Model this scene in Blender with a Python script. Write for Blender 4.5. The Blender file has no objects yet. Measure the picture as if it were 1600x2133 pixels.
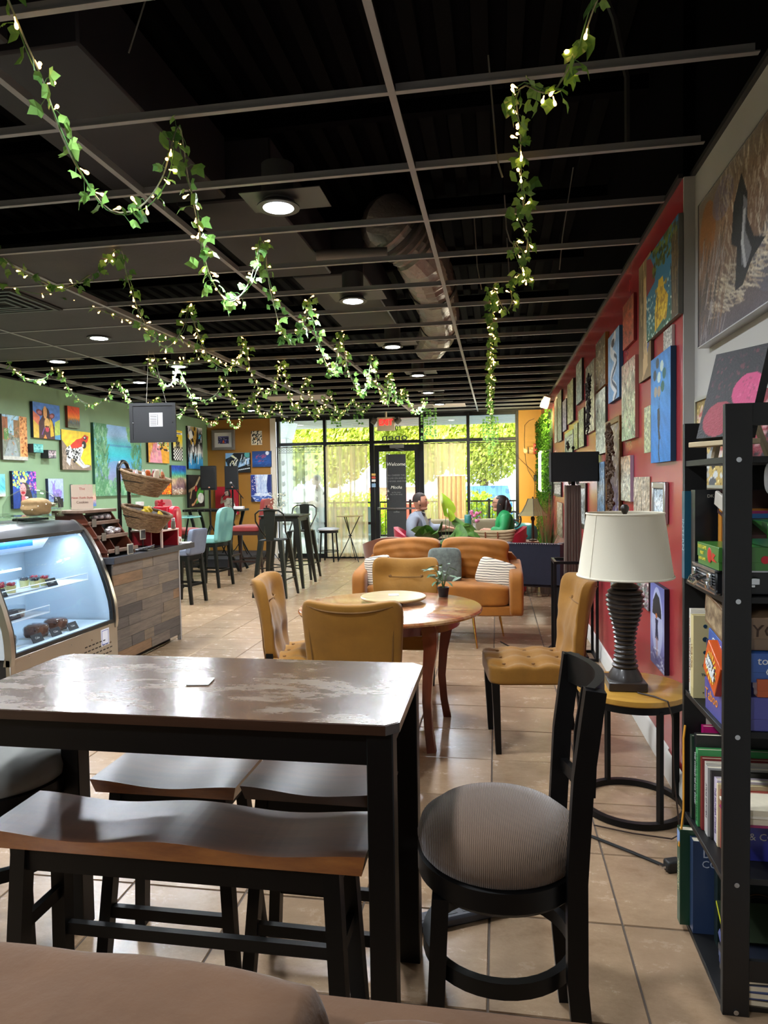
import bpy, bmesh, math, random
import numpy as np
from math import sin, cos, pi, radians as rad
from mathutils import Vector, Matrix, Euler
# ---------------------------------------------------------------- camera, sky, exposure
SC = bpy.context.scene
COL = SC.collection
H = 1.5            # eye height
CZ = 2.87          # suspended ceiling height
FY = 13.5          # shop front
RX = 0.85          # red wall
GX = 0.90          # grey wall near the camera
LX = -5.95         # green wall
CAMP = (1423.0, .16443, -.041617, -.016404)   # focal length (px of a 1600 px wide frame), yaw, pitch, roll
def _basis():
    f, ya, pt, ro = CAMP
    F = Vector((-sin(ya)*cos(pt), cos(ya)*cos(pt), sin(pt)))
    r0 = Vector((cos(ya), sin(ya), 0)); u0 = r0.cross(F)
    return F, cos(ro)*r0 + sin(ro)*u0, -sin(ro)*r0 + cos(ro)*u0
FW, RT, UP = _basis()
cd = bpy.data.cameras.new('camera'); cam = bpy.data.objects.new('camera', cd); COL.objects.link(cam)
cd.sensor_fit = 'HORIZONTAL'; cd.sensor_width = 36.0; cd.lens = CAMP[0]/1600*36.0
cd.clip_start = .05; cd.clip_end = 300
m3 = Matrix((RT, UP, -FW)).transposed()
cam.matrix_world = Matrix.Translation((0, 0, H)) @ m3.to_4x4()
SC.camera = cam
def _ray(px, py): return FW + RT*((px-800)/CAMP[0]) - UP*((py-1066.5)/CAMP[0])
def onY(px, py, Y): d = _ray(px, py); return Vector((0, 0, H)) + d*(Y/d.y)     # the point of depth Y seen at a pixel
def onX(px, py, X): d = _ray(px, py); return Vector((0, 0, H)) + d*(X/d.x)
def onZ(px, py, Z): d = _ray(px, py); return Vector((0, 0, H)) + d*((Z-H)/d.z)
SC.view_settings.view_transform = 'Standard'; SC.view_settings.look = 'None'
SC.view_settings.gamma = 1; SC.view_settings.use_curve_mapping = False
SC.view_settings.exposure = 0.75
wd = bpy.data.worlds.new('world'); SC.world = wd; wd.use_nodes = True
bg = wd.node_tree.nodes['Background']; bg.inputs[0].default_value = (.72, .84, 1, 1); bg.inputs[1].default_value = 5.0
def light(name, kind, loc, energy, color=(1, 1, 1), rot=(0, 0, 0), **kw):
    l = bpy.data.lights.new(name, kind); l.energy = energy; l.color = color
    for k, v in kw.items(): setattr(l, k, v)
    o = bpy.data.objects.new(name, l); o.location = loc; o.rotation_euler = rot; COL.objects.link(o); return o
light('sun', 'SUN', (0, 0, 20), 18.0, (1, .95, .84), (rad(38), 0, rad(-20)), angle=rad(1))
random.seed(7)
# ---------------------------------------------------------------- colours and materials
def lin(c):
    if isinstance(c, str):
        c = c.lstrip('#'); c = tuple(int(c[i:i+2], 16)/255 for i in (0, 2, 4))
    return tuple(x/12.92 if x <= .04045 else ((x+.055)/1.055)**2.4 for x in c)
MATS = {}
def mat(name, col='#808080', rough=.6, metal=0, spec=.5, var=0, vs=8, stretch=(1, 1, 1), col2=None, bump=0, bs=60, emit=None, es=1, rnd=0, alpha=1, trans=0, sheen=0, coat=0, objc=True):
    if name in MATS: return MATS[name]
    m = bpy.data.materials.new(name); m.use_nodes = True; MATS[name] = m
    nt = m.node_tree; N = nt.nodes; L = nt.links; b = N['Principled BSDF']
    c = (*lin(col), 1); b.inputs['Base Color'].default_value = c
    b.inputs['Roughness'].default_value = rough; b.inputs['Metallic'].default_value = metal
    b.inputs['Specular IOR Level'].default_value = spec
    if coat: b.inputs['Coat Weight'].default_value = coat; b.inputs['Coat Roughness'].default_value = .12
    if sheen: b.inputs['Sheen Weight'].default_value = sheen; b.inputs['Sheen Roughness'].default_value = .4
    if alpha < 1: b.inputs['Alpha'].default_value = alpha
    if trans: b.inputs['Transmission Weight'].default_value = trans
    out = None
    if var or col2 or bump:
        tc = N.new('ShaderNodeTexCoord'); mp = N.new('ShaderNodeMapping'); mp.inputs['Scale'].default_value = stretch
        L.new(tc.outputs['Object' if objc else 'Generated'], mp.inputs[0])
        vec = mp.outputs[0]
        if rnd:
            oi = N.new('ShaderNodeObjectInfo'); ad = N.new('ShaderNodeVectorMath'); ad.operation = 'ADD'
            cm = N.new('ShaderNodeMath'); cm.operation = 'MULTIPLY'; cm.inputs[1].default_value = 37; L.new(oi.outputs['Random'], cm.inputs[0])
            L.new(vec, ad.inputs[0]); L.new(cm.outputs[0], ad.inputs[1]); vec = ad.outputs[0]
    if var or col2:
        nz = N.new('ShaderNodeTexNoise'); nz.inputs['Scale'].default_value = vs; nz.inputs['Detail'].default_value = 6; nz.inputs['Roughness'].default_value = .65
        L.new(vec, nz.inputs['Vector'])
        rp = N.new('ShaderNodeValToRGB'); rp.color_ramp.elements[0].position = .3; rp.color_ramp.elements[1].position = .7
        if col2: c0, c1 = lin(col), lin(col2)
        else: a = lin(col); c0 = tuple(x*(1-var) for x in a); c1 = tuple(min(1, x*(1+var)) for x in a)
        rp.color_ramp.elements[0].color = (*c0, 1); rp.color_ramp.elements[1].color = (*c1, 1)
        L.new(nz.outputs[0], rp.inputs[0]); out = rp.outputs[0]
    if rnd:
        oi = N.new('ShaderNodeObjectInfo'); hs = N.new('ShaderNodeHueSaturation'); mr = N.new('ShaderNodeMapRange')
        mr.inputs[3].default_value = 1-rnd; mr.inputs[4].default_value = 1+rnd
        L.new(oi.outputs['Random'], mr.inputs[0]); L.new(mr.outputs[0], hs.inputs['Value'])
        if out: L.new(out, hs.inputs['Color'])
        else: hs.inputs['Color'].default_value = c
        out = hs.outputs[0]
    if out: L.new(out, b.inputs['Base Color'])
    if bump:
        nb = N.new('ShaderNodeTexNoise'); nb.inputs['Scale'].default_value = bs; nb.inputs['Detail'].default_value = 4
        L.new(vec, nb.inputs['Vector']); bp = N.new('ShaderNodeBump'); bp.inputs['Strength'].default_value = bump; bp.inputs['Distance'].default_value = .01
        L.new(nb.outputs[0], bp.inputs['Height']); L.new(bp.outputs[0], b.inputs['Normal'])
    if emit:
        b.inputs['Emission Color'].default_value = (*lin(emit), 1); b.inputs['Emission Strength'].default_value = es
    return m
def attr_mat(name='painted canvas', rough=.55, bump=.25):
    if name in MATS: return MATS[name]
    m = mat(name, '#808080', rough, bump=bump, bs=180)
    a = m.node_tree.nodes.new('ShaderNodeAttribute'); a.attribute_name = 'Col'
    m.node_tree.links.new(a.outputs['Color'], m.node_tree.nodes['Principled BSDF'].inputs['Base Color']); return m
def glass_mat(name, tint='#ffffff', refl=.12, rough=.02):
    if name in MATS: return MATS[name]
    m = bpy.data.materials.new(name); m.use_nodes = True; MATS[name] = m; nt = m.node_tree; N = nt.nodes; L = nt.links
    N.remove(N['Principled BSDF']); t = N.new('ShaderNodeBsdfTransparent'); t.inputs[0].default_value = (*lin(tint), 1)
    g = N.new('ShaderNodeBsdfGlossy'); g.inputs['Roughness'].default_value = rough
    fr = N.new('ShaderNodeLayerWeight'); fr.inputs[0].default_value = .5; mx = N.new('ShaderNodeMixShader')
    pw = N.new('ShaderNodeMath'); pw.operation = 'POWER'; pw.inputs[1].default_value = 4; L.new(fr.outputs['Facing'], pw.inputs[0])
    ad = N.new('ShaderNodeMath'); ad.operation = 'MULTIPLY_ADD'; ad.inputs[1].default_value = .6; ad.inputs[2].default_value = refl*.5; ad.use_clamp = True
    L.new(pw.outputs[0], ad.inputs[0]); L.new(ad.outputs[0], mx.inputs[0]); L.new(t.outputs[0], mx.inputs[1]); L.new(g.outputs[0], mx.inputs[2])
    L.new(mx.outputs[0], N['Material Output'].inputs[0]); return m
def sheer_mat(name, col, opac=.5, stripes=60):
    if name in MATS: return MATS[name]
    m = bpy.data.materials.new(name); m.use_nodes = True; MATS[name] = m; nt = m.node_tree; N = nt.nodes; L = nt.links
    N.remove(N['Principled BSDF']); t = N.new('ShaderNodeBsdfTransparent'); d = N.new('ShaderNodeBsdfDiffuse'); tr = N.new('ShaderNodeBsdfTranslucent')
    for x in (d, tr): x.inputs[0].default_value = (*lin(col), 1)
    m1 = N.new('ShaderNodeMixShader'); m1.inputs[0].default_value = .6; L.new(d.outputs[0], m1.inputs[1]); L.new(tr.outputs[0], m1.inputs[2])
    tc = N.new('ShaderNodeTexCoord'); mp = N.new('ShaderNodeMapping'); mp.inputs['Scale'].default_value = (stripes, 1, .6); L.new(tc.outputs['Object'], mp.inputs[0])
    nz = N.new('ShaderNodeTexNoise'); nz.inputs['Scale'].default_value = .5; nz.inputs['Detail'].default_value = 2; L.new(mp.outputs[0], nz.inputs[0])
    mr = N.new('ShaderNodeMapRange'); mr.inputs[1].default_value = .3; mr.inputs[2].default_value = .7; mr.inputs[3].default_value = opac*.65; mr.inputs[4].default_value = min(1, opac*1.35)
    L.new(nz.outputs[0], mr.inputs[0]); mx = N.new('ShaderNodeMixShader'); L.new(mr.outputs[0], mx.inputs[0]); L.new(t.outputs[0], mx.inputs[1]); L.new(m1.outputs[0], mx.inputs[2])
    L.new(mx.outputs[0], N['Material Output'].inputs[0]); return m
# ---------------------------------------------------------------- mesh builder
def T(x=0, y=0, z=0, rx=0, ry=0, rz=0, s=1):
    return Matrix.Translation((x, y, z)) @ Euler((rx, ry, rz)).to_matrix().to_4x4() @ Matrix.Diagonal((*( (s,)*3 if not isinstance(s, tuple) else s), 1))
class MB:
    def __init__(s, M=None): s.b = bmesh.new(); s.M = M
    def _fin(s, vs, M):
        for X in (M, s.M):
            if X is not None:
                for v in vs: v.co = X @ v.co
        return vs
    def box(s, x0, y0, z0, x1, y1, z1, bev=0, M=None, seg=1):
        b = s.b; r = bmesh.ops.create_cube(b, size=1); vs = r['verts']
        for v in vs: v.co = Vector(((x0+x1)/2+v.co.x*(x1-x0), (y0+y1)/2+v.co.y*(y1-y0), (z0+z1)/2+v.co.z*(z1-z0)))
        if bev:
            es = list({e for v in vs for e in v.link_edges}); o = set(b.verts)-set(vs)
            bmesh.ops.bevel(b, geom=es, offset=bev, segments=seg, affect='EDGES', profile=.5); vs = [v for v in b.verts if v not in o]
        s._fin(vs, M); return s
    def faces(s, co, fs, M=None):
        vs = [s.b.verts.new(c) for c in co]
        for f in fs:
            try: s.b.faces.new([vs[i] for i in f])
            except ValueError: pass
        s._fin(vs, M); return s
    def cyl(s, p0, p1, r0, r1=None, n=12, M=None): return s.tube([p0, p1], [r0, r0 if r1 is None else r1], n, M=M)
    def tube(s, pts, r, n=8, closed=False, M=None, sq=None, cap=True):
        pts = [Vector(p) for p in pts]; k = len(pts); rs = r if isinstance(r, (list, tuple)) else [r]*k
        co = []; up = None
        for i, p in enumerate(pts):
            a = pts[(i-1) % k] if (closed or i > 0) else p; c = pts[(i+1) % k] if (closed or i < k-1) else p
            d = (c-a).normalized()
            if up is None:
                up = Vector((0, 0, 1)) if abs(d.z) < .9 else Vector((0, 1, 0))
            x = d.cross(up)
            if x.length < 1e-4: x = d.cross(Vector((1, 0, 0)))
            x.normalize(); y = x.cross(d).normalized(); up = y
            for j in range(n):
                if sq: ax, ay = sq; q = [(-1, -1), (1, -1), (1, 1), (-1, 1)][j]; co.append(p+x*ax*q[0]*rs[i]+y*ay*q[1]*rs[i])
                else: t = 2*pi*j/n; co.append(p+x*cos(t)*rs[i]+y*sin(t)*rs[i])
        fs = []
        for i in range(k if closed else k-1):
            i2 = (i+1) % k
            for j in range(n): fs.append((i*n+j, i*n+(j+1) % n, i2*n+(j+1) % n, i2*n+j))
        if not closed and cap: fs += [tuple(range(n-1, -1, -1)), tuple((k-1)*n+j for j in range(n))]
        return s.faces(co, fs, M)
    def bar(s, pts, w, h, M=None, closed=False): return s.tube(pts, 1.0, 4, closed, M, sq=(w/2, h/2))
    def lathe(s, prof, c=(0, 0, 0), n=24, M=None):
        co = []; fs = []; m = len(prof)
        for r, z in prof:
            for j in range(n): t = 2*pi*j/n; co.append((c[0]+r*cos(t), c[1]+r*sin(t), c[2]+z))
        for i in range(m-1):
            for j in range(n): fs.append((i*n+j, i*n+(j+1) % n, (i+1)*n+(j+1) % n, (i+1)*n+j))
        if prof[0][0] > 1e-4: fs.append(tuple(range(n-1, -1, -1)))
        if prof[-1][0] > 1e-4: fs.append(tuple((m-1)*n+j for j in range(n)))
        return s.faces(co, fs, M)
    def prism(s, poly, ax, a0, a1, M=None):
        n = len(poly); f = {'x': lambda u, v, a: (a, u, v), 'y': lambda u, v, a: (u, a, v), 'z': lambda u, v, a: (u, v, a)}[ax]
        co = [f(u, v, a0) for u, v in poly]+[f(u, v, a1) for u, v in poly]
        return s.faces(co, [tuple(range(n-1, -1, -1)), tuple(range(n, 2*n))]+[(i, (i+1) % n, n+(i+1) % n, n+i) for i in range(n)], M)
    def soft(s, c, d, e=5, res=8, fn=None, M=None):
        b2 = bmesh.new(); bmesh.ops.create_cube(b2, size=2); bmesh.ops.subdivide_edges(b2, edges=b2.edges[:], cuts=res, use_grid_fill=True)
        co = []; ix = {}
        for i, v in enumerate(b2.verts):
            p = v.co; k = (abs(p.x)**e+abs(p.y)**e+abs(p.z)**e)**(1/e); q = p/k
            o = Vector((0, 0, 0)) if fn is None else Vector(fn(q))
            co.append((c[0]+q.x*d[0]/2+o.x, c[1]+q.y*d[1]/2+o.y, c[2]+q.z*d[2]/2+o.z)); ix[v] = i
        fs = [tuple(ix[v] for v in f.verts) for f in b2.faces]; b2.free()
        return s.faces(co, fs, M)
    def sph(s, c, r, n=10, M=None):
        r = r if isinstance(r, tuple) else (r,)*3
        pr = [(sin(pi*i/n), -cos(pi*i/n)) for i in range(n+1)]
        co0 = Matrix.Translation(c) @ Matrix.Diagonal((*r, 1))
        return s.lathe([(max(a, 0), z) for a, z in pr], (0, 0, 0), max(6, n+2), co0 if M is None else M @ co0)
    def grid(s, fn, nu, nv, M=None):
        co = [fn(i/nu, j/nv) for j in range(nv+1) for i in range(nu+1)]
        return s.faces(co, [(j*(nu+1)+i, j*(nu+1)+i+1, (j+1)*(nu+1)+i+1, (j+1)*(nu+1)+i) for j in range(nv) for i in range(nu)], M)
    def mesh(s, name, mats, ang=38):
        b = s.b; bmesh.ops.remove_doubles(b, verts=b.verts, dist=1e-5); bmesh.ops.recalc_face_normals(b, faces=b.faces)
        a = rad(ang)
        for f in b.faces: f.smooth = True
        for e in b.edges:
            e.smooth = not (len(e.link_faces) != 2 or e.calc_face_angle(0) > a)
        me = bpy.data.meshes.new(name); b.to_mesh(me); b.free()
        for m in (mats if isinstance(mats, (list, tuple)) else [mats]): me.materials.append(m)
        return me
LOC = {}
def _props(o, label=None, cat=None, group=None, kind=None):
    for k, v in (('label', label), ('category', cat), ('group', group), ('kind', kind)):
        if v: o[k] = v
    return o
def thing(name, label, cat, loc=(0, 0, 0), rz=0, group=None, kind=None):
    o = bpy.data.objects.new(name, None); o.empty_display_size = .1; COL.objects.link(o); o.location = loc; o.rotation_euler = (0, 0, rz)
    LOC[o] = Matrix.Translation(loc) @ Matrix.Rotation(rz, 4, 'Z')
    return _props(o, label, cat, group, kind)
def obj(name, mb, m, parent=None, W=False, label=None, cat=None, group=None, kind=None, loc=None, rz=0, ang=38):
    me = mb.mesh(name, m, ang) if isinstance(mb, MB) else mb
    if W and parent is not None: me.transform(LOC[parent].inverted())
    o = bpy.data.objects.new(name, me); COL.objects.link(o)
    if parent is not None: o.parent = parent; LOC[o] = LOC[parent]
    elif loc is None and me.vertices:
        n = len(me.vertices); a = np.empty(n*3); me.vertices.foreach_get('co', a); a = a.reshape(-1, 3)
        c = (a.min(0)+a.max(0))/2; c[2] = a[:, 2].min(); me.transform(Matrix.Translation(-Vector(c))); o.location = c
    if loc is not None: o.location = loc; o.rotation_euler = (0, 0, rz)
    if parent is None: LOC[o] = Matrix.Translation(o.location) @ Matrix.Rotation(rz, 4, 'Z')
    return _props(o, label, cat, group, kind)
def dup(root, loc, rz=None, label=None, group=None, name=None):
    def cp(o, par):
        c = o.copy(); COL.objects.link(c); c.parent = par
        for ch in kids.get(o, []): cp(ch, c)
        return c
    kids = {}
    for o in bpy.data.objects:
        if o.parent: kids.setdefault(o.parent, []).append(o)
    r = cp(root, None); r.location = loc
    if rz is not None: r.rotation_euler = (0, 0, rz)
    if label: r['label'] = label
    if group: r['group'] = group
    return r
def text(s, size, m, parent=None, M=None, W=False, ext=.0008, align='CENTER', shear=0, name='lettering', bold=0, sx=1):
    cu = bpy.data.curves.new('t', 'FONT'); cu.body = s; cu.size = size; cu.extrude = ext; cu.align_x = align; cu.align_y = 'CENTER'; cu.shear = shear; cu.offset = bold; cu.resolution_u = 2
    o = bpy.data.objects.new('t', cu); COL.objects.link(o); dg = bpy.context.evaluated_depsgraph_get()
    me = bpy.data.meshes.new_from_object(o.evaluated_get(dg)); bpy.data.objects.remove(o); bpy.data.curves.remove(cu)
    me.name = name; me.materials.clear(); me.materials.append(m)
    me.transform(Matrix.Diagonal((sx, 1, 1, 1)))
    if M is not None: me.transform(M)
    return obj(name, me, m, parent, W=W)
# text planes: local x right, y up, facing +z ; these turn it to face a direction
def face_ny(x, y, z): return T(x, y, z, rx=pi/2)                                   # readable by someone looking along +Y
def face_nx(x, y, z): return Matrix.Translation((x, y, z)) @ Matrix.Rotation(-pi/2, 4, 'Z') @ Matrix.Rotation(pi/2, 4, 'X')
def face_px(x, y, z): return Matrix.Translation((x, y, z)) @ Matrix.Rotation(pi/2, 4, 'Z') @ Matrix.Rotation(pi/2, 4, 'X')
# ---------------------------------------------------------------- painted canvases (flat print as vertex colours)
class Art:
    def __init__(s, u, v, bg, seed=0):
        s.u, s.v = u, v; s.c = np.tile(np.array(s._c(bg)), (len(u), 1)).astype(float); s.r = np.random.RandomState(seed)
    def _c(s, c):
        if isinstance(c, str): c = c.lstrip('#'); return tuple(int(c[i:i+2], 16)/255 for i in (0, 2, 4))
        return c
    def put(s, m, c, a=1): m = np.clip(m.astype(float), 0, 1)[:, None]*a; s.c = s.c*(1-m)+np.array(s._c(c))*m; return s
    def grad(s, cs, ax='v'):
        t = s.v if ax == 'v' else s.u; cs = np.array([s._c(c) for c in cs]); k = np.linspace(0, 1, len(cs))
        s.c = np.stack([np.interp(t, k, cs[:, i]) for i in range(3)], 1); return s
    def ell(s, x, y, rx, ry, c, rot=0, a=1):
        dx, dy = s.u-x, s.v-y; p = dx*cos(rot)+dy*sin(rot); q = -dx*sin(rot)+dy*cos(rot)
        return s.put((p/rx)**2+(q/ry)**2 < 1, c, a)
    def rect(s, x0, y0, x1, y1, c, a=1): return s.put((s.u > x0) & (s.u < x1) & (s.v > y0) & (s.v < y1), c, a)
    def poly(s, P, c, a=1):
        ins = np.zeros(len(s.u), bool); n = len(P)
        for i in range(n):
            (x0, y0), (x1, y1) = P[i], P[(i+1) % n]
            if y0 == y1: continue
            ins ^= ((y0 > s.v) != (y1 > s.v)) & (s.u < (x1-x0)*(s.v-y0)/(y1-y0)+x0)
        return s.put(ins, c, a)
    def line(s, P, w, c, a=1):
        m = np.zeros(len(s.u), bool)
        for (x0, y0), (x1, y1) in zip(P, P[1:]):
            dx, dy = x1-x0, y1-y0; L = dx*dx+dy*dy+1e-9; t = np.clip(((s.u-x0)*dx+(s.v-y0)*dy)/L, 0, 1)
            m |= (s.u-x0-t*dx)**2+(s.v-y0-t*dy)**2 < w*w
        return s.put(m, c, a)
    def dots(s, n, r, cs, box=(0, 0, 1, 1), a=1):
        for i in range(n):
            s.ell(s.r.uniform(box[0], box[2]), s.r.uniform(box[1], box[3]), r*s.r.uniform(.5, 1.3), r*s.r.uniform(.5, 1.3), cs[i % len(cs)], s.r.uniform(0, 3), a)
        return s
    def strokes(s, n, L, w, cs, box=(0, 0, 1, 1), ang=(0, 3.14), a=.8):
        for i in range(n):
            x, y, t = s.r.uniform(box[0], box[2]), s.r.uniform(box[1], box[3]), s.r.uniform(*ang); l = L*s.r.uniform(.4, 1)
            s.line([(x, y), (x+l*cos(t), y+l*sin(t))], w, cs[i % len(cs)], a)
        return s
    def noise(s, amt=.06, k=7):
        n = np.zeros(len(s.u))
        for i in range(5):
            a, b, p = s.r.uniform(-1, 1)*k*6, s.r.uniform(-1, 1)*k*6, s.r.uniform(0, 6); n += np.sin(a*s.u+b*s.v+p+2*np.sin(s.u*k+s.v*k*1.3+p))
        s.c = np.clip(s.c*(1+amt*n[:, None]/2.2)+s.r.normal(0, amt*.35, (len(s.u), 1)), 0, 1); return s
def art_mesh(name, w, h, t, fn, side, nx=36, ny=48, seed=0, mats=None):
    """canvas of w x h x t, back at local y=0, front at y=-t, centred on x, z from 0"""
    gx = np.linspace(0, 1, nx+1); gy = np.linspace(0, 1, ny+1); U, Vv = np.meshgrid(gx, gy); u = U.ravel(); v = Vv.ravel()
    A = Art(u, v, '#888888', seed); fn(A); c = np.clip(A.c, 0, 1); c = np.where(c <= .04045, c/12.92, ((c+.055)/1.055)**2.4)
    n = len(u); co = np.stack([(u-.5)*w, np.full(n, -t), v*h], 1).tolist()
    fs = [(j*(nx+1)+i, j*(nx+1)+i+1, (j+1)*(nx+1)+i+1, (j+1)*(nx+1)+i) for j in range(ny) for i in range(nx)]; nf = len(fs)
    y0 = -t; k = n; co += [(-w/2, y0, 0), (w/2, y0, 0), (w/2, y0, h), (-w/2, y0, h), (-w/2, 0, 0), (w/2, 0, 0), (w/2, 0, h), (-w/2, 0, h)]
    fs += [(k, k+4, k+5, k+1), (k+1, k+5, k+6, k+2), (k+2, k+6, k+7, k+3), (k+3, k+7, k+4, k), (k+4, k+7, k+6, k+5)]
    me = bpy.data.meshes.new(name); me.from_pydata(co, [], fs); me.materials.append(attr_mat()); me.materials.append(side)
    idx = np.zeros(len(fs), np.int32); idx[nf:] = 1; me.polygons.foreach_set('material_index', idx)
    at = me.color_attributes.new('Col', 'FLOAT_COLOR', 'POINT'); buf = np.ones((len(co), 4), np.float32); buf[:n, :3] = c; buf[n:, :3] = .5
    at.data.foreach_set('color', buf.ravel()); me.update(); return me
WALLS = {'r': (-pi/2, 0), 'g': (pi/2, 0), 'f': (0, 0)}
def painting(wall, xl, xr, yt, yb, fn, label, t=.035, side='#3a3436', at='l', frame=None, fw=.03, seed=0, nx=36, ny=48, name='painting', tilt=0, yr=None, cat='painting', group=None, plane=None, mount=None):
    if wall == 'r': t *= .42
    """hang a canvas whose face spans the pixels xl..xr; yt and yb are read at its left or right edge"""
    if wall == 'f':
        Y = (plane or FY)-t-.002; a, b = onY(xl, yt, Y), onY(xl, yb, Y); c = onY(xr, yt, Y); w = c.x-a.x; z0, z1 = b.z, a.z; loc = ((a.x+c.x)/2, Y+t, z0)
    else:
        X = (plane or RX)-t-.002 if wall == 'r' else (plane or LX)+t+.002
        e = xl if at == 'l' else xr; a, b = onX(e, yt, X), onX(e, yb, X); z0, z1 = b.z, a.z
        ya, yb2 = onX(xl, (yt+yb)/2, X).y, onX(xr, (yt+yb)/2, X).y; w = abs(ya-yb2); loc = (X+t if wall == 'r' else X-t, (ya+yb2)/2, z0)
    h = z1-z0; rz = WALLS[wall][0]; sm = mat('canvas side '+side, side, .7)
    if frame is None and mount is None:
        o = obj(name, art_mesh(name, w, h, t, fn, sm, nx, ny, seed), None, loc=loc, rz=rz, label=label, cat=cat, group=group)
        return o
    o = thing(name, label, cat, loc, rz, group); fm = frame or mat('frame black', '#141414', .4)
    mb = MB()
    for q in ((-w/2, 0, -w/2+fw, h), (w/2-fw, 0, w/2, h), (-w/2+fw, 0, w/2-fw, fw), (-w/2+fw, h-fw, w/2-fw, h)): mb.box(q[0], -t, q[1], q[2], 0, q[3], .004)
    obj('frame', mb, fm, o); iw, ih = w-2*fw, h-2*fw
    if mount:
        mw = mount; obj('mount', MB().box(-iw/2, -t*.45, fw, iw/2, -.002, fw+ih), mat('mount white', '#e8e6e0', .8), o); iw -= 2*mw; ih -= 2*mw
        me = art_mesh('picture', iw, ih, .003, fn, sm, nx, ny, seed); me.transform(T(0, -t*.45-.001, fw+mw))
    else: me = art_mesh('picture', iw, ih, t*.4, fn, sm, nx, ny, seed); me.transform(T(0, -.002, fw))
    obj('picture', me, None, o); return o
# common materials
BLK = mat('black wood', '#080706', .4, spec=.3, var=.25, vs=3, stretch=(1, 1, .15))
BLKM = mat('black metal', '#0a0a0b', .45, .2, spec=.3)
CHR = mat('chrome', '#c9ccd0', .18, 1)
WHT = mat('white paint', '#dcdad4', .5)
INK = mat('ink black', '#101010', .6); INKW = mat('ink white', '#e8e8e4', .6); INKR = mat('ink red', '#a8322c', .6)
# ================================================================ ROOM
BACK = -3.2; DECK = 3.75
def struct(name, mb, m, parent=None, ang=38, loc=(0, 0, 0)): return obj(name, mb, m, parent, kind=None if parent else 'structure', loc=loc, ang=ang)
M_green = mat('green wall paint', '#829f7b', .5, var=.10, vs=1.2)
M_red = mat('red wall paint', '#a83a40', .24, spec=.6, var=.08, vs=1.5)
M_grey = mat('grey wall paint', '#b4b2ae', .55, var=.04, vs=2)
M_ochre = mat('ochre wall paint', '#a8752f', .5, var=.06, vs=1.5)
M_yel = mat('yellow ochre wall paint', '#d99a30', .5, var=.05, vs=1.5)
M_dark = mat('black deck paint', '#020206', .9, spec=.05, var=.3, vs=3)
M_grout = mat('grout', '#54483e', .85)
def tile_mat():
    m = mat('beige slate tile', '#7a5f46', .30, spec=.5, col2='#b89c7e', vs=3.2, stretch=(1, 1.6, 1), bump=.05, bs=14, rnd=.09); nt = m.node_tree
    b = nt.nodes['Principled BSDF']; N = nt.nodes; L = nt.links
    rp = [n for n in N if n.type == 'VALTORGB'][0]; rp.color_ramp.elements[0].position = .15; rp.color_ramp.elements[-1].position = .85; nn = [n for n in N if n.type == 'TEX_NOISE'][0]; nn.inputs['Roughness'].default_value = .8; nn.inputs['Scale'].default_value = 4.5; nn.inputs['Detail'].default_value = 9
    nz = [n for n in N if n.type == 'TEX_NOISE'][0]; mr = N.new('ShaderNodeMapRange'); mr.inputs[3].default_value = .25; mr.inputs[4].default_value = .29
    L.new(nz.outputs[0], mr.inputs[0]); L.new(mr.outputs[0], b.inputs['Roughness']); return m
M_tile = tile_mat()
floor = struct('floor', MB().box(LX-.1, BACK, -.12, GX+.1, FY+.1, -.004), M_grout)
TS = .445; g = .0022; hh = TS/2-g
co = [(-hh, -hh, -.006), (hh, -hh, -.006), (hh, hh, -.006), (-hh, hh, -.006)]; k = hh-.003; co += [(-k, -k, 0), (k, -k, 0), (k, k, 0), (-k, k, 0)]
tf = [(4, 5, 6, 7), (0, 1, 5, 4), (1, 2, 6, 5), (2, 3, 7, 6), (3, 0, 4, 7)]
tme = bpy.data.meshes.new('tile'); tme.from_pydata(co, [], tf); tme.materials.append(M_tile)
cells = []
for j in range(-8, 31):
    for i in range(-14, 3):
        x, y = -.04+TS*(i+.5), 2.785+TS*(j-4+.5)
        if LX-.1 < x < GX+.1 and BACK < y < FY: cells.append((y, x))
cells.sort(); vis = [c for c in cells if c[0] > 1.2 and c[1] > -.62*c[0]-.6]; near = set(vis[:298]); rest = MB()
for y, x in cells:
    if (y, x) in near:
        o = bpy.data.objects.new('tile', tme); COL.objects.link(o); o.parent = floor; o.location = (x, y, 0)
    else: rest.faces(co, tf, T(x, y, 0))
obj('floor_tile_field', rest, M_tile, floor, kind='stuff')
# walls
struct('wall_left', MB().box(LX-.12, BACK, 0, LX, FY+.1, CZ), M_green)
struct('wall_back', MB().box(LX, BACK-.12, 0, GX+.12, BACK, DECK), M_grey)
STEP = 3.36
struct('wall_right', MB().box(RX, STEP, 0, RX+.17, FY+.1, CZ), M_red)
struct('wall_right_near', MB().box(GX, BACK, 0, GX+.12, STEP, CZ), M_grey)
struct('wall_upper', MB().box(LX-.12, BACK, CZ, LX, FY+.1, DECK).box(RX, STEP, CZ, RX+.17, FY+.1, DECK).box(GX, BACK, CZ, GX+.12, STEP, DECK).box(LX, FY, CZ, -4.5, FY+.12, DECK).box(.42, FY, CZ, RX, FY+.12, DECK), M_dark)
w = struct('wall_return', MB().box(RX+.001, STEP-.012, 0, GX, STEP-.0005, CZ), M_grey)
struct('wall_front_left', MB().box(LX, FY, 0, -4.50, FY+.12, CZ), M_ochre)
struct('wall_front_right', MB().box(.42, FY, 0, RX, FY+.12, CZ), M_yel)
struct('wall_front_header', MB().box(-4.50, FY, 2.88, .42, FY+.12, DECK), M_dark)
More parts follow.
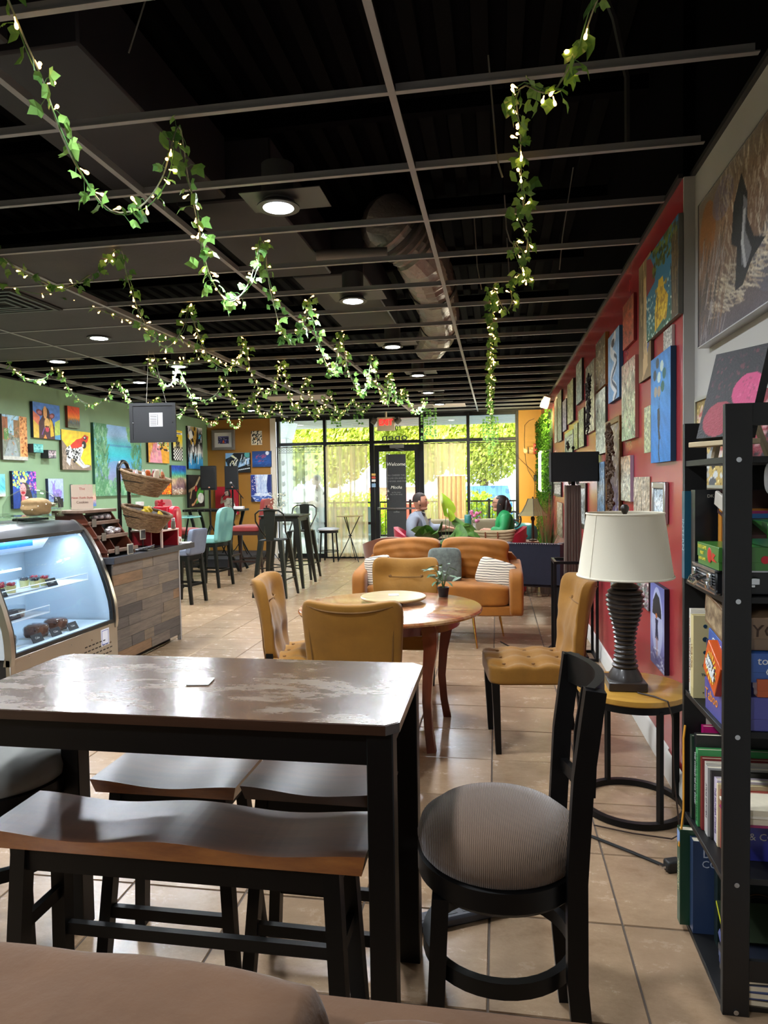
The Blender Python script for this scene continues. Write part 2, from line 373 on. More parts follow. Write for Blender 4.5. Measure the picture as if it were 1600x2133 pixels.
# baseboards: a moulded profile
def baseboard(name, x0, y0, x1, y1, ax, out):
    pr = [(0, 0), (.016, 0), (.016, .085), (.011, .10), (.011, .115), (.005, .13), (0, .135)]
    mb = MB()
    if ax == 'y': mb.prism([(x0+out*u, v) for u, v in pr], 'y', y0, y1)
    else: mb.prism([(y0+out*u, v) for u, v in pr], 'x', x0, x1)
    return struct(name, mb, WHT)
baseboard('baseboard_right', RX, STEP+.24, 0, FY, 'y', -1)
baseboard('baseboard_right_near', RX-.012, 2.9, 0, STEP+.235, 'y', -1)
baseboard('baseboard_left', LX, BACK, 0, FY, 'y', 1)
baseboard('baseboard_front', LX, FY, -4.5, 0, 'x', -1)
baseboard('baseboard_grey', GX, BACK, 0, STEP-.01, 'y', -1)
# ceiling: deck above, hung grid below
struct('ceiling', MB().box(LX-.1, BACK-.1, DECK, GX+.15, FY+.12, DECK+.1), M_dark)
M_tbar = mat('reflected grey tee', '#8a8a8d', .5, .1, var=.1, vs=2)  # black-painted bars; the grey of reflected light is put into their colour
M_tdark = mat('dark enamel tee', '#2c2b2d', .5, .1)
BX = [1.0-.13, -.352, -1.63, -2.91, -4.19, -5.47]; BY = [2.44+.597*k for k in range(-9, 19)]
grid_o = thing('ceiling_grid', 'open grid of grey metal tee bars under the black ceiling', 'ceiling grid', (0, 0, CZ))
for x in BX[1:]:
    mb = MB().box(x-.013, BACK, 0, x+.013, FY, .004).box(x-.003, BACK, .004, x+.003, FY, .04); obj('main_tee', mb, M_tbar, grid_o)
xs = [RX]+BX[1:]+[LX]
for y in BY:
    for a, c in zip(xs, xs[1:]):
        obj('cross_tee', MB().box(c+.013, y-.011, .001, a-(.0 if a == RX else .013), y+.011, .005).box(c+.013, y-.002, .005, a-.013, y+.002, .034), M_tbar, grid_o)
mb = MB().box(LX, BACK, 0, LX+.02, FY, .02).box(RX-.02, STEP, -.0, RX, FY, .02).box(GX-.02, BACK, 0, GX, STEP, .02).box(LX+.02, FY-.02, 0, RX-.02, FY, .02)
obj('wall_angle', mb, M_tdark, grid_o)
# ceiling panels in place on the left, one with an air vent
M_pan = mat('black ceiling panel', '#3b3a3e', .8, var=.12, vs=4, bump=.1)
pan = thing('ceiling_panel', 'dark ceiling panels laid in the grid over the counter', 'ceiling panel', (0, 0, CZ+.006))
for (i, j0, j1) in ((2, 11, 12), (3, 11, 13), (3, 13, 15), (4, 10, 15), (3, 15, 16), (4, 15, 16)):
    for j in range(j0, j1):
        a, c = BX[i], BX[i+1]; obj('panel', MB().box(c+.004, BY[j]+.003, 0, a-.004, BY[j+1]-.003, .012), M_pan, pan)
j = 11; a, c = BX[2], BX[3]
M_light = mat('pale grey ceiling panel', '#6b686b', .8, var=.06, vs=3)
j = 12
v = thing('ceiling_vent', 'square black louvred air vent in the ceiling over the counter', 'vent', ((BX[3]+BX[4])/2, (BY[12]+BY[13])/2, CZ-.012))
for k_ in range(4):
    q = .27-.06*k_; mb = MB()
    for (x0, y0, x1, y1) in ((-q, -q, q, -q+.028), (-q, q-.028, q, q), (-q, -q+.028, -q+.028, q-.028), (q-.028, -q+.028, q, q-.028)): mb.box(x0, y0, -.004*k_, x1, y1, .006-.004*k_)
    obj('louvre', mb, mat('vent paint', '#26262a', .5), v)
obj('backing', MB().box(-.29, -.285, .006, .29, .285, .012), mat('vent dark', '#0a0a0c', .8), v)
v2 = thing('ceiling_vent', 'pale supply vent panel in the ceiling before the exit sign', 'vent', ((BX[2]+BX[1])/2-.1, BY[25]+.3, CZ+.004))
obj('panel', MB().box(-.55, -.28, 0, .55, .28, .01), mat('pale ceiling panel', '#a59a94', .7), v2)
for k_ in range(6): obj('louvre', MB().box(-.5, -.2+.07*k_, -.008, -.02, -.17+.07*k_, 0), mat('pale vent slat', '#7d7672', .6), v2)
v3 = thing('ceiling_panel', 'pale ceiling panel by the window wall left of centre', 'ceiling panel', (-3.1, BY[22]+.3, CZ+.004)); obj('panel', MB().box(-.5, -.28, 0, .5, .28, .01), mat('pale ceiling panel', '#a59a94', .7), v3)
# ducts and services above the grid
M_duct = mat('duct grey', '#232128', .6, .2, var=.15, vs=2)
d = thing('sheet_duct', 'long rectangular sheet metal duct above the ceiling grid', 'duct', (-2.05, 0, 3.15))
for k_, (y0, y1) in enumerate(((.9, 2.35), (2.39, 3.8), (3.84, 5.3), (5.34, 7.2))): obj('duct_section', MB().box(-.30+.42*k_*.6, y0, 0, .28+.42*k_*.6, y1, .35, .01), M_duct, d)

fd = thing('flexible_duct', 'wrinkled silver flexible duct bending above the grid', 'duct', (0, 0, 0))
pts = [Vector(p) for p in ((-.9, 5.6, 3.55), (-.75, 5.0, 3.4), (-.55, 5.2, 3.22), (-.53, 6.0, 3.2), (-.55, 6.9, 3.2), (-.62, 7.7, 3.2), (-.8, 8.4, 3.15))]
P = []; R = []
for i in range(len(pts)-1):
    for t in range(14): P.append(pts[i].lerp(pts[i+1], t/14)); R.append(.19+.012*(len(P) % 2)+random.uniform(-.006, .006))
obj('duct_tube', MB().tube(P, R, 16), mat('wrinkled foil', '#8a8380', .35, .6, bump=.8, bs=25), fd, ang=20)
for q in (18, 40, 62): obj('strap', MB().tube([P[q], P[q+1]], .212, 16), M_tdark, fd)
pp = thing('pipe', 'round grey pipe above the grid beside the flexible duct', 'pipe', (-1.1, 4.8, 3.12)); obj('pipe_tube', MB().cyl((-.15, 0, 0), (.35, .05, 0), .05, n=12), mat('grey pipe', '#8a8684', .5, .3), pp)
jo = thing('steel_joist', 'black roof joists and deck ribs above the grid', 'joist', (0, 0, 3.45), group='roof joists above the grid')
for q in range(9):
    y = 1.2+1.4*q; obj('joist', MB().box(LX+.02, y-.03, .16, RX-.02, y+.03, .24), M_dark, jo)
mb = MB()
for q in range(39): x = LX+q*.172; mb.box(max(x, LX+.02), BACK+.02, .26, x+.08, FY-.02, .295)
obj('deck_rib', mb, mat('deck rib', '#030306', .9, spec=.1), jo, kind='stuff')
M_wire = mat('pale wire', '#8c8880', .5, .3)
def wire(label, pts, r=.003, m=None, name='wire'): return obj(name, MB().tube(pts, r, 5), m or M_wire, label=label, cat='wire')
wire('thin loose pale wires hanging between the two near right bars', [(-.02, 3.0, 3.3), (.0, 3.02, 3.05), (.01, 3.0, 2.9), (.02, 2.98, 2.83), (.035, 2.98, 2.78)], .004)
wire('short curled pale wire by the garland on the right', [(.06, 4.2, 3.2), (.07, 4.2, 3.0), (.09, 4.2, 2.93), (.12, 4.2, 2.9)], .004)
wire('black armoured cable looping above the grid on the right', [(.45, 3.0, 3.5), (.5, 3.05, 3.42), (.56, 3.1, 3.2), (.57, 3.15, 2.95)], .012, M_tdark, 'cable')
wire('thin suspension wire at the right bar ends', [(.5, 4.6, 3.5), (.44, 4.7, 3.1), (.42, 4.7, 2.89)], .004)
wire('thin suspension wire over the left tee bar', [(-1.25, 2.35, 3.5), (-1.2, 2.3, 3.2), (-1.24, 2.25, 3.0)], .003)
for i, (x, y) in enumerate(((-.15, 5.2), (.1, 5.8))): wire(('cut pale wire end hanging near the big flexible duct', 'short pale wire end right of the flexible duct')[i], [(x, y, 3.5), (x+.02, y, 3.1), (x+.05, y, 2.93)], .005)
# recessed lamps
M_lens = mat('lamp lens', '#ffffff', .3, emit='#f2f8ff', es=14)
LAMPS = [(-1.05, 3.30), (-1.05, 5.07), (-1.02, 6.84), (-.98, 8.72), (-1.02, 10.43), (-.98, 12.0), (-3.57, 5.79), (-3.56, 7.35), (-4.65, 6.74), (-4.58, 8.32), (-4.58, 9.96), (-4.42, 11.95)]
LL = ['nearest of the round ceiling lamps right of centre, with a bright glowing bulb', 'second round ceiling lamp of the right-hand row, by the silver duct', 'third round ceiling lamp of the right-hand row', 'fourth round ceiling lamp of the right-hand row', 'fifth round ceiling lamp of the right-hand row', 'farthest round ceiling lamp, just before the window right of the exit sign',
      'large round ceiling lamp in the dark panels above the counter', 'round ceiling lamp behind the garlands, above the hanging black panel', 'leftmost round ceiling lamp near the top of the green wall', 'round ceiling lamp left of the hanging wire of the black panel', 'round ceiling lamp over the far green corner', 'farthest left round ceiling lamp above the ochre wall']
def lamp(x, y, label):
    t = thing('ceiling_lamp', label, 'ceiling lamp', (x, y, CZ))
    obj('mounting_plate', MB().box(-.16, -.12, .03, .24, .12, .034), mat('galvanised', '#4a4a4e', .5, .6), t)
    obj('housing', MB().lathe([(.08, .20), (.08, .02), (.105, .0), (.105, -.006), (.085, -.006)], n=28), mat('lamp can', '#3c3c3e', .5), t)
    obj('lens', MB().lathe([(.0, -.012), (.05, -.010), (.088, -.004), (.088, 0)], n=28), M_lens, t)
    light('lamp_light', 'AREA', (x, y, CZ-.03), 29, (.88, .94, 1), shape='DISK', size=.2, spread=rad(165))
for (x, y), l in zip(LAMPS, LL): lamp(x, y, l)
for x, y in ((-1.05, 1.5), (-1.05, -.6), (-3.57, 4.2), (-3.57, 2.2), (-3.57, -.3)):   # the same rows go on over the viewer
    light('lamp_light', 'AREA', (x, y, CZ-.03), 29, (.88, .94, 1), shape='DISK', size=.2, spread=rad(165))
# ---------------------------------------------------------------- shop front
M_al = mat('black aluminium', '#1c1c1f', .4, .5)
MG = glass_mat('window glass', '#f4faf6', .10)
XM = [-4.42, -3.44, -2.47, -1.47, -.55, .39]; HT = 2.33; TOPZ = 2.86; YF = FY+.05
wf = struct('window_1', MB().box(-4.50, FY+.02, 2.80, .42, FY+.10, 2.88).box(-4.50, FY+.02, 0, -2.50, FY+.10, .09).box(-1.44, FY+.02, 0, .42, FY+.10, .09), M_al)
for i, x in enumerate(XM):
    wd_ = .03 if i not in (2, 3) else .045
    obj('mullion', MB().box(x-wd_, FY+.0, 0, x+wd_, FY+.10, 2.86, .004), M_al, wf)
for i in range(5):
    a, c = XM[i]+.03, XM[i+1]-.03; obj('transom', MB().box(a, FY+.0, HT-.03, c, FY+.10, HT+.03, .004), M_al, wf)
    obj('pane', MB().box(a, YF, HT+.03, c, YF+.006, 2.80), MG, wf)
    if i != 2:
        obj('pane', MB().box(a, YF, .09, c, YF+.006, HT-.03), MG, wf)
        obj('rail', MB().box(a, FY+.02, .68, c, FY+.09, .73), M_al, wf)
struct('trim_1', MB().box(-4.58, FY-.012, 0, -4.47, FY+.02, 2.88), mat('pale reveal', '#e4d8c4', .5))
dr = struct('door_1', MB().box(-2.42, FY+.02, 0, -2.33, FY+.07, 2.27, .003).box(-1.61, FY+.02, 0, -1.52, FY+.07, 2.27, .003).box(-2.33, FY+.02, 2.14, -1.61, FY+.07, 2.27, .003).box(-2.33, FY+.02, .0, -1.61, FY+.07, .22, .003), M_al)
obj('pane', MB().box(-2.33, YF-.003, .22, -1.61, YF+.003, 2.14), MG, dr)
obj('push_bar', MB().box(-2.36, FY-.03, .98, -1.58, FY-.01, 1.02, .004).box(-2.37, FY-.02, .97, -2.33, FY+.02, 1.03).box(-1.61, FY-.02, .97, -1.57, FY+.02, 1.03), CHR, dr)
obj('door_closer', MB().box(-2.1, FY-.05, 2.2, -1.82, FY+.02, 2.275, .005).bar([(-2.0, FY-.04, 2.2), (-1.8, FY-.12, 2.14)], .02, .01), mat('closer grey', '#77777a', .4, .6), dr)
st = thing('card_sticker', 'small payment card stickers on the door frame left stile', 'sticker', (-2.44, FY-.004, 1.55))
for z, c in ((.13, '#d8b060'), (.07, '#c0503a'), (.01, '#e8e8e8'), (-.07, '#7fa3c8')): obj('decal', MB().box(-.04, 0, z-.02 if z > 0 else z-.05, .04, .003, z+.025), mat('decal '+c, c, .5), st)
# chalk sign
cs = thing('chalkboard', 'tall black chalk board with white Welcome lettering hanging in the door glass', 'sign', (-1.985, FY+.01, .38))
obj('board', MB().box(-.20, -.012, 0, .20, .012, 1.70, .004), mat('chalk board', '#24262a', .7, var=.2, vs=4), cs)
ck = mat('chalk', '#d8d8d0', .9); ckd = mat('dim chalk', '#77787a', .9)
text('Welcome', .095, ck, cs, face_ny(0, -.014, 1.50), shear=.2)
for k_, s_ in enumerate(('ALL CHEESES THE', 'TO LIVE ON AND IN', 'TO WORK AND FUN')): text(s_, .045, ckd, cs, face_ny(0, -.014, 1.28-.06*k_))
text('Mocha', .085, ck, cs, face_ny(0, -.014, 1.04), shear=.3); text('up for your\nday at the shop', .04, ckd, cs, face_ny(0, -.014, .92))
text('coffee', .05, ckd, cs, face_ny(0, -.014, .55))
wc = thing('wind_chime', 'string of small bells hanging beside the chalk board', 'wind chime', (-2.16, FY-.04, 1.3))
obj('cord', MB().tube([(0, 0, 0), (.01, 0, .4), (0, 0, .8)], .003, 4), M_wire, wc)
for q, z in enumerate((-.12, -.05, .03)): obj('bell', MB().lathe([(.03, 0), (.02, .03), (.006, .05), (0, .055)], (0.012*(-1)**q, 0, z), 10), mat('bell metal', '#9a9890', .3, .9), wc)
# exit sign with lamp heads
ex = thing('exit_sign', 'cream EXIT sign with red letters and two lamp heads over the door', 'exit sign', (-2.07, 12.9, 2.50))
obj('case', MB().box(-.17, -.04, 0, .17, .0, .26, .008), mat('exit case', '#b9a88e', .5), ex)
text('EXIT', .16, mat('exit red', '#ff2020', .4, emit='#ff1a1a', es=3), ex, face_ny(0, -.043, .155), bold=.0015, ext=.003, sx=.8)
for s in (-1, 1): obj('lamp_head', MB().cyl((s*.2, -.02, .17), (s*.27, -.05, .21), .065, .05, 14), mat('lamp head', '#4c463e', .5), ex)
obj('stem', MB().cyl((0, -.02, .26), (0, -.02, .36), .02), mat('exit case', '#b9a88e', .5), ex)
# lettering on the fanlight, seen from behind
M_neon = mat('window lettering', '#26343c', .5)
ls = thing('window_number', 'number 103 on the glass over the door, read from behind', 'window lettering', onY(826, 892, FY+.03)); text('103', .14, M_neon, ls, face_ny(0, 0, 0) @ Matrix.Diagonal((-1, 1, 1, 1)))
ls = thing('neon_sign', 'open sign in dark script tube under the number on the door glass, read from behind', 'neon sign', onY(822, 911, FY+.02)); text('open', .21, M_neon, ls, face_ny(0, 0, 0) @ Matrix.Diagonal((-1, 1, 1, 1)), ext=.006, sx=1.25)
# ---------------------------------------------------------------- curtains
def curtain(name, label, x0, x1, z0, z1, m, waves, amp=.03, y=FY-.10, parts=(), nu=80):
    t = thing(name, label, 'curtain', ((x0+x1)/2, y, z0)); w = x1-x0; ph = random.uniform(0, 6)
    f = lambda u, v: ((u-.5)*w, amp*sin(u*waves*2*pi+ph+.6*sin(v*3))*(1-.4*v)+amp*.4*sin(u*waves*5.3+v*2), v*(z1-z0))
    obj('fabric', MB().grid(f, nu, 6), m, t, ang=80); return t, f
M_beige = sheer_mat('beige sheer', '#ecd6b0', .80, 40); M_wsheer = sheer_mat('white sheer', '#f2f4ee', .55, 30); M_dsheer = sheer_mat('grey sheer', '#4c4a44', .45, 40)
M_leafp = mat('leaf print', '#2b2c28', .8)
def leaf_print(t, f, n, rows, w, z1, m=M_leafp):
    mb = MB()
    for a in range(n):
        for b in range(rows):
            u = (a+.5)/n; v = .06+(b+(.5 if a % 2 else 0))/rows*.88
            if v > .92: continue
            for q in range(5):
                s = -.035+.0175*q
                for sg in (-1, 1):
                    p = Vector(f(u, v)); c = p+Vector((0, -.012, s)); e = c+Vector((sg*(.045-.006*abs(q-1)), 0, .03))
                    mb.tube([c, c+(e-c)*.5+Vector((0, 0, -.004)), e], .0035, 3)
    obj('leaf_print', mb, m, t, kind='stuff')
def lace(t, w, z, m=M_leafp):
    mb = MB()
    for q in range(int(w/.06)): x = -w/2+.03+.06*q; mb.tube([(x+.022*cos(a), -.05, z+.05+.022*sin(a)) for a in (0, 1.05, 2.1, 3.14, 4.2, 5.2)], .004, 4, closed=True)
    for zz in (0, .1): mb.box(-w/2, -.052, z+zz-.004, w/2, -.048, z+zz+.004)
    obj('lace_band', mb, m, t, kind='stuff')
t, f = curtain('curtain', 'white sheer curtain with black leaf print at the leftmost window', -4.40, -3.46, .12, 2.275, M_wsheer, 6); leaf_print(t, f, 4, 9, .94, 2.1); lace(t, .94, 2.03)
t, f = curtain('curtain', 'dark narrow sheer strip over the leaf printed curtain at left', -4.02, -3.82, .5, 2.275, M_dsheer, 3, .02, FY-.15, nu=24)
t, f = curtain('curtain', 'plain beige sheer curtain left of the door', -3.40, -2.55, .04, 2.275, M_beige, 7)
t, f = curtain('curtain', 'plain beige sheer curtain right of the door', -1.41, -.60, .04, 2.275, M_beige, 6)
t, f = curtain('curtain', 'dark grey sheer curtain with leaf print at the rightmost window', -.50, .34, .12, 2.275, M_dsheer, 5); leaf_print(t, f, 3, 9, .84, 2.1); lace(t, .84, 2.03)
t, f = curtain('curtain', 'opaque tan café curtain hanging low right of the door', -1.13, -.60, .25, 1.62, mat('tan cloth', '#c9a878', .8, var=.08, vs=10), 6, .035, FY-.22, nu=70)
obj('curtain_rod', MB().cyl((-.3, 0, 1.38), (.3, 0, 1.38), .008), WHT, t)
for i, (a, c) in enumerate(((-4.42, -3.46), (-3.42, -2.52), (-1.43, -.58), (-.52, .38))):
    obj('curtain_rod', MB().cyl((a, FY-.1, 2.27), (c, FY-.1, 2.27), .009), mat('dark rod', '#33261c', .4), label=['dark curtain rod over the leftmost leaf curtain', 'dark curtain rod over the beige curtain left of the door', 'dark curtain rod over the beige curtain right of the door', 'dark curtain rod over the rightmost dark curtain'][i], cat='curtain rod')
# ================================================================ OUTSIDE THE SHOP FRONT
M_conc = mat('pale concrete', '#cfcac0', .8, var=.06, vs=2)
obj('pavement', MB().box(-14, FY+.1, -.12, 12, 18.2, -.02), M_conc, kind='structure', loc=(0, 0, 0))
obj('road', MB().box(-40, 18.2, -.2, 40, 60, -.08), mat('asphalt', '#8d8b88', .9, var=.1, vs=1), kind='structure', loc=(0, 0, 0))
mb = MB().box(-8, FY+.12, 3.02, 4, 17.3, 3.12)
for q in range(24): mb.box(-8, FY+.3+q*.17, 2.99, 4, FY+.38+q*.17, 3.02)
obj('canopy_soffit', mb, mat('soffit metal', '#9b9a96', .5, .2), kind='structure', loc=(0, 0, 0))
obj('roof', MB().box(LX-1, BACK-1, 3.9, 4, 17.5, 4.3), M_dark, kind='structure', loc=(0, 0, 0))
pl = thing('porch_column', 'thick white porch column outside the leftmost window', 'column', (-5.15, 15.9, 0))
obj('shaft', MB().box(-.24, -.24, 0, .24, .24, 2.62, .02), mat('white render', '#e9edf2', .6), pl); obj('capital', MB().prism([(-.24, 2.62), (.24, 2.62), (.36, 3.0), (-.36, 3.0)], 'y', -.3, .3), mat('white render', '#e9edf2', .6), pl)
# railing
rl = thing('railing', 'black metal railing along the pavement outside', 'railing', (-2, 17.4, 0))
for z in (1.02, .16): obj('rail', MB().box(-4.2, -.02, z-.02, 3.6, .02, z+.02), BLKM, rl)
bal = MB().box(-.008, -.008, .16, .008, .008, 1.0).mesh('baluster', BLKM)
for q in range(60):
    o = bpy.data.objects.new('baluster', bal); COL.objects.link(o); o.parent = rl; o.location = (-4.1+.13*q, 0, 0)
for x in (-4.2, -2.2, -.2, 1.8, 3.6): obj('post', MB().box(x-.03, -.03, -.02, x+.03, .03, 1.08), BLKM, rl)
# bench outside seen below the curtain
bn = thing('garden_bench', 'pale blue slatted bench outside the left windows', 'bench', (-3.55, 14.6, -.02))
for q in range(9): obj('slat', MB().box(-.85+.2*q, -.02, .42, -.74+.2*q, .02, .95, .005), mat('pale blue paint', '#a9c4cf', .6), bn)
obj('seat', MB().box(-.95, -.5, .40, .95, 0, .44, .008), mat('pale blue paint', '#a9c4cf', .6), bn)
obj('back_rail', MB().box(-.95, -.025, .95, .95, .025, 1.02, .008), mat('pale blue paint', '#a9c4cf', .6), bn)
for x in (-.9, .9):
    for y in (-.46, -.03): obj('leg', MB().box(x-.03, y-.03, 0, x+.03, y+.03, .42), mat('pale blue paint', '#a9c4cf', .6), bn)
# foliage
def foliage(n, rx, ry, rz, s, seed):
    r = random.Random(seed); co = []; fs = []
    for i in range(n):
        while 1:
            p = Vector((r.uniform(-1, 1), r.uniform(-1, 1), r.uniform(-1, 1)))
            if .35 < p.length < 1: break
        p = Vector((p.x*rx, p.y*ry, p.z*rz)); a = Vector((r.gauss(0, 1), r.gauss(0, 1), r.gauss(0, 1))).normalized(); b = a.orthogonal().normalized(); k = s*r.uniform(.6, 1.4); c = a.cross(b)
        o = len(co); co += [p-b*k, p+c*k*.5, p+b*k, p-c*k*.5]; fs.append((o, o+1, o+2, o+3))
    me = bpy.data.meshes.new('foliage'); me.from_pydata([tuple(c) for c in co], [], fs); return me
def leafy(name, c1, c2):
    m = bpy.data.materials.new(name); m.use_nodes = True; nt = m.node_tree; N = nt.nodes; L = nt.links; N.remove(N['Principled BSDF'])
    d = N.new('ShaderNodeBsdfDiffuse'); t = N.new('ShaderNodeBsdfTranslucent'); mx = N.new('ShaderNodeMixShader'); mx.inputs[0].default_value = .4
    g = N.new('ShaderNodeNewGeometry'); rp = N.new('ShaderNodeValToRGB'); rp.color_ramp.elements[0].color = (*lin(c1), 1); rp.color_ramp.elements[1].color = (*lin(c2), 1)
    L.new(g.outputs['Random Per Island'], rp.inputs[0]); L.new(rp.outputs[0], d.inputs[0]); L.new(rp.outputs[0], t.inputs[0]); L.new(d.outputs[0], mx.inputs[1]); L.new(t.outputs[0], mx.inputs[2]); L.new(mx.outputs[0], N['Material Output'].inputs[0]); return m
M_tree = leafy('tree leaves', '#9aac30', '#eeee80'); M_hedge = leafy('bush leaves', '#8aa62a', '#dfe84e')
fm = [foliage(30000, 2.3, 1.8, 2.6, .08, k) for k in range(2)]
TL = ['leafy yellow-green tree outside, %s' % s for s in ('far left behind the column', 'behind the leftmost pane', 'left of the exit sign', 'behind the exit sign', 'behind the pane right of the door', 'behind the rightmost pane', 'at the far right edge')]
for i, x in enumerate((-13.4, -10.2, -7.0, -3.8, -.6, 2.6, 5.8)):
    t = thing('tree', TL[i], 'tree', (x, (28.7, 32.8)[i % 2], -.1))
    fo = fm[i % 2]; fo.materials.append(M_tree) if not fo.materials else None; o = obj('crown', fo, None, t); o.location = (0, 0, 5.1); o.scale = (1.08, 1, 1.4)
    obj('trunk', MB().tube([(0, 0, 0), (.1, 0, 2), (0, .1, 4)], [.22, .16, .1], 8), mat('bark', '#6a5a48', .9), t)
fb = foliage(4000, 1.5, .8, .75, .06, 9); fb.materials.append(M_hedge)
BL = ['low yellow-green bush outside at %s' % s for s in ('the far left of the car park', 'the left window', 'the left of the door', 'the right of the door', 'the rightmost window', 'the far right')]
for i, x in enumerate((-10.6, -7.4, -4.2, -1.0, 2.2, 5.4)):
    t = thing('bush', BL[i], 'bush', (x, 20.4, -.1)); o = obj('leaves', fb.copy(), None, t); o.location = (0, 0, .62)
    obj('stem', MB().cyl((0, 0, 0), (0, 0, .5), .05), mat('bark', '#6a5a48', .9), t)
def car(loc, rz, c, label):
    t = thing('car', label, 'car', loc, rz); m = mat('car paint '+c, c, .3, .2, coat=.6)
    body = [(-2.2, .35), (2.2, .35), (2.25, .75), (1.9, .88), (1.1, .95), (.5, 1.42), (-1.1, 1.45), (-1.9, .98), (-2.25, .9)]
    obj('body', MB().prism(body, 'y', -.85, .85), m, t)
    obj('window', MB().prism([(1.0, .97), (.46, 1.37), (-1.05, 1.39), (-1.7, .98)], 'y', -.86, .86), mat('car glass', '#39444c', .1, spec=.8), t)
    for x in (-1.35, 1.4):
        for y in (-.8, .8): obj('wheel', MB().cyl((x, y-.1, .33), (x, y+.1, .33), .33, n=18), mat('tyre', '#1b1b1b', .8), t)
    obj('headlamp', MB().box(2.12, -.75, .62, 2.27, -.45, .76).box(2.12, .45, .62, 2.27, .75, .76), mat('lamp glass', '#e8e8e8', .1), t)
for x, c, l in ((-9.2, '#e6e6e6', 'white parked car outside the far left window'), (-6.3, '#b9bcc0', 'silver parked car outside the left windows'), (-3.6, '#c0453a', 'red parked car outside left of the door'), (-.6, '#3f74b8', 'blue parked car outside right of the door'), (2.3, '#dcdcdc', 'white parked car outside the rightmost window')):
    car((x, 24.2, -.08), pi/2+rad(6), c, l)
# ================================================================ PAINTINGS
def p_street(A):
    A.rect(0, 0, .68, 1, '#7d8474').poly([(0, 1), (.68, 1), (.45, .55), (.2, .6)], '#9cc4d8').rect(0, .45, .22, .95, '#a0603c').rect(.05, .45, .25, .7, '#5d8a4a').rect(.45, .5, .68, .9, '#8b6a46').poly([(0, 0), (.68, 0), (.5, .45), (.25, .45)], '#8f9a9a')
    A.strokes(40, .12, .008, ['#c87848', '#6d7a3a', '#d8c8a0', '#444a40'], (0, .1, .65, .95)).rect(.68, .08, 1, 1, '#d99a5c').dots(46, .028, ['#8a4a24', '#b06a34'], (.7, .1, 1, 1)).rect(0, 0, 1, .08, '#b4b4aa').noise()
def p_cow(A):
    A.grad(['#5aa0c0', '#4f7fd0', '#5c8fe0']).poly([(0, 0), (.35, 0), (.1, .55), (0, .6)], '#e0b84a').poly([(.75, .1), (1, .15), (1, .6), (.8, .5)], '#b8d060').poly([(0, .5), (.2, .35), (.25, .6), (0, .75)], '#d8785a')
    A.poly([(.2, 0), (.78, 0), (.78, .35), (.66, .62), (.5, .8), (.36, .66), (.2, .45)], '#4a2c2e').poly([(.62, .05), (.75, .1), (.7, .5), (.6, .6)], '#e6b830').ell(.24, .72, .13, .085, '#7a3c40', -.3).ell(.68, .66, .12, .075, '#7a3c40', .4).ell(.24, .72, .08, .05, '#b8707a').ell(.68, .66, .07, .045, '#b8707a')
    A.ell(.46, .72, .14, .17, '#3a2228').ell(.44, .74, .07, .18, '#e8a868').ell(.5, .42, .10, .17, '#e0b468').ell(.47, .34, .05, .03, '#5c3028').ell(.54, .34, .03, .03, '#5c3028').ell(.36, .63, .02, .025, '#101010').ell(.57, .61, .02, .025, '#101010').ell(.5, .26, .07, .07, '#c83c50').line([(.3, .1), (.4, .3)], .012, '#8050a0').poly([(.35, 0), (.48, 0), (.42, .12)], '#e88838').noise(.05)
def p_sunset(A): A.grad(['#7a8a6a', '#5a5a50', '#ff8a20', '#ff5a2a', '#e85a3a']).strokes(30, .1, .02, ['#4a6a88', '#6a7a68'], (0, .2, 1, .38), (1.3, 1.8)).noise(.04)
def p_frog(A):
    A.grad(['#f2cc20', '#f4d23a']).poly([(0, 0), (1, 0), (1, .12), (.6, .1), (.35, .25), (.15, .6), (0, .75)], '#8a7866').strokes(90, .08, .005, ['#5a4a3c', '#c0ac94'], (0, 0, .35, .5), (1.8, 2.4)).poly([(.18, .5), (.4, .4), (.75, .55), (.62, .3), (.8, .12), (.95, .1), (.7, .05), (.3, .3), (.25, .1), (.14, .2)], '#e8e8e4').ell(.42, .52, .3, .13, '#e4e4e0', .15)
    A.dots(60, .026, ['#181818'], (.15, .2, .62, .62)).poly([(.28, .62), (.5, .78), (.68, .83), (.8, .93), (.93, .88), (.9, .76), (.72, .62), (.5, .56), (.32, .54)], '#dc3a24').ell(.8, .84, .06, .045, '#181818').ell(.79, .85, .03, .025, '#f0e8e0').ell(.76, .66, .08, .1, '#202020').ell(.72, .64, .03, .04, '#e8e8e8').line([(.64, .55), (.6, .25), (.75, .13), (.95, .12)], .022, '#101010').line([(.64, .55), (.61, .25), (.75, .13), (.94, .12)], .012, '#f0f0f0').noise(.04)
def p_lagoon(A):
    A.grad(['#5a8a68', '#78889a', '#7a8cb8', '#5a98c8', '#38b4c0', '#50b8c0', '#90b0d0', '#8ab0d8']).ell(.45, .3, .3, .2, '#8a88a8', 0, .5).rect(.15, .7, .8, .725, '#4a80b0', .6)
    A.strokes(420, .12, .012, ['#4f8a5a', '#3e7450', '#6aa070', '#86b088'], (-.05, 0, .25, 1), (1, 2.2), .7).strokes(260, .1, .011, ['#4f8a5a', '#3e7450', '#6aa070'], (.78, 0, 1, 1), (1, 2.2), .7).strokes(300, .1, .011, ['#4f8a5a', '#5a9068', '#86b088'], (0, 0, 1, .18), (.8, 2.3), .7).strokes(120, .14, .012, ['#5c9060', '#86a868'], (.68, .75, 1, 1), (1.2, 1.9), .7).noise(.05, 4)
def p_teal(A): A.grad(['#3a8a86', '#7ac0b8', '#4aa098']).dots(14, .12, ['#88c8c0', '#2f7a78'], a=.6).noise()
def p_rose(A): A.grad(['#4a4a50', '#b8b0b0', '#50484c']).dots(14, .12, ['#d8b8c0', '#302c30'], a=.7).noise()
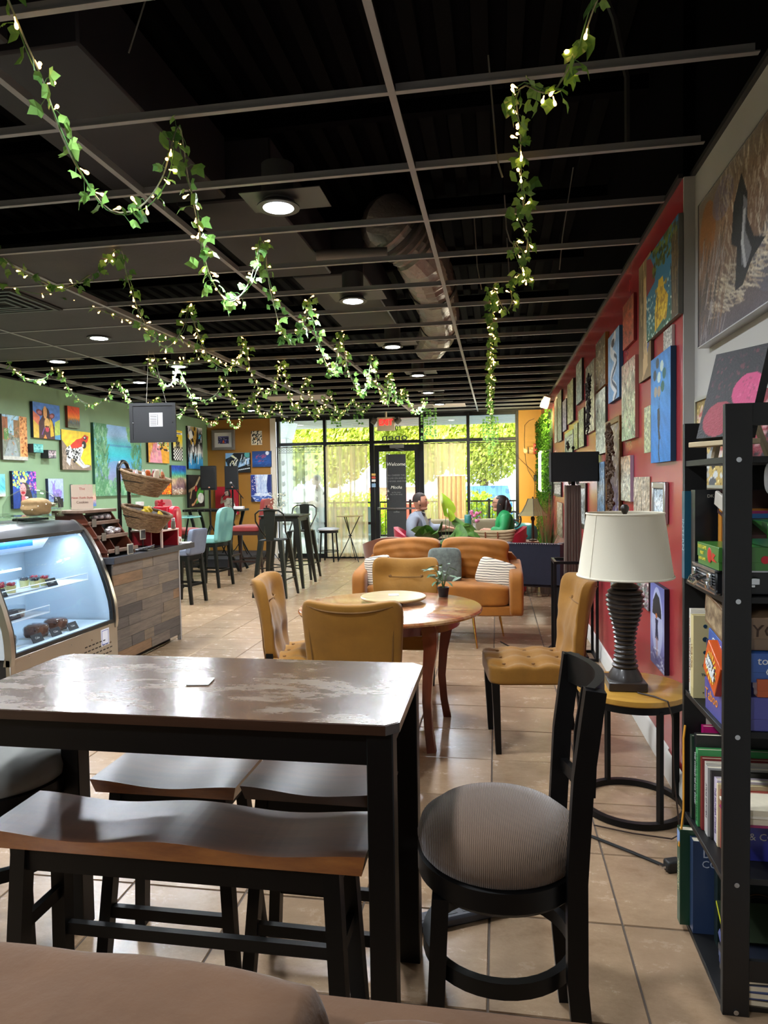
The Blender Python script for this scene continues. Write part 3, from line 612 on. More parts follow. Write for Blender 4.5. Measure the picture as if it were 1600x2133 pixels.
def p_queen(A):
    A.grad(['#1c3c8a', '#2448a8', '#1c2c80']).dots(60, .035, ['#b8d84a', '#70c8b0', '#e8e860'], (0, .55, .75, 1)).dots(60, .03, ['#b848b8', '#7040c0', '#e070b0'], (.7, .4, 1, 1)).strokes(70, .2, .006, ['#3a70c8', '#1a3060'], (.6, 0, 1, .5), (2, 2.5))
    A.poly([(.3, 0), (.9, 0), (.8, .35), (.62, .68), (.4, .7), (.3, .4)], '#3a3430').ell(.42, .5, .13, .17, '#e8a0a0').poly([(.3, .7), (.55, .7), (.6, .82), (.5, .76), (.42, .84), (.35, .76), (.28, .82)], '#e8d8a0').ell(.42, .42, .09, .04, '#c02038').rect(.34, .52, .38, .54, '#202020').rect(.46, .52, .5, .54, '#202020').poly([(.32, 0), (.55, 0), (.55, .32), (.36, .34)], '#e07080').poly([(.6, 0), (.8, .05), (.68, .22)], '#f0b050').noise(.05)
def p_snail(A): A.grad(['#8fa4dc', '#a8b8e6']).ell(.6, .32, .3, .22, '#8a78c8', .4).ell(.36, .55, .1, .25, '#8878c4').ell(.5, .2, .35, .12, '#7a6ab8').line([(.34, .7), (.22, .88)], .02, '#7a6ab8').line([(.4, .72), (.44, .9)], .02, '#7a6ab8').dots(16, .05, ['#a898dc', '#6a5aa8'], (.4, .15, .85, .5), .7).dots(8, .03, ['#5a68a0'], (0, .1, .3, .35)).noise(.04)
def p_flam(A): A.grad(['#3a70b8', '#e0a090', '#98a880', '#8aa078']).poly([(0, .65), (.55, .5), (.6, .28), (0, .3)], '#e8b0a0').rect(.5, .68, .58, 1, '#c84a50').rect(.68, .68, .76, 1, '#c84a50').rect(.58, .68, .62, 1, '#e8c8c0').poly([(0, 0), (.6, 0), (.5, .27), (0, .25)], '#3c78c0').noise()
def p_cyan(A): A.grad(['#d8c8b8', '#48b0b8', '#60b8c8', '#78c8d0']).noise(.08)
def p_head(A):
    A.grad(['#e8a030', '#f0b040']).poly([(.05, 0), (.65, 0), (.6, .4), (.45, .7), (.25, .65), (.1, .3)], '#e89aa8').ell(.5, .8, .18, .22, '#e8a0a8').dots(60, .05, ['#181818', '#302820', '#c8d048', '#e8e8e0'], (.45, .45, 1, 1)).strokes(20, .3, .008, ['#d8503a', '#f0e0a0', '#c060a0'], (.1, 0, .5, .6), (1.2, 1.9)).noise(.05)
def p_city(A):
    A.grad(['#e8e4dc', '#e8e4dc', '#f0d020', '#f0c818'])
    m = (np.floor(A.u*8)+np.floor(A.v*18)) % 2 == 0; A.put(m & (A.v < .45), '#141414').rect(.28, .4, .7, .62, '#181818').rect(.4, .5, .55, .78, '#181818').rect(0, .86, 1, .93, '#f4f0e8').strokes(18, .08, .01, ['#e8e0d0', '#f0d020'], (.28, .42, .7, .7)).rect(.1, .88, .85, .91, '#202020').noise(.04)
def p_xeye(A):
    A.grad(['#2a8ac8', '#38a0d8', '#f0f0ec', '#181818', '#101010', '#f0f0ec']).strokes(46, .3, .022, ['#f4f4f0', '#101010', '#1a1a1a'], (0, .1, 1, .75), (1.2, 1.9), .95).poly([(.3, 1), (.62, 1), (.58, .75), (.45, .55), (.32, .75)], '#b08a30').ell(.2, .78, .14, .12, '#e8e8e0').dots(10, .06, ['#101010', '#b08a30'], (0, .6, .6, 1)).line([(.74, .74), (.88, .82)], .018, '#38a0d8').line([(.76, .83), (.86, .72)], .018, '#38a0d8').noise(.04)
def p_beach(A): A.grad(['#7a5a40', '#a88a70', '#8a6a70', '#b89a80', '#c8a880', '#7ab078', '#2a90a8', '#2a50a8', '#2a3c98']).ell(.6, .4, .3, .2, '#6a4a5a', 0, .5).dots(60, .02, ['#f0e8d8', '#c0a088'], (0, 0, .7, .25)).noise(.1)
def p_flower(A): A.grad(['#e86818', '#f08a18', '#5a7840']).poly([(.1, .5), (.4, .65), (.45, .85), (.6, .68), (.95, .55), (.5, .45)], '#d83018').dots(30, .05, ['#f8c820', '#c82810', '#401818'], (0, 0, 1, .6)).noise()
def p_treefrog(A): A.grad(['#161412', '#1c1a16']).line([(0, .5), (.4, .62), (.7, .92)], .04, '#b8a078').line([(.2, .55), (.1, .3)], .035, '#b8a078').poly([(.45, .1), (.8, .2), (.95, .5), (.7, .62), (.5, .45)], '#4a9a3a').ell(.75, .28, .2, .16, '#d8d8d0').ell(.45, .58, .07, .09, '#c82020').ell(.45, .58, .025, .06, '#101010').line([(.5, .25), (.3, .1), (.2, .08)], .035, '#d8a070').noise(.05)
gl = [
 (5, 57, 862, 957, p_street, 'painting of a narrow street beside an orange spotted column, leftmost on the green wall', '#4a3c34'),
 (69, 125, 836, 911, p_cow, 'square painting of a cow head on blue on the green wall', '#1c2438'),
 (141, 166, 845, 890, p_sunset, 'small orange sunset painting high on the green wall', '#6a3a28'),
 (129, 189, 894, 978, p_frog, 'yellow painting of a red and black frog on the green wall', '#3a3220'),
 (197, 295, 880, 1034, p_lagoon, 'largest painting on the green wall, a turquoise lagoon between green trees', '#2c5a48'),
 (27, 76, 981, 1060, p_queen, 'blue painting of a crowned long-haired woman above the cake dome', '#10182c'),
 (101, 132, 997, 1046, p_snail, 'small periwinkle painting of a purple snail on the green wall', '#28304c'),
 (152, 200, 1009, 1057, p_flam, 'green, pink and blue abstract painting behind the cookie sign', '#2a3c4c'),
 (-22, 11, 987, 1035, p_cyan, 'pale cyan painting cut by the left edge on the green wall', '#2a6a70'),
 (309, 352, 902, 963, p_head, 'orange painting of a pink figure with black flowers below the hanging panel', '#241812'),
 (361, 380, 895, 958, p_city, 'narrow yellow painting with a black and white checkered street on the green wall', '#141414'),
 (392, 422, 887, 976, p_xeye, 'tall black, gold and blue abstract painting beside the green corner', '#101010'),
 (358, 388, 969, 1031, p_beach, 'beach painting with a blue and green top on the green wall', '#5a5048'),
 (337, 357, 994, 1030, p_flower, 'small orange flower painting between the basket and the beach painting', '#5a2c14'),
 (393, 426, 989, 1058, p_treefrog, 'black painting of a green tree frog behind the loudspeakers', '#0c0c0c')]
for i, (a, b, c, d_, f, l, s) in enumerate(gl): painting('g', a, b, c, d_, f, l, side=s, seed=i, t=.04, nx=84, ny=104)
for (a, b, c, d_, f, l) in ((70, 90, 924, 942, p_teal, 'tiny thick teal block canvas under the cow painting'), (101, 117, 937, 954, p_rose, 'tiny thick grey and pink block canvas left of the frog painting')): painting('g', a, b, c, d_, f, l, t=.11, side='#2c2c30', nx=16, ny=16)
# ---- ochre wall
def p_photo(A): A.grad(['#30304c', '#3a3a70', '#242440', '#6a6aa0']).dots(40, .05, ['#c8c8e8', '#20203c', '#6858c0']).poly([(.4, .1), (.6, .1), (.56, .45), (.45, .45)], '#e06030').noise(.1)
def p_blk(A): A.grad(['#e8d8b8', '#f0e8d8']).strokes(34, .3, .045, ['#101010'], (0, 0, 1, 1), (0, 1.7), 1).strokes(12, .2, .03, ['#f0e4cc'], (.1, .1, .9, .9), (0, 1.7), 1).ell(.45, .45, .08, .08, '#c08840')
def p_bus(A):
    A.grad(['#101418', '#88b8e0']).rect(0, 0, 1, 1, '#121418').poly([(0, 1), (.35, 1), (.2, .8), (0, .7)], '#88b8e0').poly([(0, 0), (.15, 0), (.1, .4), (0, .6)], '#88b8e0').ell(.3, .5, .25, .3, '#203848').ell(.3, .5, .2, .24, '#101418').poly([(.5, .25), (1, .45), (1, .75), (.6, .6)], '#98c4e8').strokes(30, .25, .012, ['#101418', '#e0ecf4'], (.55, .3, 1, .7), (1.2, 1.7), 1).poly([(.12, .15), (.5, .1), (.48, .25), (.15, .3)], '#e8e8c0').poly([(.2, .85), (.4, .7), (.5, .68), (.3, .9)], '#f0f0c8')
    A.strokes(12, .2, .014, ['#f4f0c8', '#f4f4f0'], (.15, .2, .45, .6), (1, 2), 1).ell(.9, .9, .12, .15, '#58a8a0').line([(.35, .1), (1, .22)], .02, '#e8f0f4')
def p_moon(A): A.grad(['#14386a', '#1c58a8', '#1a4a90', '#1c3c70']).ell(.8, .86, .09, .12, '#e8eef8').strokes(30, .2, .012, ['#2a70c0', '#123060'], (0, 0, 1, .6), (-.1, .1)).strokes(16, .12, .014, ['#d8485a'], (.12, .5, .7, .75), (.3, 1.2)).strokes(7, .08, .012, ['#d8485a'], (.3, .3, .6, .4), (.3, 1.2))
def p_fall(A):
    A.grad(['#d8e0f0', '#b8c8e8', '#c8d4ec']).poly([(0, 1), (.2, 1), (.28, .3), (0, .2)], '#2a3a88').poly([(1, 1), (.84, 1), (.76, .6), (.82, .3), (1, .2)], '#1c2c70').strokes(90, .35, .008, ['#ffffff', '#8aa4d0', '#d8e4f8'], (.25, .3, .78, .95), (1.5, 1.64)).rect(0, 0, 1, .2, '#3a58a8').strokes(50, .2, .012, ['#ffffff', '#5878c0'], (0, .03, 1, .32), (-.2, .3)).poly([(0, .2), (.12, .1), (.2, 0), (0, 0)], '#101a40').dots(14, .02, ['#e8d0d8'], (.02, .4, .2, .95)).strokes(12, .03, .008, ['#d86060'], (.24, .4, .32, .9))
def p_singer(A):
    A.rect(-1, -1, 2, 2, '#b81c30').poly([(.42, 0), (.92, 0), (.85, .35), (.72, .58), (.5, .6), (.38, .42)], '#e4ddd0').ell(.5, .78, .09, .12, '#c0a898').poly([(.4, .8), (.45, .95), (.6, .93), (.68, .7), (.6, .6), (.56, .85)], '#2c2628').line([(.45, .5), (.25, .42), (.3, .62)], .04, '#b09c8c').line([(.3, .62), (.42, .72)], .02, '#282424').strokes(14, .2, .01, ['#a89c90', '#6a6058'], (.45, .05, .85, .5)).ell(.47, .77, .03, .02, '#702020')
painting('f', 440, 487, 896, 938, p_photo, 'grey framed white-mounted night photograph on the ochre wall', t=.07, frame=mat('frame grey', '#77706a', .5), fw=.055, mount=.075, name='framed_picture', cat='picture')
painting('f', 523, 545, 898, 927, p_blk, 'small black and cream abstract painting on the ochre wall', t=.015, side='#d8d0c0')
painting('f', 469.5, 520, 944, 985, p_bus, 'black and sky blue painting of an old bus on the ochre wall', t=.06, side='#101010', nx=90, ny=70)
painting('f', 525, 564.6, 940, 973, p_moon, 'dark blue painting of the moon over water with pink script on the ochre wall', t=.04, side='#142c50')
painting('f', 522, 565, 989, 1045, p_fall, 'blue and white waterfall painting on the ochre wall', t=.05, side='#101830', nx=80, ny=96)
painting('f', 448, 496, 1014, 1072, p_singer, 'red painting of a woman singing in a white coat behind the microphone', t=.04, side='#5a1018', plane=FY-.05, nx=90, ny=100)
obj('motion_sensor', MB().box(-.04, 0, 0, .04, .04, .11, .01), WHT, loc=(-5.88, FY-.045, 2.72), label='small white sensor high in the corner of the green and ochre walls', cat='sensor')
# ---- red wall
def p_ball(A):
    A.grad(['#2f7fc8', '#3a84d0', '#4a94d8', '#3a80c8']).noise(.05)
    for x, y, c in ((.36, .93, '#3a4650'), (.58, .88, '#c8dcd8'), (.22, .83, '#3a4650'), (.7, .80, '#2e6a66'), (.44, .79, '#c8e0e0'), (.26, .67, '#a8a090'), (.44, .66, '#a89a88'), (.62, .69, '#2a6a5c')): A.ell(x, y, .085, .05, c)
    A.line([(.46, .61), (.44, .5)], .008, '#30343c').poly([(.36, .5), (.46, .51), (.5, .42), (.46, .3), (.52, .22), (.42, .2), (.38, .3), (.36, .42)], '#2c343e').line([(.44, .2), (.42, .08), (.46, .02)], .022, '#2c343e')
def p_yellow(A):
    A.grad(['#3a6a50', '#2a6a80', '#2a80b0', '#2a78a8']).dots(160, .016, ['#d8e8d8', '#88b8c0', '#1c3c38'], (0, 0, 1, .55)).poly([(0, .55), (.3, .62), (.3, .75), (.15, .95), (0, 1)], '#8a2838').dots(90, .035, ['#4a5a20', '#6a8028', '#2c3c18'], (.25, .7, .95, 1)).rect(.82, 0, 1, .85, '#5a4834').strokes(30, .3, .008, ['#3a2c20', '#8a7450'], (.82, 0, 1, .8), (1.4, 1.7)).poly([(.3, .03), (.68, .12), (.72, .3), (.6, .42), (.56, .57), (.42, .58), (.38, .42), (.3, .3)], '#d8b020').dots(60, .03, ['#f0d048', '#a87c18'], (.34, .08, .66, .5), .8).line([(.36, .05), (.4, .4)], .012, '#7a5c10')
def p_red1(A): A.grad(['#a84a30', '#b05038', '#8a3a28']).strokes(40, .3, .02, ['#c86848', '#6a2a1c'], a=.5).noise(.1)
def p_gown(A): A.grad(['#8a7048', '#7a6038', '#5a4a34', '#9a8460']).poly([(.3, 0), (.75, .1), (.6, .45), (.62, .85), (.4, .85), (.42, .45)], '#c8a878').strokes(30, .3, .02, ['#e0c898', '#6a5030'], (.2, 0, .8, .8), (1.3, 1.9), .7).poly([(.7, .2), (1, .35), (.8, .6)], '#4860a0')
def p_lady(A): A.grad(['#6a9ac8', '#88b0d8', '#7aa0c8']).line([(.5+.22*sin(k*.55), k/26) for k in range(25)], .08, '#d8dce4').line([(.58+.22*sin(k*.55), k/26) for k in range(18)], .03, '#384860').ell(.45, .85, .15, .06, '#3a3438').noise(.06)
def tex(*cs, seed=0, n=260, w=.012, L=.1, ang=(0, 3.14)):
    def f(A): A.grad(list(cs)).strokes(n, L, w, list(cs)+['#f0ece0', '#2c2820'], ang=ang, a=.55).noise(.12)
    return f
def p_umb(A):
    A.grad(['#5a5888', '#7878b0', '#a8b0d8', '#7c80c0', '#6068a8']).ell(.5, .55, .38, .42, '#c8d0ec', 0, .7).poly([(.15, .62), (.2, .78), (.42, .9), (.65, .86), (.78, .72), (.8, .62)], '#20242c').line([(.45, .9), (.45, .5)], .01, '#20242c').ell(.45, .62, .07, .03, '#c87840').poly([(.36, .58), (.58, .58), (.54, .5), (.6, .34), (.36, .34), (.4, .5)], '#283050').line([(.44, .34), (.46, .14)], .025, '#b08880').line([(.53, .34), (.52, .16)], .02, '#b08880').strokes(40, .25, .012, ['#e8ecf8', '#4a4878'], (0, 0, 1, .2), (-.3, .3), .5)
gold = mat('old gold frame', '#6f4a20', .4, .3, var=.2, vs=20); silver = mat('silver frame', '#a8a8a8', .3, .7); dk = mat('dark brown frame', '#2a1c14', .4)
rl_ = [
 (1356, 1397, 752, 965, p_ball, 'tall blue painting of a figure holding balloons on the red wall', dict(side='#16405c', t=.06, nx=50, ny=110, at='l')),
 (1347, 1413, 542, 714, p_yellow, 'painting of a yellow cloaked figure under a tree, high on the red wall', dict(side='#6a6862', t=.05, nx=70, ny=90)),
 (1297.5, 1320, 640, 731, p_red1, 'small rust red square painting high on the red wall', dict(side='#7a1a20', t=.04)),
 (1331, 1356, 560, 799, p_gown, 'tall brown painting of a draped dress left of the yellow cloaked figure', dict(side='#4a3828')),
 (1382, 1400, 692, 740, tex('#c8c4bc', '#a8a49c'), 'small narrow pale painting under the yellow cloaked figure', dict(side='#c8c4bc', t=.03, nx=12, ny=30)),
 (1267, 1290, 706, 842, p_lady, 'tall pale blue painting with a white ribbon figure on the red wall', dict(side='#2c5a80', t=.06, ny=90)),
 (1241, 1261, 718, 817, tex('#6a5840', '#8a7450', '#4a3c2c'), 'brown textured painting with an orange wood edge, high on the red wall', dict(side='#8a5a20', t=.06)),
 (1295, 1323, 764, 920, tex('#9ab08a', '#b0b890', '#a8a088', '#c09888'), 'tall pale green painting of a veiled woman left of the balloon painting', dict(side='#a86a60', t=.05, ny=90)),
 (1241, 1261, 822, 948, tex('#c8ccb8', '#8a9078', '#d8dcd0'), 'tall mottled white and green painting left of the ornate framed one', dict(side='#3a3c34', t=.04, ny=80)),
 (1220, 1238, 768, 905, tex('#d0cca8', '#b0ac80', '#60584c'), 'tall cream canvas with a column of dark flowers on the red wall', dict(side='#a8a490', t=.05, ny=80)),
 (1200, 1212, 762, 845, tex('#8a9890', '#a8b4a8'), 'tall grey-green painting high on the far red wall', dict(side='#1c1c1c', t=.05)),
 (1182, 1194, 803, 885, tex('#b8b47a', '#989058', '#c8c8a0'), 'yellowish textured painting with a dark edge near the far end of the red wall', dict(side='#181410', t=.06)),
 (1172, 1179.5, 838, 900, tex('#988a9a', '#b0a0a0'), 'narrow mauve painting near the far end of the red wall', dict(side='#282028', t=.04)),
 (1161.5, 1169.5, 822, 922, tex('#8a906a', '#a8a880'), 'narrow olive painting beside the far end flood lamp', dict(side='#1c1c14', t=.05)),
 (1155, 1160, 836, 924, tex('#c0c098', '#a8a078'), 'farthest narrow pale painting, beside the green hedge panel', dict(side='#a09870', t=.03, nx=10, ny=24)),
 (1195, 1203, 886, 938, tex('#98a048', '#b8bc70'), 'small yellow-green painting above the black lamp shade', dict(side='#484a28', t=.04)),
 (1205.5, 1216, 857, 933, tex('#a8ac70', '#8a9060'), 'olive painting with a thick black edge above the black lamp shade', dict(side='#0c0c0c', t=.06)),
 (1342, 1355, 850, 944, tex('#a8b48a', '#c0c49a'), 'pale green unframed sheet beside the balloon painting', dict(t=.008, side='#a8b48a')),
 (1293.5, 1313, 952, 1042, tex('#b8b8a0', '#c8c8b8', '#c8a078'), 'pale marbled canvas right of the ornate frame', dict(side='#a890a8', t=.05)),
 (1320, 1353, 994, 1078, tex('#b8a890', '#a89880', '#c8bca4', L=.3, ang=(1.4, 1.7)), 'beige bark-textured panel behind the table lamp shade', dict(t=.012, side='#a89880')),
 (1244, 1259, 964, 1075, tex('#3a6a9a', '#b8c4cc', '#6a90b8'), 'blue and white painting right of the black lamp shade', dict(side='#2c3c50', t=.04)),
 (1160.5, 1171, 1045, 1112, tex('#9a8a6a', '#b8a888'), 'tan canvas low on the far red wall by the grasses', dict(side='#6a5a48', t=.03)),
 (1355, 1384, 1209, 1374, p_umb, 'violet painting of a woman walking under a black umbrella, low by the side table', dict(side='#1c1430', t=.055, nx=50, ny=90)),
 (1272, 1291, 1196, 1262, tex('#5a7a78', '#a0a8a0', '#3c4c4c'), 'narrow grey-green painting low behind the table lamp', dict(side='#2a3434', t=.03)),
 (1326, 1351, 1196, 1252, tex('#7a6a88', '#b8b0b8', '#3a6048', '#a04858', n=500, w=.03, L=.05), 'lumpy mosaic canvas of coloured scraps low behind the table lamp', dict(side='#3a2c34', t=.05)),
]
for i, (a, b, c, d_, f, l, k) in enumerate(rl_):
    k['nx'] = int(k.get('nx', 22)*1.6); k['ny'] = int(k.get('ny', 60)*1.5); painting('r', a, b, c, d_, f, l, seed=40+i, **k)
for (a, b, c, d_, f, l, fr, fw, cat) in (
   (1261, 1290, 880, 1071, tex('#4a3a68', '#6a5a48', '#8a7a5a'), 'ornate wood-framed collage of dark twigs on purple, middle of the red wall', gold, .04, 'picture'),
   (1176.5, 1193, 905, 952, tex('#8a9068', '#b0b490'), 'silver-framed picture of a dark flower just above the black lamp shade', silver, .05, 'picture'),
   (1356, 1384, 1004, 1086, tex('#b8ccd8', '#e0e8ec', '#90a8b8'), 'silver-framed pale blue picture beside the bookshelf, behind the white lamp shade', silver, .035, 'picture'),
   (1205.5, 1219, 1006, 1097, tex('#c8d0d0', '#484c50', '#e8e8e8'), 'dark brown framed winter picture beside the floor lamp column', dk, .05, 'picture'),
   (1153, 1168, 1004, 1032, tex('#c8c0b8', '#8a8078'), 'small framed picture left of the floor lamp column', dk, .03, 'picture')):
    o = painting('r', a, b, c, d_, f, l, frame=fr, fw=fw, t=.05, seed=len(l), nx=20, ny=50, name='framed_picture', cat=cat)
# relief on two of them: dried flowers and twigs
def relief(px0, px1, py0, py1, n, s, m, label, cat='dried flowers'):
    r = random.Random(int(px0)); mb = MB(); pts = []
    for i in range(n):
        px, py = r.uniform(px0, px1), r.uniform(py0, py1); p = onX(px, py, RX-.075)
        for k in range(5):
            t = r.uniform(0, 6.28); e = p+Vector((-r.uniform(.0, .03), s*cos(t), s*sin(t))); mb.tube([p, (p+e)/2+Vector((-.012, 0, 0)), e], [.007, .010, .002], 4)
    return obj('dried_flowers', mb, m, label=label, cat=cat, kind='stuff')
relief(1226, 1231, 790, 893, 20, .07, mat('dried dark', '#2a2220', .8), 'column of dried dark flowers fixed to the cream canvas')
relief(1270, 1281, 895, 1060, 34, .06, mat('dried brown', '#4a3424', .8), 'dried twigs and blooms fixed inside the ornate wood frame')
relief(1184, 1187, 922, 940, 3, .05, mat('dried dark', '#2a2220', .8), 'single dark dried flower in the silver frame')
# ---- grey wall
def p_embrace(A):
    A.grad(['#5a5058', '#5c4e4a', '#80604a', '#8a6a50', '#7a7068']).ell(.12, .75, .1, .2, '#9a5a20', 0, .7).ell(.3, .85, .12, .12, '#7a7090', 0, .6).ell(.95, .6, .15, .3, '#a85c20', 0, .8).ell(.8, .25, .2, .2, '#5a5a68', 0, .7)
    A.strokes(420, .10, .005, ['#c8b8a0', '#a08468', '#5a4434', '#e0d4c0'], (.25, .2, .9, .95), (1.2, 2), .5).strokes(160, .14, .005, ['#d8ccb4', '#b8a488'], (.2, .1, .8, .35), (2.1, 2.9), .6).strokes(120, .2, .006, ['#8a6850', '#3c3430', '#a8a0a0'], (0, 0, .3, .6), (1.1, 1.5), .5)
    A.poly([(.42, .72), (.5, .86), (.56, .7), (.56, .56), (.62, .42), (.72, .36), (.6, .30), (.52, .2), (.44, .2), (.46, .45), (.40, .5)], '#16161c').poly([(.52, .72), (.56, .66), (.54, .5), (.6, .36), (.56, .3), (.5, .32)], '#8a8a90', .8).line([(.53, .62), (.51, .45), (.54, .3)], .012, '#b8b8bc').noise(.06, 3)
Yg = onX(1456, 577, GX-.045).y; zt = onX(1456, 430, GX-.045).z; zb = onX(1456, 724, GX-.045).z
wG = 1.02; hG = zt-zb
o = thing('painting', 'large brown and silver painting of an embracing couple on the grey wall, upper right', 'painting', (GX-.002, Yg-wG/2, zb), -pi/2)
me = art_mesh('canvas', wG, hG, .043, p_embrace, mat('canvas side #3a3a3c', '#3a3a3c', .5), 180, 180, 3); obj('canvas', me, None, o)
mb = MB()
for q in ((-wG/2-.004, -.004, wG/2+.004, 0), (-wG/2-.004, hG, wG/2+.004, hG+.004), (-wG/2-.004, 0, -wG/2, hG), (wG/2, 0, wG/2+.004, hG)): mb.box(q[0], -.047, q[1], q[2], 0, q[3])
obj('frame', mb, silver, o)
def p_gold(A): A.grad(['#b89a50', '#d8c078', '#8a7030']).dots(400, .014, ['#fff0b0', '#6a5424', '#d8b860', '#1c1814'], a=.9).dots(26, .05, ['#d0d4d4', '#a8acac', '#50545a'], (.1, 0, 1, .45)).strokes(30, .3, .022, ['#7a1c28', '#a83c40', '#d8b8b0'], (.05, .3, .6, 1)).dots(14, .04, ['#28201c'], (0, .1, .5, .5))
a = onX(1448, 917, GX-.04); b = onX(1448, 838, GX-.04); c = onX(1448, 1010, GX-.04); w_ = .62
o = thing('framed_picture', 'glittering gold collage on the grey wall behind the top of the bookshelf', 'picture', (GX-.002, a.y-w_/2, c.z), -pi/2)
me = art_mesh('picture', w_, b.z-c.z, .03, p_gold, silver, 70, 60, 5); obj('picture', me, None, o)
mb = MB(); hh_ = b.z-c.z
for q in ((-w_/2-.012, -.012, w_/2+.012, 0), (-w_/2-.012, hh_, w_/2+.012, hh_+.012), (-w_/2-.012, 0, -w_/2, hh_), (w_/2, 0, w_/2+.012, hh_)): mb.box(q[0], -.038, q[1], q[2], 0, q[3])
obj('frame', mb, silver, o)
# ================================================================ FOREGROUND
M_couch = mat('brown microsuede', '#563a22', .9, var=.16, vs=5, bump=.25, bs=35, sheen=.1)
M_seam = mat('brown thread', '#7c6450', .8)
def wood(name, c, c2, st=(1, 10, 10), rough=.28, vs=2.2, coat=.35, bump=.05): return mat(name, c, rough, col2=c2, vs=vs, stretch=st, bump=bump, bs=30, coat=coat)
M_ptop = wood('worn brown table wood', '#35201300'[:7], '#523624', (1.2, 12, 6), .30, 1.6)
def worn_top():
    nt = M_ptop.node_tree; N = nt.nodes; L = nt.links; b = N['Principled BSDF']; tc = [n for n in N if n.type == 'TEX_COORD'][0]
    mp = N.new('ShaderNodeMapping'); mp.inputs['Scale'].default_value = (2.2, 5, 2); L.new(tc.outputs['Object'], mp.inputs[0])
    nz = N.new('ShaderNodeTexNoise'); nz.inputs['Scale'].default_value = 1.3; nz.inputs['Detail'].default_value = 9; nz.inputs['Roughness'].default_value = .72; L.new(mp.outputs[0], nz.inputs[0])
    rp = N.new('ShaderNodeValToRGB'); rp.color_ramp.elements[0].position = .49; rp.color_ramp.elements[1].position = .68; L.new(nz.outputs[0], rp.inputs[0])
    mx = N.new('ShaderNodeMixRGB'); mx.inputs[2].default_value = (*lin('#66533f'), 1); old = b.inputs['Base Color'].links[0].from_socket
    L.new(rp.outputs[0], mx.inputs[0]); L.new(old, mx.inputs[1]); L.new(mx.outputs[0], b.inputs['Base Color'])
    mr = N.new('ShaderNodeMapRange'); mr.inputs[3].default_value = .22; mr.inputs[4].default_value = .42; L.new(rp.outputs[0], mr.inputs[0]); L.new(mr.outputs[0], b.inputs['Roughness'])
worn_top()
M_seatw = wood('chestnut seat wood', '#2c150a', '#4c2a16', (1.5, 10, 6), .3, coat=.0, bump=.01)
M_edge = wood('worn orange wood edge', '#6e3a18', '#a0642c', (2, 10, 8), .3)
M_leg = mat('black stained wood', '#060505', .45, spec=.25, var=.2, vs=4)
# brown sofa just in front of the viewer, seen over its back cushions
sf = thing('brown_sofa', 'brown microsuede sofa across the bottom edge, seen from above its back', 'sofa', (-.35, .45, 0))
def pf(k): return lambda q: (0, 0, 0)
obj('base', MB().box(-1.25, -.42, .10, 1.18, .36, .36, .03), M_couch, sf)
obj('back', MB().soft((-.03, .33, .60), (2.4, .18, .46), 8, 8), M_couch, sf)
for x0, x1 in ((-1.15, .1), (.1, 1.08)): obj('seat_cushion', MB().soft(((x0+x1)/2, -.12, .43), (x1-x0, .62, .18), 7, 7), M_couch, sf)
def bc(x0, x1, zt, dy, seed):
    w = x1-x0; c = Vector(((x0+x1)/2, .20+dy, zt-.24)); sg = lambda a: 1 if a > 0 else -1
    def fn(q):
        a = abs(q.x); X = (w/2-.035)*min(1, a/.7)+.035*max(0, a-.7)/.3; up = max(0, q.z)**2
        return (sg(q.x)*X-q.x*w/2, -.02*(1-q.x*q.x)*(1-q.z*q.z), .003*sin(q.x*11+2*seed)*up-sum(.007*math.exp(-((q.x-c_-.12*q.y)/.03)**2) for c_ in (-.62, -.2, .35, .6))*up-.012*a**10)
    o = obj('back_cushion', MB().soft(c, (w, .26, .50), 5, 28, fn), M_couch, sf, ang=60)
    for qy in (-.50, -.60):
        P_ = []
        for k in range(-30, 31):
            qx = k/31; qz = max(0, 1-abs(qx)**5-abs(qy)**5)**.2; q = Vector((qx, qy, qz)); f = Vector(fn(q)); P_.append(c+Vector((qx*w/2, qy*.13, qz*.25))+f+Vector((0, 0, .0006)))
        obj('stitch_seam', MB().tube(P_, .0009, 4), M_seam, o)
bc(-1.35, .165, .937, .0, 1); bc(.163, 1.13, .897, .0, 4)
for x in (-1.22, 1.13): obj('arm', MB().soft((x, .0, .44), (.17, .84, .52), 7, 7), M_couch, sf)
for x in (-1.15, 1.1):
    for y in (-.35, .28): obj('leg', MB().box(x-.03, y-.03, 0, x+.03, y+.03, .11), M_leg, sf)
# counter-height table
pt = thing('counter_height_table', 'dark counter-height table with a worn, patchy brown top in the foreground', 'table', (-.86, 1.85, 0))
def ptop(x0, x1, y0, y1, c): return [(x0+c, y0), (x1-c, y0), (x1, y0+c), (x1, y1-c), (x1-c, y1), (x0+c, y1), (x0, y1-c), (x0, y0+c)]
tt = obj('tabletop', MB().prism(ptop(-.62, .625, -.285, .285, .03), 'z', .905, .9285), wood('table edge wood', '#24140d', '#3a2418'), pt); obj('worn_surface', MB().prism(ptop(-.617, .622, -.282, .282, .029), 'z', .9285, .93), M_ptop, tt)
obj('apron', MB().box(-.585, -.255, .82, .59, -.23, .905).box(-.585, .23, .82, .59, .255, .905).box(-.585, -.23, .82, -.56, .23, .905).box(.565, -.23, .82, .59, .23, .905), M_leg, pt)
for x in (-.60, .545):
    for y in (-.27, .205): obj('leg', MB().box(x, y, 0, x+.065, y+.065, .905, .003), M_leg, pt)
obj('card', MB().box(-.033, -.033, 0, .033, .033, .004, .001), mat('white card', '#e6e6e2', .4), loc=onZ(418, 1421, .931), rz=rad(8), label='small square white card lying on the worn counter-height table', cat='card')
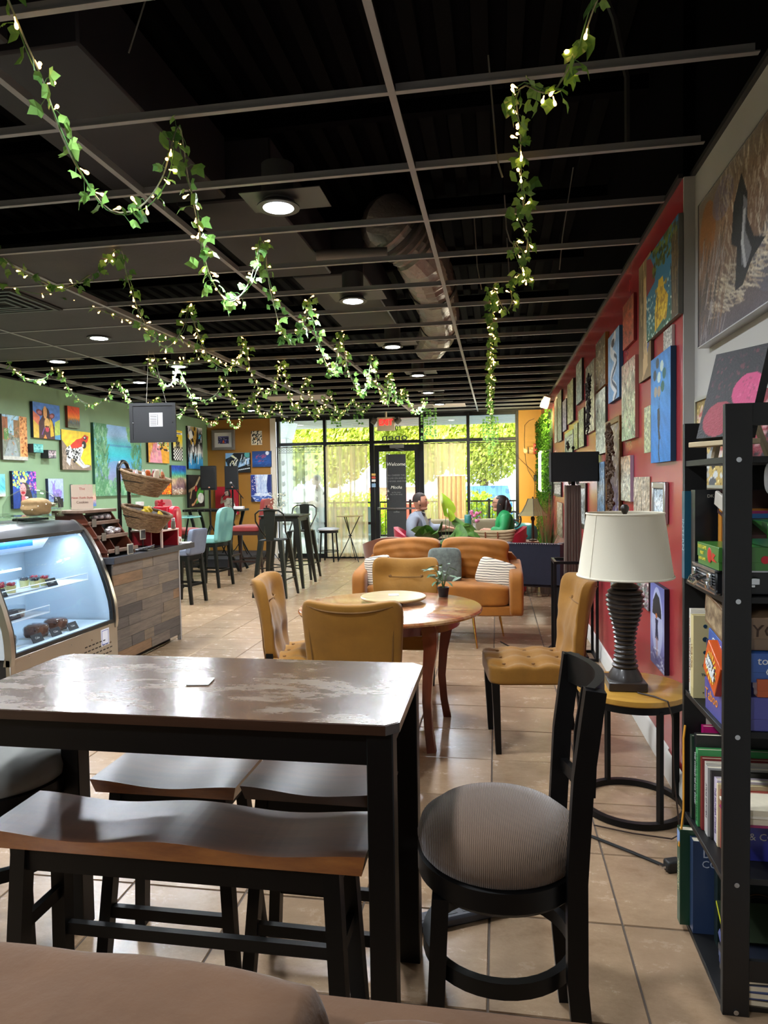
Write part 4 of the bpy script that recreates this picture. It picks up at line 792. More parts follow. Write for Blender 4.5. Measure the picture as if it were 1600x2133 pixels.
# saddle bench and stools
def saddle(t, x0, x1, y0, y1, z, th, nw, edge):
    def top(u, v): x = x0+(x1-x0)*u; return (x, y0+(y1-y0)*v, z-.016*(.5-.5*cos(2*pi*nw*u)))
    mb = MB(); nu = 36; co = []; fs = []
    for j in range(5):
        for i in range(nu+1): co.append(top(i/nu, j/4))
    for j in range(5):
        for i in range(nu+1): p = top(i/nu, j/4); co.append((p[0]+(.012 if i == 0 else -.012 if i == nu else 0), p[1]+(.010 if j == 0 else -.010 if j == 4 else 0), z-.008-th))
    n = 5*(nu+1); ix = lambda j, i, s: s*n+j*(nu+1)+i
    for j in range(4):
        for i in range(nu): fs += [(ix(j, i, 0), ix(j, i+1, 0), ix(j+1, i+1, 0), ix(j+1, i, 0)), (ix(j, i, 1), ix(j+1, i, 1), ix(j+1, i+1, 1), ix(j, i+1, 1))]
    top_n = len(fs)
    for i in range(nu): fs += [(ix(0, i, 0), ix(0, i, 1), ix(0, i+1, 1), ix(0, i+1, 0)), (ix(4, i, 0), ix(4, i+1, 0), ix(4, i+1, 1), ix(4, i, 1))]
    for j in range(4): fs += [(ix(j, 0, 0), ix(j+1, 0, 0), ix(j+1, 0, 1), ix(j, 0, 1)), (ix(j, nu, 0), ix(j, nu, 1), ix(j+1, nu, 1), ix(j+1, nu, 0))]
    me = bpy.data.meshes.new('seat'); me.from_pydata(co, [], fs); me.materials.append(M_seatw); me.materials.append(edge)
    ii = np.zeros(len(fs), np.int32); ii[top_n:] = 1; me.polygons.foreach_set('material_index', ii); me.update()
    obj('seat', me, None, t)
def stoollegs(t, x0, x1, y0, y1, zt, sp, zr, legw=.04, m=M_leg, zr2=None):
    zr2 = zr2 or zr; P = {}
    for i, x in enumerate((x0, x1)):
        for j, y in enumerate((y0, y1)):
            sx, sy = (-1, 1)[i]*sp, (-1, 1)[j]*sp; a = Vector((x, y, zt)); b = Vector((x+sx, y+sy, 0)); P[i, j] = (a, b); obj('leg', MB().bar([b, a], legw, legw), m, t)
    at = lambda i, j, z: P[i, j][0].lerp(P[i, j][1], 1-z/zt)
    for j in (0, 1): obj('stretcher', MB().bar([at(0, j, zr), at(1, j, zr)], .02, .035), m, t)
    for i in (0, 1): obj('stretcher', MB().bar([at(i, 0, zr2), at(i, 1, zr2)], .02, .035), m, t)
    obj('apron', MB().bar([at(0, 0, zt-.035), at(1, 0, zt-.035)], .02, .06).bar([at(0, 1, zt-.035), at(1, 1, zt-.035)], .02, .06).bar([at(0, 0, zt-.035), at(0, 1, zt-.035)], .02, .06).bar([at(1, 0, zt-.035), at(1, 1, zt-.035)], .02, .06), m, t)
b = thing('saddle_bench', 'long dark wooden saddle-seat bench along the near side of the counter-height table', 'bench', (-.83, 1.655, 0))
saddle(b, -.52, .51, -.085, .145, .605, .045, 2, M_edge); stoollegs(b, -.43, .42, -.05, .11, .555, .028, .21, .042, zr2=.33)
s1 = thing('saddle_stool', 'backless dark saddle stool with an orange worn front edge under the table', 'stool', (-1.005, 2.005, 0), 0, 'saddle stools under the table')
saddle(s1, -.235, .235, -.125, .125, .61, .035, 1, M_edge); stoollegs(s1, -.17, .17, -.075, .075, .575, .045, .19, .036, zr2=.29)
s2 = thing('saddle_stool', 'backless saddle stool with a dark front edge, right of the pair under the table', 'stool', (-.535, 2.015, 0), rad(-1), 'saddle stools under the table')
saddle(s2, -.225, .225, -.125, .125, .61, .035, 1, M_seatw); stoollegs(s2, -.17, .17, -.075, .075, .575, .045, .17, .036, zr2=.29)
# round upholstered counter chairs
def cord_mat(name, c, c2):
    m = mat(name, c, .9, sheen=.35); nt = m.node_tree; N = nt.nodes; L = nt.links; b = N['Principled BSDF']; tc = N.new('ShaderNodeTexCoord')
    w = N.new('ShaderNodeTexWave'); w.inputs['Scale'].default_value = 70; w.inputs['Distortion'].default_value = 1.2; w.inputs['Detail'].default_value = 1; L.new(tc.outputs['Object'], w.inputs[0])
    mx = N.new('ShaderNodeMixRGB'); mx.inputs[1].default_value = (*lin(c), 1); mx.inputs[2].default_value = (*lin(c2), 1); L.new(w.outputs['Fac'], mx.inputs[0]); L.new(mx.outputs[0], b.inputs['Base Color'])
    bp = N.new('ShaderNodeBump'); bp.inputs['Strength'].default_value = .5; bp.inputs['Distance'].default_value = .006; L.new(w.outputs['Fac'], bp.inputs['Height']); L.new(bp.outputs[0], b.inputs['Normal']); return m
M_cord = cord_mat('taupe corduroy', '#4a382a', '#69523f'); M_gsuede = mat('grey suede', '#70706c', .9, var=.12, vs=5, sheen=.2)
def round_chair(name, label, loc, rz, fab, back=True):
    """faces local -x; back posts on +x"""
    t = thing(name, label, 'chair', loc, rz, 'round-seat counter chairs at the table ends')
    obj('cushion', MB().lathe([(0, .525), (.19, .525), (.208, .545), (.214, .575), (.205, .605), (.17, .632), (.1, .648), (0, .652)], n=48), fab, t, ang=60)
    obj('seat_ring', MB().lathe([(.12, .47), (.20, .47), (.214, .485), (.214, .535), (.20, .54), (.1, .54)], n=48), M_leg, t)
    for sx in (-1, 1):
        for sy in (-1, 1):
            if sx > 0 and back:
                obj('back_post', MB().tube([(.20, sy*.17, 0), (.175, sy*.165, .3), (.175, sy*.165, .55), (.19, sy*.168, .8), (.218, sy*.17, 1.01)], 1, 4, sq=(.024, .017)), M_leg, t)
            else: obj('leg', MB().tube([(sx*.175, sy*.165, 0), (sx*.15, sy*.14, .48)], 1, 4, sq=(.021, .021)), M_leg, t)
    R = [(.192*cos(a), .192*sin(a), .29) for a in [2*pi*i/40 for i in range(40)]]
    obj('foot_ring', MB().tube(R, 1, 4, closed=True, sq=(.011, .02)), M_leg, t)
    if back:
        arc = lambda z, bow, x: [(x+bow*(1-(k/6)**2), .17*k/6, z) for k in range(-6, 7)]
        obj('top_rail', MB().tube(arc(.975, .05, .207), 1, 4, sq=(.011, .04)), M_leg, t)
        obj('lower_rail', MB().tube(arc(.70, .03, .185), 1, 4, sq=(.009, .018)), M_leg, t)
        for k in (-.5, .5): obj('back_slat', MB().tube([(.20+.02, .085*k*1.2, .70), (.225, .085*k*1.2, .83), (.245, .085*k*1.2, .95)], 1, 4, sq=(.02, .006)), M_leg, t)
    return t
round_chair('counter_chair', 'dark wooden counter chair with a round taupe corduroy seat, right of the table', (-.005, 1.795, 0), rad(3), M_cord)
round_chair('counter_chair', 'dark counter chair with a round grey suede seat, cut by the left edge', (-1.66, 2.02, 0), rad(185), M_gsuede)
# ---- side table and table lamp
stt = thing('side_table', 'round side table with a honey wood top on a black ring frame', 'side table', (.60, 3.23, 0))
obj('tabletop', MB().lathe([(0, .53), (.236, .53), (.242, .535), (.242, .556), (.236, .56), (0, .56)], n=56), wood('honey wood', '#a87830', '#c4953f', (3, 9, 9), .35), stt)
obj('top_ring', MB().tube([(.225*cos(2*pi*i/48), .225*sin(2*pi*i/48), .515) for i in range(48)], 1, 4, True, sq=(.009, .016)), BLKM, stt)
obj('base_ring', MB().tube([(.225*cos(2*pi*i/48), .225*sin(2*pi*i/48), .016) for i in range(48)], 1, 4, True, sq=(.013, .013)), BLKM, stt)
for k in range(4): a = rad(20+90*k); obj('leg', MB().box(-.014, -.009, .02, .014, .009, .51, M=T(.222*cos(a), .222*sin(a), 0, rz=a)), BLKM, stt)
tl = thing('table_lamp', 'table lamp with a ribbed dark urn base and a cream drum shade', 'table lamp', (.565, 3.20, .561))
ob = mat('dark bronze resin', '#2a2320', .38, var=.3, vs=6, coat=.2)
obj('plinth', MB().box(-.083, -.083, 0, .083, .083, .04, .004), ob, tl)
pr = [(.075, .04), (.07, .06), (.052, .09)]
import itertools
kp = [(.09, .052), (.14, .043), (.20, .042), (.26, .05), (.32, .066), (.37, .078), (.41, .079), (.44, .065), (.46, .04)]
z = .09
while z < .455:
    for (za, ra), (zb_, rb) in zip(kp, kp[1:]):
        if za <= z <= zb_: r_ = ra+(rb-ra)*(z-za)/(zb_-za)
    pr += [(r_-.003, z), (r_+.005, z+.007), (r_+.005, z+.012), (r_-.003, z+.018)]; z += .021
pr += [(.035, .475), (.02, .49), (.018, .56)]
obj('urn_base', MB().lathe(pr, n=40), ob, tl, ang=50)
obj('neck', MB().lathe([(.02, .48), (.025, .49), (.02, .5), (.024, .51), (.012, .53), (.012, .66)], n=20), mat('aged silver', '#8a8078', .3, .8), tl)
msh = mat('cream linen shade', '#d8d0bc', .9, bump=.1, bs=300)
nt_ = msh.node_tree
sh = obj('shade', MB().lathe([(.208, .505), (.205, .51), (.166, .785), (.168, .79), (.164, .788), (.203, .51)], n=56), msh, tl)
obj('trim', MB().tube([(.207*cos(2*pi*i/56), .207*sin(2*pi*i/56), .508) for i in range(56)], .005, 6, True).tube([(.167*cos(2*pi*i/56), .167*sin(2*pi*i/56), .788) for i in range(56)], .004, 6, True), mat('cream trim', '#e0d8c4', .8), sh)
obj('seam', MB().tube([(.2058*cos(a), .2058*sin(a), .51) if k == 0 else (.167*cos(a), .167*sin(a), .785) for k, a in ((0, rad(215)), (1, rad(215)))], .0015, 4), mat('cream trim', '#e0d8c4', .8), sh)
obj('spider', MB().cyl((-.165, 0, .77), (.165, 0, .77), .002, n=6).cyl((0, -.165, .77), (0, .165, .77), .002, n=6).cyl((0, 0, .66), (0, 0, .78), .004, n=8), mat('brass', '#a8884a', .3, .9), tl)
obj('finial', MB().lathe([(.006, .78), (.012, .79), (.019, .806), (.019, .815), (.012, .826), (0, .83)], n=18), ob, tl)
obj('cord', MB().tube([(.6, 3.10, .566), (.66, 3.05, .566), (.70, 2.99, .565), (.715, 2.975, .50), (.72, 2.97, .25), (.74, 2.95, .02), (.70, 2.92, .012), (.55, 2.95, .01), (.4, 3.0, .01)], .0035, 6), mat('brown cord', '#2c1c14', .5), label='thin brown lamp cord running over the side table edge to the floor', cat='cord')
# cords on the floor and power strip
obj('cord', MB().tube([(-.02, 2.42, .01), (.02, 2.5, .008), (.10, 2.62, .008), (.13, 2.78, .008), (.2, 2.9, .008), (.36, 2.92, .008), (.52, 2.80, .008), (.62, 2.72, .008)], .006, 6), mat('black rubber', '#151515', .5), label='thick black cable from the power strip to the plug by the bookshelf', cat='cord')
pg = thing('wall_plug', 'black plug block on the floor beside the bookshelf', 'plug', (.65, 2.70, .0), rad(20)); obj('body', MB().box(-.03, -.02, 0, .03, .02, .045, .006), mat('black rubber', '#151515', .5), pg); obj('prong', MB().box(-.05, -.008, .018, -.03, -.004, .026).box(-.05, .004, .018, -.03, .008, .026), CHR, pg)
ps = thing('power_strip', 'dark grey power strip with a red switch on the tiles behind the corduroy chair', 'power strip', (-.13, 2.30, 0), rad(27))
sm_ = mat('slate plastic', '#34363e', .5)
obj('body', MB().box(-.20, -.035, 0, .16, .035, .035, .008), sm_, ps)
obj('body_end', MB().box(-.30, -.05, 0, -.2, .045, .045, .01), sm_, ps)
obj('switch', MB().box(.11, -.012, .034, .145, .012, .042, .002), mat('red switch', '#7a1c14', .4), ps)
for k in range(5): obj('socket', MB().box(-.17+.055*k, -.016, .0345, -.135+.055*k, .016, .0365, .001), mat('socket dark', '#1c1d22', .4), ps)
for k in range(3): obj('indicator', MB().box(.075, -.02+.015*k, .0345, .085, -.012+.015*k, .037), mat('blue led', '#3050ff', .4, emit='#3048ff', es=3), ps)
# ================================================================ BOOKSHELF on the right
SY0, SY1 = 1.975, 2.40; SX0, SX1 = .608, .885
bs_ = thing('bookshelf', 'narrow black bookshelf of open ladder ends at the right edge', 'bookshelf', (.745, 2.19, 0))
M_sh = mat('black laminate', '#070708', .5, var=.15, vs=5)
def W_(mb, name, m=M_sh, p=None, **k): return obj(name, mb, m, p or bs_, W=True, **k)
for x in (SX0, SX1-.07):
    W_(MB().box(x, SY0, 0, x+.07, SY0+.02, 1.70, .0015), 'upright'); W_(MB().box(x, SY1-.02, 0, x+.07, SY1, 1.68, .0015), 'upright')
W_(MB().box(SX0+.07, SY0+.002, 1.64, SX1-.07, SY0+.018, 1.70), 'top_panel')
shz = {}
for k, (px, py) in enumerate(((1513, 2100), (1513, 1835), (1513, 1528), (1517, 1246))): shz[k] = onY(px, py, SY0).z
shz[4] = onY(1517, 951, SY0).z
for k, z in shz.items(): W_(MB().box(SX0+.004, SY0+.02, z-.018, SX1, SY1-.02, z, .001), 'shelf_board')
W_(MB().box(SX0+.07, SY0+.004, .10, SX1-.07, SY0+.016, .16), 'cross_rail'); W_(MB().box(SX0+.07, SY1-.016, .10, SX1-.07, SY1-.004, .16), 'cross_rail')
for z in list(shz.values()): W_(MB().cyl((SX0+.035, SY0-.003, z-.009), (SX0+.035, SY0+.001, z-.009), .007, n=12), 'bolt', CHR)
M_page = mat('book pages', '#d8cdb4', .9, var=.08, vs=40, stretch=(1, 1, 12))
BKG = {}
def book(loc, w, d, h, c, label, title=None, tc='#e8e4d8', lean=0, size=.02, rz=0, group=None, cat='book', lay=0, front=None, band=None, tcf=None):
    """upright book: spine faces -x; w thickness (along y), d depth (along +x), h height. origin at the spine's bottom near corner"""
    m = mat('cover '+c, c, .4, coat=.15); t = thing('book', label, cat, loc, rz, group); A = Matrix.Rotation(lean, 4, 'X') if lean else Matrix.Identity(4)
    if lay: A = Matrix.Rotation(lay, 4, 'X') @ A
    s = .0025
    obj('cover', MB().box(0, 0, 0, s, w, h, M=A).box(s, 0, 0, d, s, h, M=A).box(s, w-s, 0, d, w, h, M=A), m, t)
    obj('pages', MB().box(s, s, .003, d-.003, w-s, h-.004, M=A), M_page, t)
    if band: obj('band', MB().box(-.0006, .001, h*band[1], 0, w-.001, h*band[2], M=A), mat('cover '+band[0], band[0], .5), t)
    if title: text(title, size, mat('print '+tc, tc, .6), t, A @ Matrix.Translation((-.0008, w/2, h*.5)) @ Matrix.Rotation(-pi/2, 4, 'Z') @ Matrix.Rotation(pi/2, 4, 'X') @ Matrix.Rotation(-pi/2, 4, 'Z'), ext=.0003)
    if front:
        for (s_, sz, x, z, c_) in front: text(s_, sz, mat('print '+c_, c_, .6), t, A @ face_ny(x, -.0008, z), ext=.0003)
    return t
def box_(name, label, cat, x0, y0, z0, x1, y1, z1, c, M=None, parts=(), rz=0):
    t = thing(name, label, cat, ((x0+x1)/2, (y0+y1)/2, z0), rz); w, d, h = (x1-x0)/2, (y1-y0)/2, z1-z0
    obj('lid', MB().box(-w, -d, h*.35, w, d, h, .001, M=M), mat('card '+c, c, .35, coat=.3), t); obj('tray', MB().box(-w+.002, -d+.002, 0, w-.002, d-.002, h*.35, M=M), mat('card '+c, c, .35, coat=.3), t); return t, w, d, h
# --- row under the top board: tall dark books, white frame, green game, metal case
z3 = shz[3]
book((.60, 2.345, z3+.001), .03, .26, .285, '#1e5468', 'teal binder standing at the far post, farthest book on the upper shelf', 'INTERN', '#9ab8c0', size=.03)
book((.612, 2.27, z3+.001), .045, .255, .29, '#101216', 'big black book with a small emblem standing on the upper shelf', None, front=[('DK', .014, .045, .27, '#b8b0a0')])
wf2 = thing('wooden_tray', 'pale tilted wooden box with an orange end standing on the upper shelf', 'box', (.655, 2.0, 1.36), 0)
Mx = T(0, 0, -.055, rx=rad(14))
obj('side', MB().box(0, .0, .055, .012, .25, .10, .003, M=Mx), mat('pale ash wood', '#b8b0a4', .5, var=.1, vs=6, stretch=(1, 6, 1)), wf2)
obj('panel', MB().box(.012, .0, .03, .23, .25, .04, M=Mx).box(.012, .24, .04, .23, .25, .1, M=Mx), mat('dark box inside', '#3a1c18', .6), wf2)
for y, c, w, l in ((2.20, '#b87828', .03, 'orange wooden game box end-on under the pale tilted box'), (2.172, '#a83468', .012, 'thin pink booklet next to the orange box on the upper shelf'), (2.14, '#2868a0', .018, 'blue booklet beside the pink one on the upper shelf')): book((.668, y, z3+.003), w, .2, 1.385+(y-2.1)*.22-z3-.003, c, l)
cz = z3+.001
mc = thing('metal_case', 'small black and chrome latched case sticking out of the upper shelf', 'case', (.60, 2.02, cz))
obj('shell', MB().box(0, 0, 0, .25, .22, .068, .004), mat('black case', '#16171a', .35), mc)
for k in range(7): obj('rib', MB().box(-.003, .004, .012+.008*k, .001, .216, .0155+.008*k), mat('brushed metal', '#a8aaae', .25, .9), mc)
obj('edge_trim', MB().box(-.004, -.002, .064, .25, .222, .069).box(-.004, -.002, 0, .0, .222, .005), mat('brushed metal', '#a8aaae', .25, .9), mc)
obj('handle', MB().tube([(-.003, .08, .04), (-.028, .08, .03), (-.034, .09, .018), (-.034, .14, .018), (-.028, .15, .03), (-.003, .15, .04)], .005, 8), CHR, mc)
for y in (.035, .185): obj('latch', MB().box(-.012, y-.014, .02, -.002, y+.014, .058, .003).box(-.018, y-.008, .012, -.008, y+.008, .034, .002), CHR, mc)
obj('side_latch', MB().box(.06, -.010, .022, .10, .0, .036, .002).box(.075, -.015, .03, .11, -.002, .05, .002), CHR, mc)
t, w, d, h = box_('game_box', 'green card game box on top of the metal case', 'game box', .60, 2.0, cz+.0705, .80, 2.2, cz+.135, '#3f7a30')
for q, (s_, sz, y) in enumerate((('TASTE GAME', .015, .05), ('FRUIT', .014, .05), ('CARD GAME', .012, .05))): text(s_, sz, mat('print yellow', '#e8d848', .6), t, face_nx(-w-.001, y, .052-.017*q), ext=.0003)
obj('printed_apple', MB().sph((-w, -.02, .035), (.002, .02, .022), 10), mat('apple red', '#c02818', .5), t); obj('printed_flash', MB().prism([(-.05, .045), (-.075, .04), (-.06, .03), (-.085, .02), (-.045, .022)], 'x', -w-.0012, -w-.0002), mat('apple red', '#c02818', .5), t)
obj('maker_mark', MB().cyl((.02, -d-.001, .03), (.02, -d+.001, .03), .011, n=16), mat('maker red', '#c82030', .5), t)
t, w, d, h = box_('game_box', 'green and red card game box showing behind the near post of the shelf', 'game box', .72, 1.985, cz+.0705+.066, .875, 2.14, cz+.205, '#2f6a28')
text('APPLES', .028, mat('print yellow', '#e8d848', .6), t, face_ny(0, -d-.001, .045), shear=.2, ext=.0004); obj('printed_band', MB().box(-w+.01, -d-.0006, .03, w-.01, -d, .06), mat('apple red', '#c02818', .5), t)
# --- middle row
z2 = shz[2]
book((.62, 2.345, z2+.001), .018, .2, .275, '#e6dfd2', 'white spiral-bound book, farthest on the middle shelf', 'baby because the story of a home is strange', '#b85a3a', size=.012)
book((.615, 2.322, z2+.001), .016, .2, .262, '#d8d4c6', 'slim pale paperback beside the spiral-bound book', 'AN ALMOST PERFECT', '#6a6a80', size=.011)
cb = book((.612, 2.285, z2+.001), .03, .16, .265, '#cfc08a', 'thick cream paperback with dark blue drawings on its cover', 'a family of fields', '#8a5a30', size=.012, band=('#b8aa78', .0, .12), front=[('The Secret', .012, .05, .075, '#2a4a60'), ('Mic', .024, .05, .045, '#3a3428'), ('#1 New York', .008, .05, .018, '#3a3428')])
for q in range(4): obj('emblem', MB().cyl((.035, -.0012, .105+.042*q), (.035, .0005, .105+.042*q), .008-.002*(q % 2), n=12), mat('print teal', '#1c3c50', .5), cb)
book((.64, 2.235, z2+.001), .012, .2, .20, '#1c2c5a', 'thin navy book behind the brown game box on the middle shelf', 'THE NIGHT SKY', '#8aa0c8', size=.009)
book((.64, 2.215, z2+.001), .010, .2, .19, '#3a68b0', 'thin light blue book beside the navy one', None, band=('#e8e8e8', .2, .8))
book((.64, 2.20, z2+.001), .010, .2, .18, '#e4dfcf', 'thin white book with brown lettering on the middle shelf', 'adventures in home', '#8a6040', size=.008)
Mt = T(0, 0, 0, rx=rad(-33))
t, w, d, h = box_('game_box', 'brown antique-print game box tilted forward on top of the chess box', 'game box', .625, 2.0, z2+.245, .875, 2.22, z2+.34, '#7a6048', M=T(0, 0, 0, rx=rad(10)))
obj('printed_scene', MB().box(-w-.001, -d+.01, .012, -w, d-.01, h-.008, M=T(0, 0, 0, rx=rad(10))), mat('sepia print', '#4a3626', .5, col2='#b8a07c', vs=30), t)
text('YOON', .05, mat('sepia ink', '#3a2418', .6), t, T(0, 0, 0, rx=rad(10)) @ face_ny(.01, -d-.001, .055), ext=.0004)
t, w, d, h = box_('game_box', 'blue chess game box standing askew on the middle shelf', 'game box', .63, 2.0, z2+.15, .87, 2.2, z2+.235, '#2f5aa8', M=T(0, 0, 0, rx=rad(8)))
text('CHESS', .03, INKW, t, T(0, 0, 0, rx=rad(8)) @ face_nx(-w-.001, .02, .06), ext=.0004); text('to Simple\nChess', .032, INKW, t, T(0, 0, 0, rx=rad(8)) @ face_ny(.01, -d-.001, .047), ext=.0004)
t = thing('game_box', 'orange and red sunburst party game box on the middle shelf', 'game box', (.604, 2.075, z2+.10)); Mw = T(0, 0, .055, rx=rad(28)) @ T(0, -.0625, -.0525)
obj('lid', MB().box(0, 0, 0, .035, .125, .105, .002, M=Mw), mat('card sunburst', '#d8581c', .35, coat=.3), t)
mb = MB()
for k in range(16): a = 2*pi*k/16; mb.faces([(-.001, .0625, .0525), (-.001, .0625+.05*cos(a-.09), .0525+.045*sin(a-.09)), (-.001, .0625+.05*cos(a+.09), .0525+.045*sin(a+.09))], [(0, 1, 2)], Mw)
obj('sunburst', mb, mat('sun yellow', '#f0c040', .5), t); text('WITS &\nWAGERS', .021, INKW, t, Mw @ face_nx(-.003, .0625, .0525), ext=.001, bold=.001); text('WITS &\nWAGERS', .022, mat('print navy', '#1c2c5a', .5), t, Mw @ face_nx(-.0015, .0625, .052), ext=.0002, bold=.003)
t, w, d, h = box_('game_box', 'purple party game box with orange letters, lowest on the middle shelf', 'game box', .622, 2.0, z2+.001, .87, 2.2, z2+.095, '#4a4a98')
text('Taboo', .045, mat('print orange', '#e89030', .5), t, face_nx(-w-.001, .03, .05), ext=.0004)
t, w, d, h = box_('game_box', 'orange flame-coloured box end behind the near post on the middle shelf', 'game box', .70, 1.996, z2+.097, .88, 2.03, z2+.147, '#b8501c')
# --- third row
z1 = shz[1]
row = [  # thickness, height, depth, colour, title, title colour, label
 (.022, .235, .23, '#b8146c', None, None, 'magenta book, farthest on the third shelf'),
 (.020, .215, .23, '#23382c', None, None, 'mottled dark green book beside the magenta one'),
 (.026, .225, .235, '#131418', 'THE WORLD OF U.S. STUFF', '#d8d0d8', 'black book with white capital letters on its spine, third shelf'),
 (.022, .195, .24, '#3f9a58', 'TRAVELS IN THE LAND OF TREASURE', '#14301c', 'bright green hardback on the third shelf'),
 (.020, .180, .24, '#7a1c20', None, None, 'dark red book with a white C on its front'),
 (.014, .175, .235, '#d0c8bc', None, None, 'tattered white paperback beside the dark red book'),
 (.024, .170, .235, '#b8b4b0', 'ATLAS OF RIVERS', '#4a4048', 'pale grey thick book on the third shelf'),
 (.014, .165, .23, '#1c1a18', None, None, 'thin black book between the grey and the lilac book'),
 (.030, .155, .225, '#c8bccc', 'THE HUNGER STORIES', '#5a3a70', 'lilac and white thick paperback on the third shelf'),
 (.012, .150, .22, '#d8c8a0', None, None, 'thin cream book on the third shelf'),
 (.016, .140, .215, '#b8443c', None, None, 'orange red book on the third shelf'),
 (.026, .130, .21, '#1a1a20', 'CORSICA', '#d8d4cc', 'black book with a pale drawing on the third shelf'),
 (.020, .105, .19, '#34389a', None, None, 'violet blue small book, nearest on the third shelf')]
y = 2.372
for i, (w, h, d, c, ti, tcol, l) in enumerate(row):
    y -= w+.0012; f = None
    if i == 4: f = [('C', .04, .1, .15, '#d8ccb8')]
    if i == 8: f = [('THE HUNGER\nSTORIES', .012, .1, .135, '#3a3434')]
    if i == 12: f = [('& CO', .03, .09, .07, '#d8d4cc')]
    book((.66 if i == 0 else .612+.003*(i % 3)+.004*i, y, z1+.001), w, d*1.0, h*1.28, c, l, ti, tcol or '#ffffff', size=min(.014, w*.6), front=f)
for k, (c, l, z_) in enumerate((('#8c2458', 'magenta box lid lying on the third shelf books', .145), ('#e0d8c8', 'open white book lying on the third shelf books, under the taboo-purple box', .17))):
    t = thing('book', l if k == 0 else 'open white book lying flat across the tops of the third shelf books', 'book', (.75, 2.055, z1+z_)); obj('cover', MB().box(-.11, -.06, 0, .11, .06, .006), mat('cover '+c, c, .5), t); obj('pages', MB().box(-.105, -.056, .006, .105, .056, .022), M_page, t)
obj('ribbon', MB().bar([(.607, 2.36, z1+.30), (.600, 2.352, z1+.26), (.600, 2.35, z1+.02), (.590, 2.345, z1-.06), (.583, 2.34, z1-.10)], .003, .012), mat('amber ribbon', '#c8881c', .5), label='amber ribbon hanging down from a book at the far post of the bookshelf', cat='ribbon')
# --- bottom row
z0 = shz[0]
book((.585, 2.335, z0+.001), .034, .26, .32, '#1d4a34', 'tall dark green book of antiques, farthest on the bottom shelf', 'ANTIQUES', '#c8c098', size=.022, band=('#7a98c8', .84, .97))
book((.615, 2.295, z0+.001), .036, .25, .305, '#2a3c5c', 'large slate blue hardback titled Dog Complete on the bottom shelf', None, front=[('DOG', .04, .075, .265, '#a8b0c0'), ('COMPLETE', .034, .11, .23, '#a8b0c0')])
t = book((.672, 2.235, z0+.001), .034, .24, .265, '#10201e', 'black-green book with a gold ring drawn on its cover', None)
obj('gold_ring', MB().tube([(.12+.06*cos(a), -.001, .12+.06*sin(a)) for a in [2*pi*i/40 for i in range(40)]], .0015, 4, True).tube([(.12+.052*cos(a), -.001, .12+.052*sin(a)) for a in [2*pi*i/40 for i in range(40)]], .0008, 4, True), gold, t)
t = book((.66, 2.12, z0+.10), .012, .2, .11, '#283420', 'book with a yellow-green spine leaning on the bottom shelf', None, lay=rad(-50), band=('#c8c820', 0, 1))
t = book((.66, 2.09, z0+.045), .03, .2, .10, '#2a2a34', 'book with a periwinkle spine leaning under the yellow one', None, lay=rad(-55), band=('#5a64a0', 0, 1))
for k, (c, l) in enumerate((('#4a4438', 'olive spined paperback lying nearest on the bottom shelf'), ('#2c3a68', 'navy magazine lying on the bottom shelf pile'), ('#485880', 'steel blue thin book lying on the bottom shelf pile'), ('#181c28', 'black book on top of the flat pile on the bottom shelf'))):
    t = thing('book', l, 'book', (.76, 2.06, z0+.002+.022*k), rad(2*k-3)); obj('cover', MB().box(-.112, -.075, 0, .11, .075, .0025).box(-.112, -.075, .0175, .11, .075, .020).box(-.114, -.075, 0, -.112, .075, .020), mat('cover '+c, c, .4), t); obj('pages', MB().box(-.11, -.073, .0025, .108, .073, .0175), M_page, t)
# --- on top: small easel with a black and pink canvas
zt = shz[4]
es = thing('desk_easel', 'small wooden desk easel standing on the top board of the bookshelf', 'easel', (.745, 2.16, zt), rad(-60))
ew = mat('pale birch', '#c8b490', .5, var=.08, vs=8)
Ml = T(0, 0, 0, rx=0)
obj('ledge', MB().box(-.10, -.15, .035, .10, -.09, .05, .002), ew, es)
for x in (-.05, .05): obj('leg', MB().bar([(x, -.10, 0), (x, -.045, .2)], .012, .016), ew, es)
obj('prop', MB().bar([(0, .06, 0), (0, -.045, .2)], .012, .016), ew, es)
def p_pink(A): A.grad(['#1c181c', '#241e22', '#1a161a']).dots(90, .02, ['#5a2430', '#401c28', '#2c1820'], (.05, .45, .95, .95), .8).ell(.36, .21, .30, .20, '#9a3040').ell(.82, .50, .30, .20, '#c83c74').dots(60, .02, ['#a8384a', '#8a2838'], (.15, .08, .6, .36), .5).dots(40, .015, ['#e06090', '#8a2850'], (.65, .4, 1, .65), .5)
me = art_mesh('canvas', .18, .265, .03, p_pink, mat('canvas side #101010', '#101010', .6), 60, 80, 8); me.transform(T(0, -.10, .052, rx=rad(-17)))
o = obj('painting', me, None, None, label='black canvas with two pink circles leaning on the easel above the bookshelf', cat='painting', loc=(.745, 2.16, zt), rz=rad(-60))
me = art_mesh('canvas', .18, .22, .02, lambda A: A.grad(['#7a1424', '#a81c30', '#8a1828']).dots(20, .04, ['#181018', '#d8a0a0']).noise(.06), mat('canvas side #101010', '#101010', .6), 20, 20, 2); me.transform(T(0, 0, .0, rx=rad(-10)))
obj('painting', me, None, None, label='dark red canvas half hidden behind the pink circle canvas', cat='painting', loc=(.83, 2.28, zt+.001), rz=rad(-60))
nk = thing('necklace_bust', 'white display bust with a black bead necklace at the right edge of the shelf', 'display bust', (.775, 2.02, shz[4]-.12))
obj('bust', MB().soft((0, 0, .06), (.10, .05, .11), 3, 8), mat('white suede', '#d0d0d4', .8), nk); mb = MB()
for k in range(18): a = pi*k/17; mb.sph((-.045*cos(a), -.028, .10-.08*sin(a)), .0035, 5)
obj('bead', mb, INK, nk, kind='stuff')
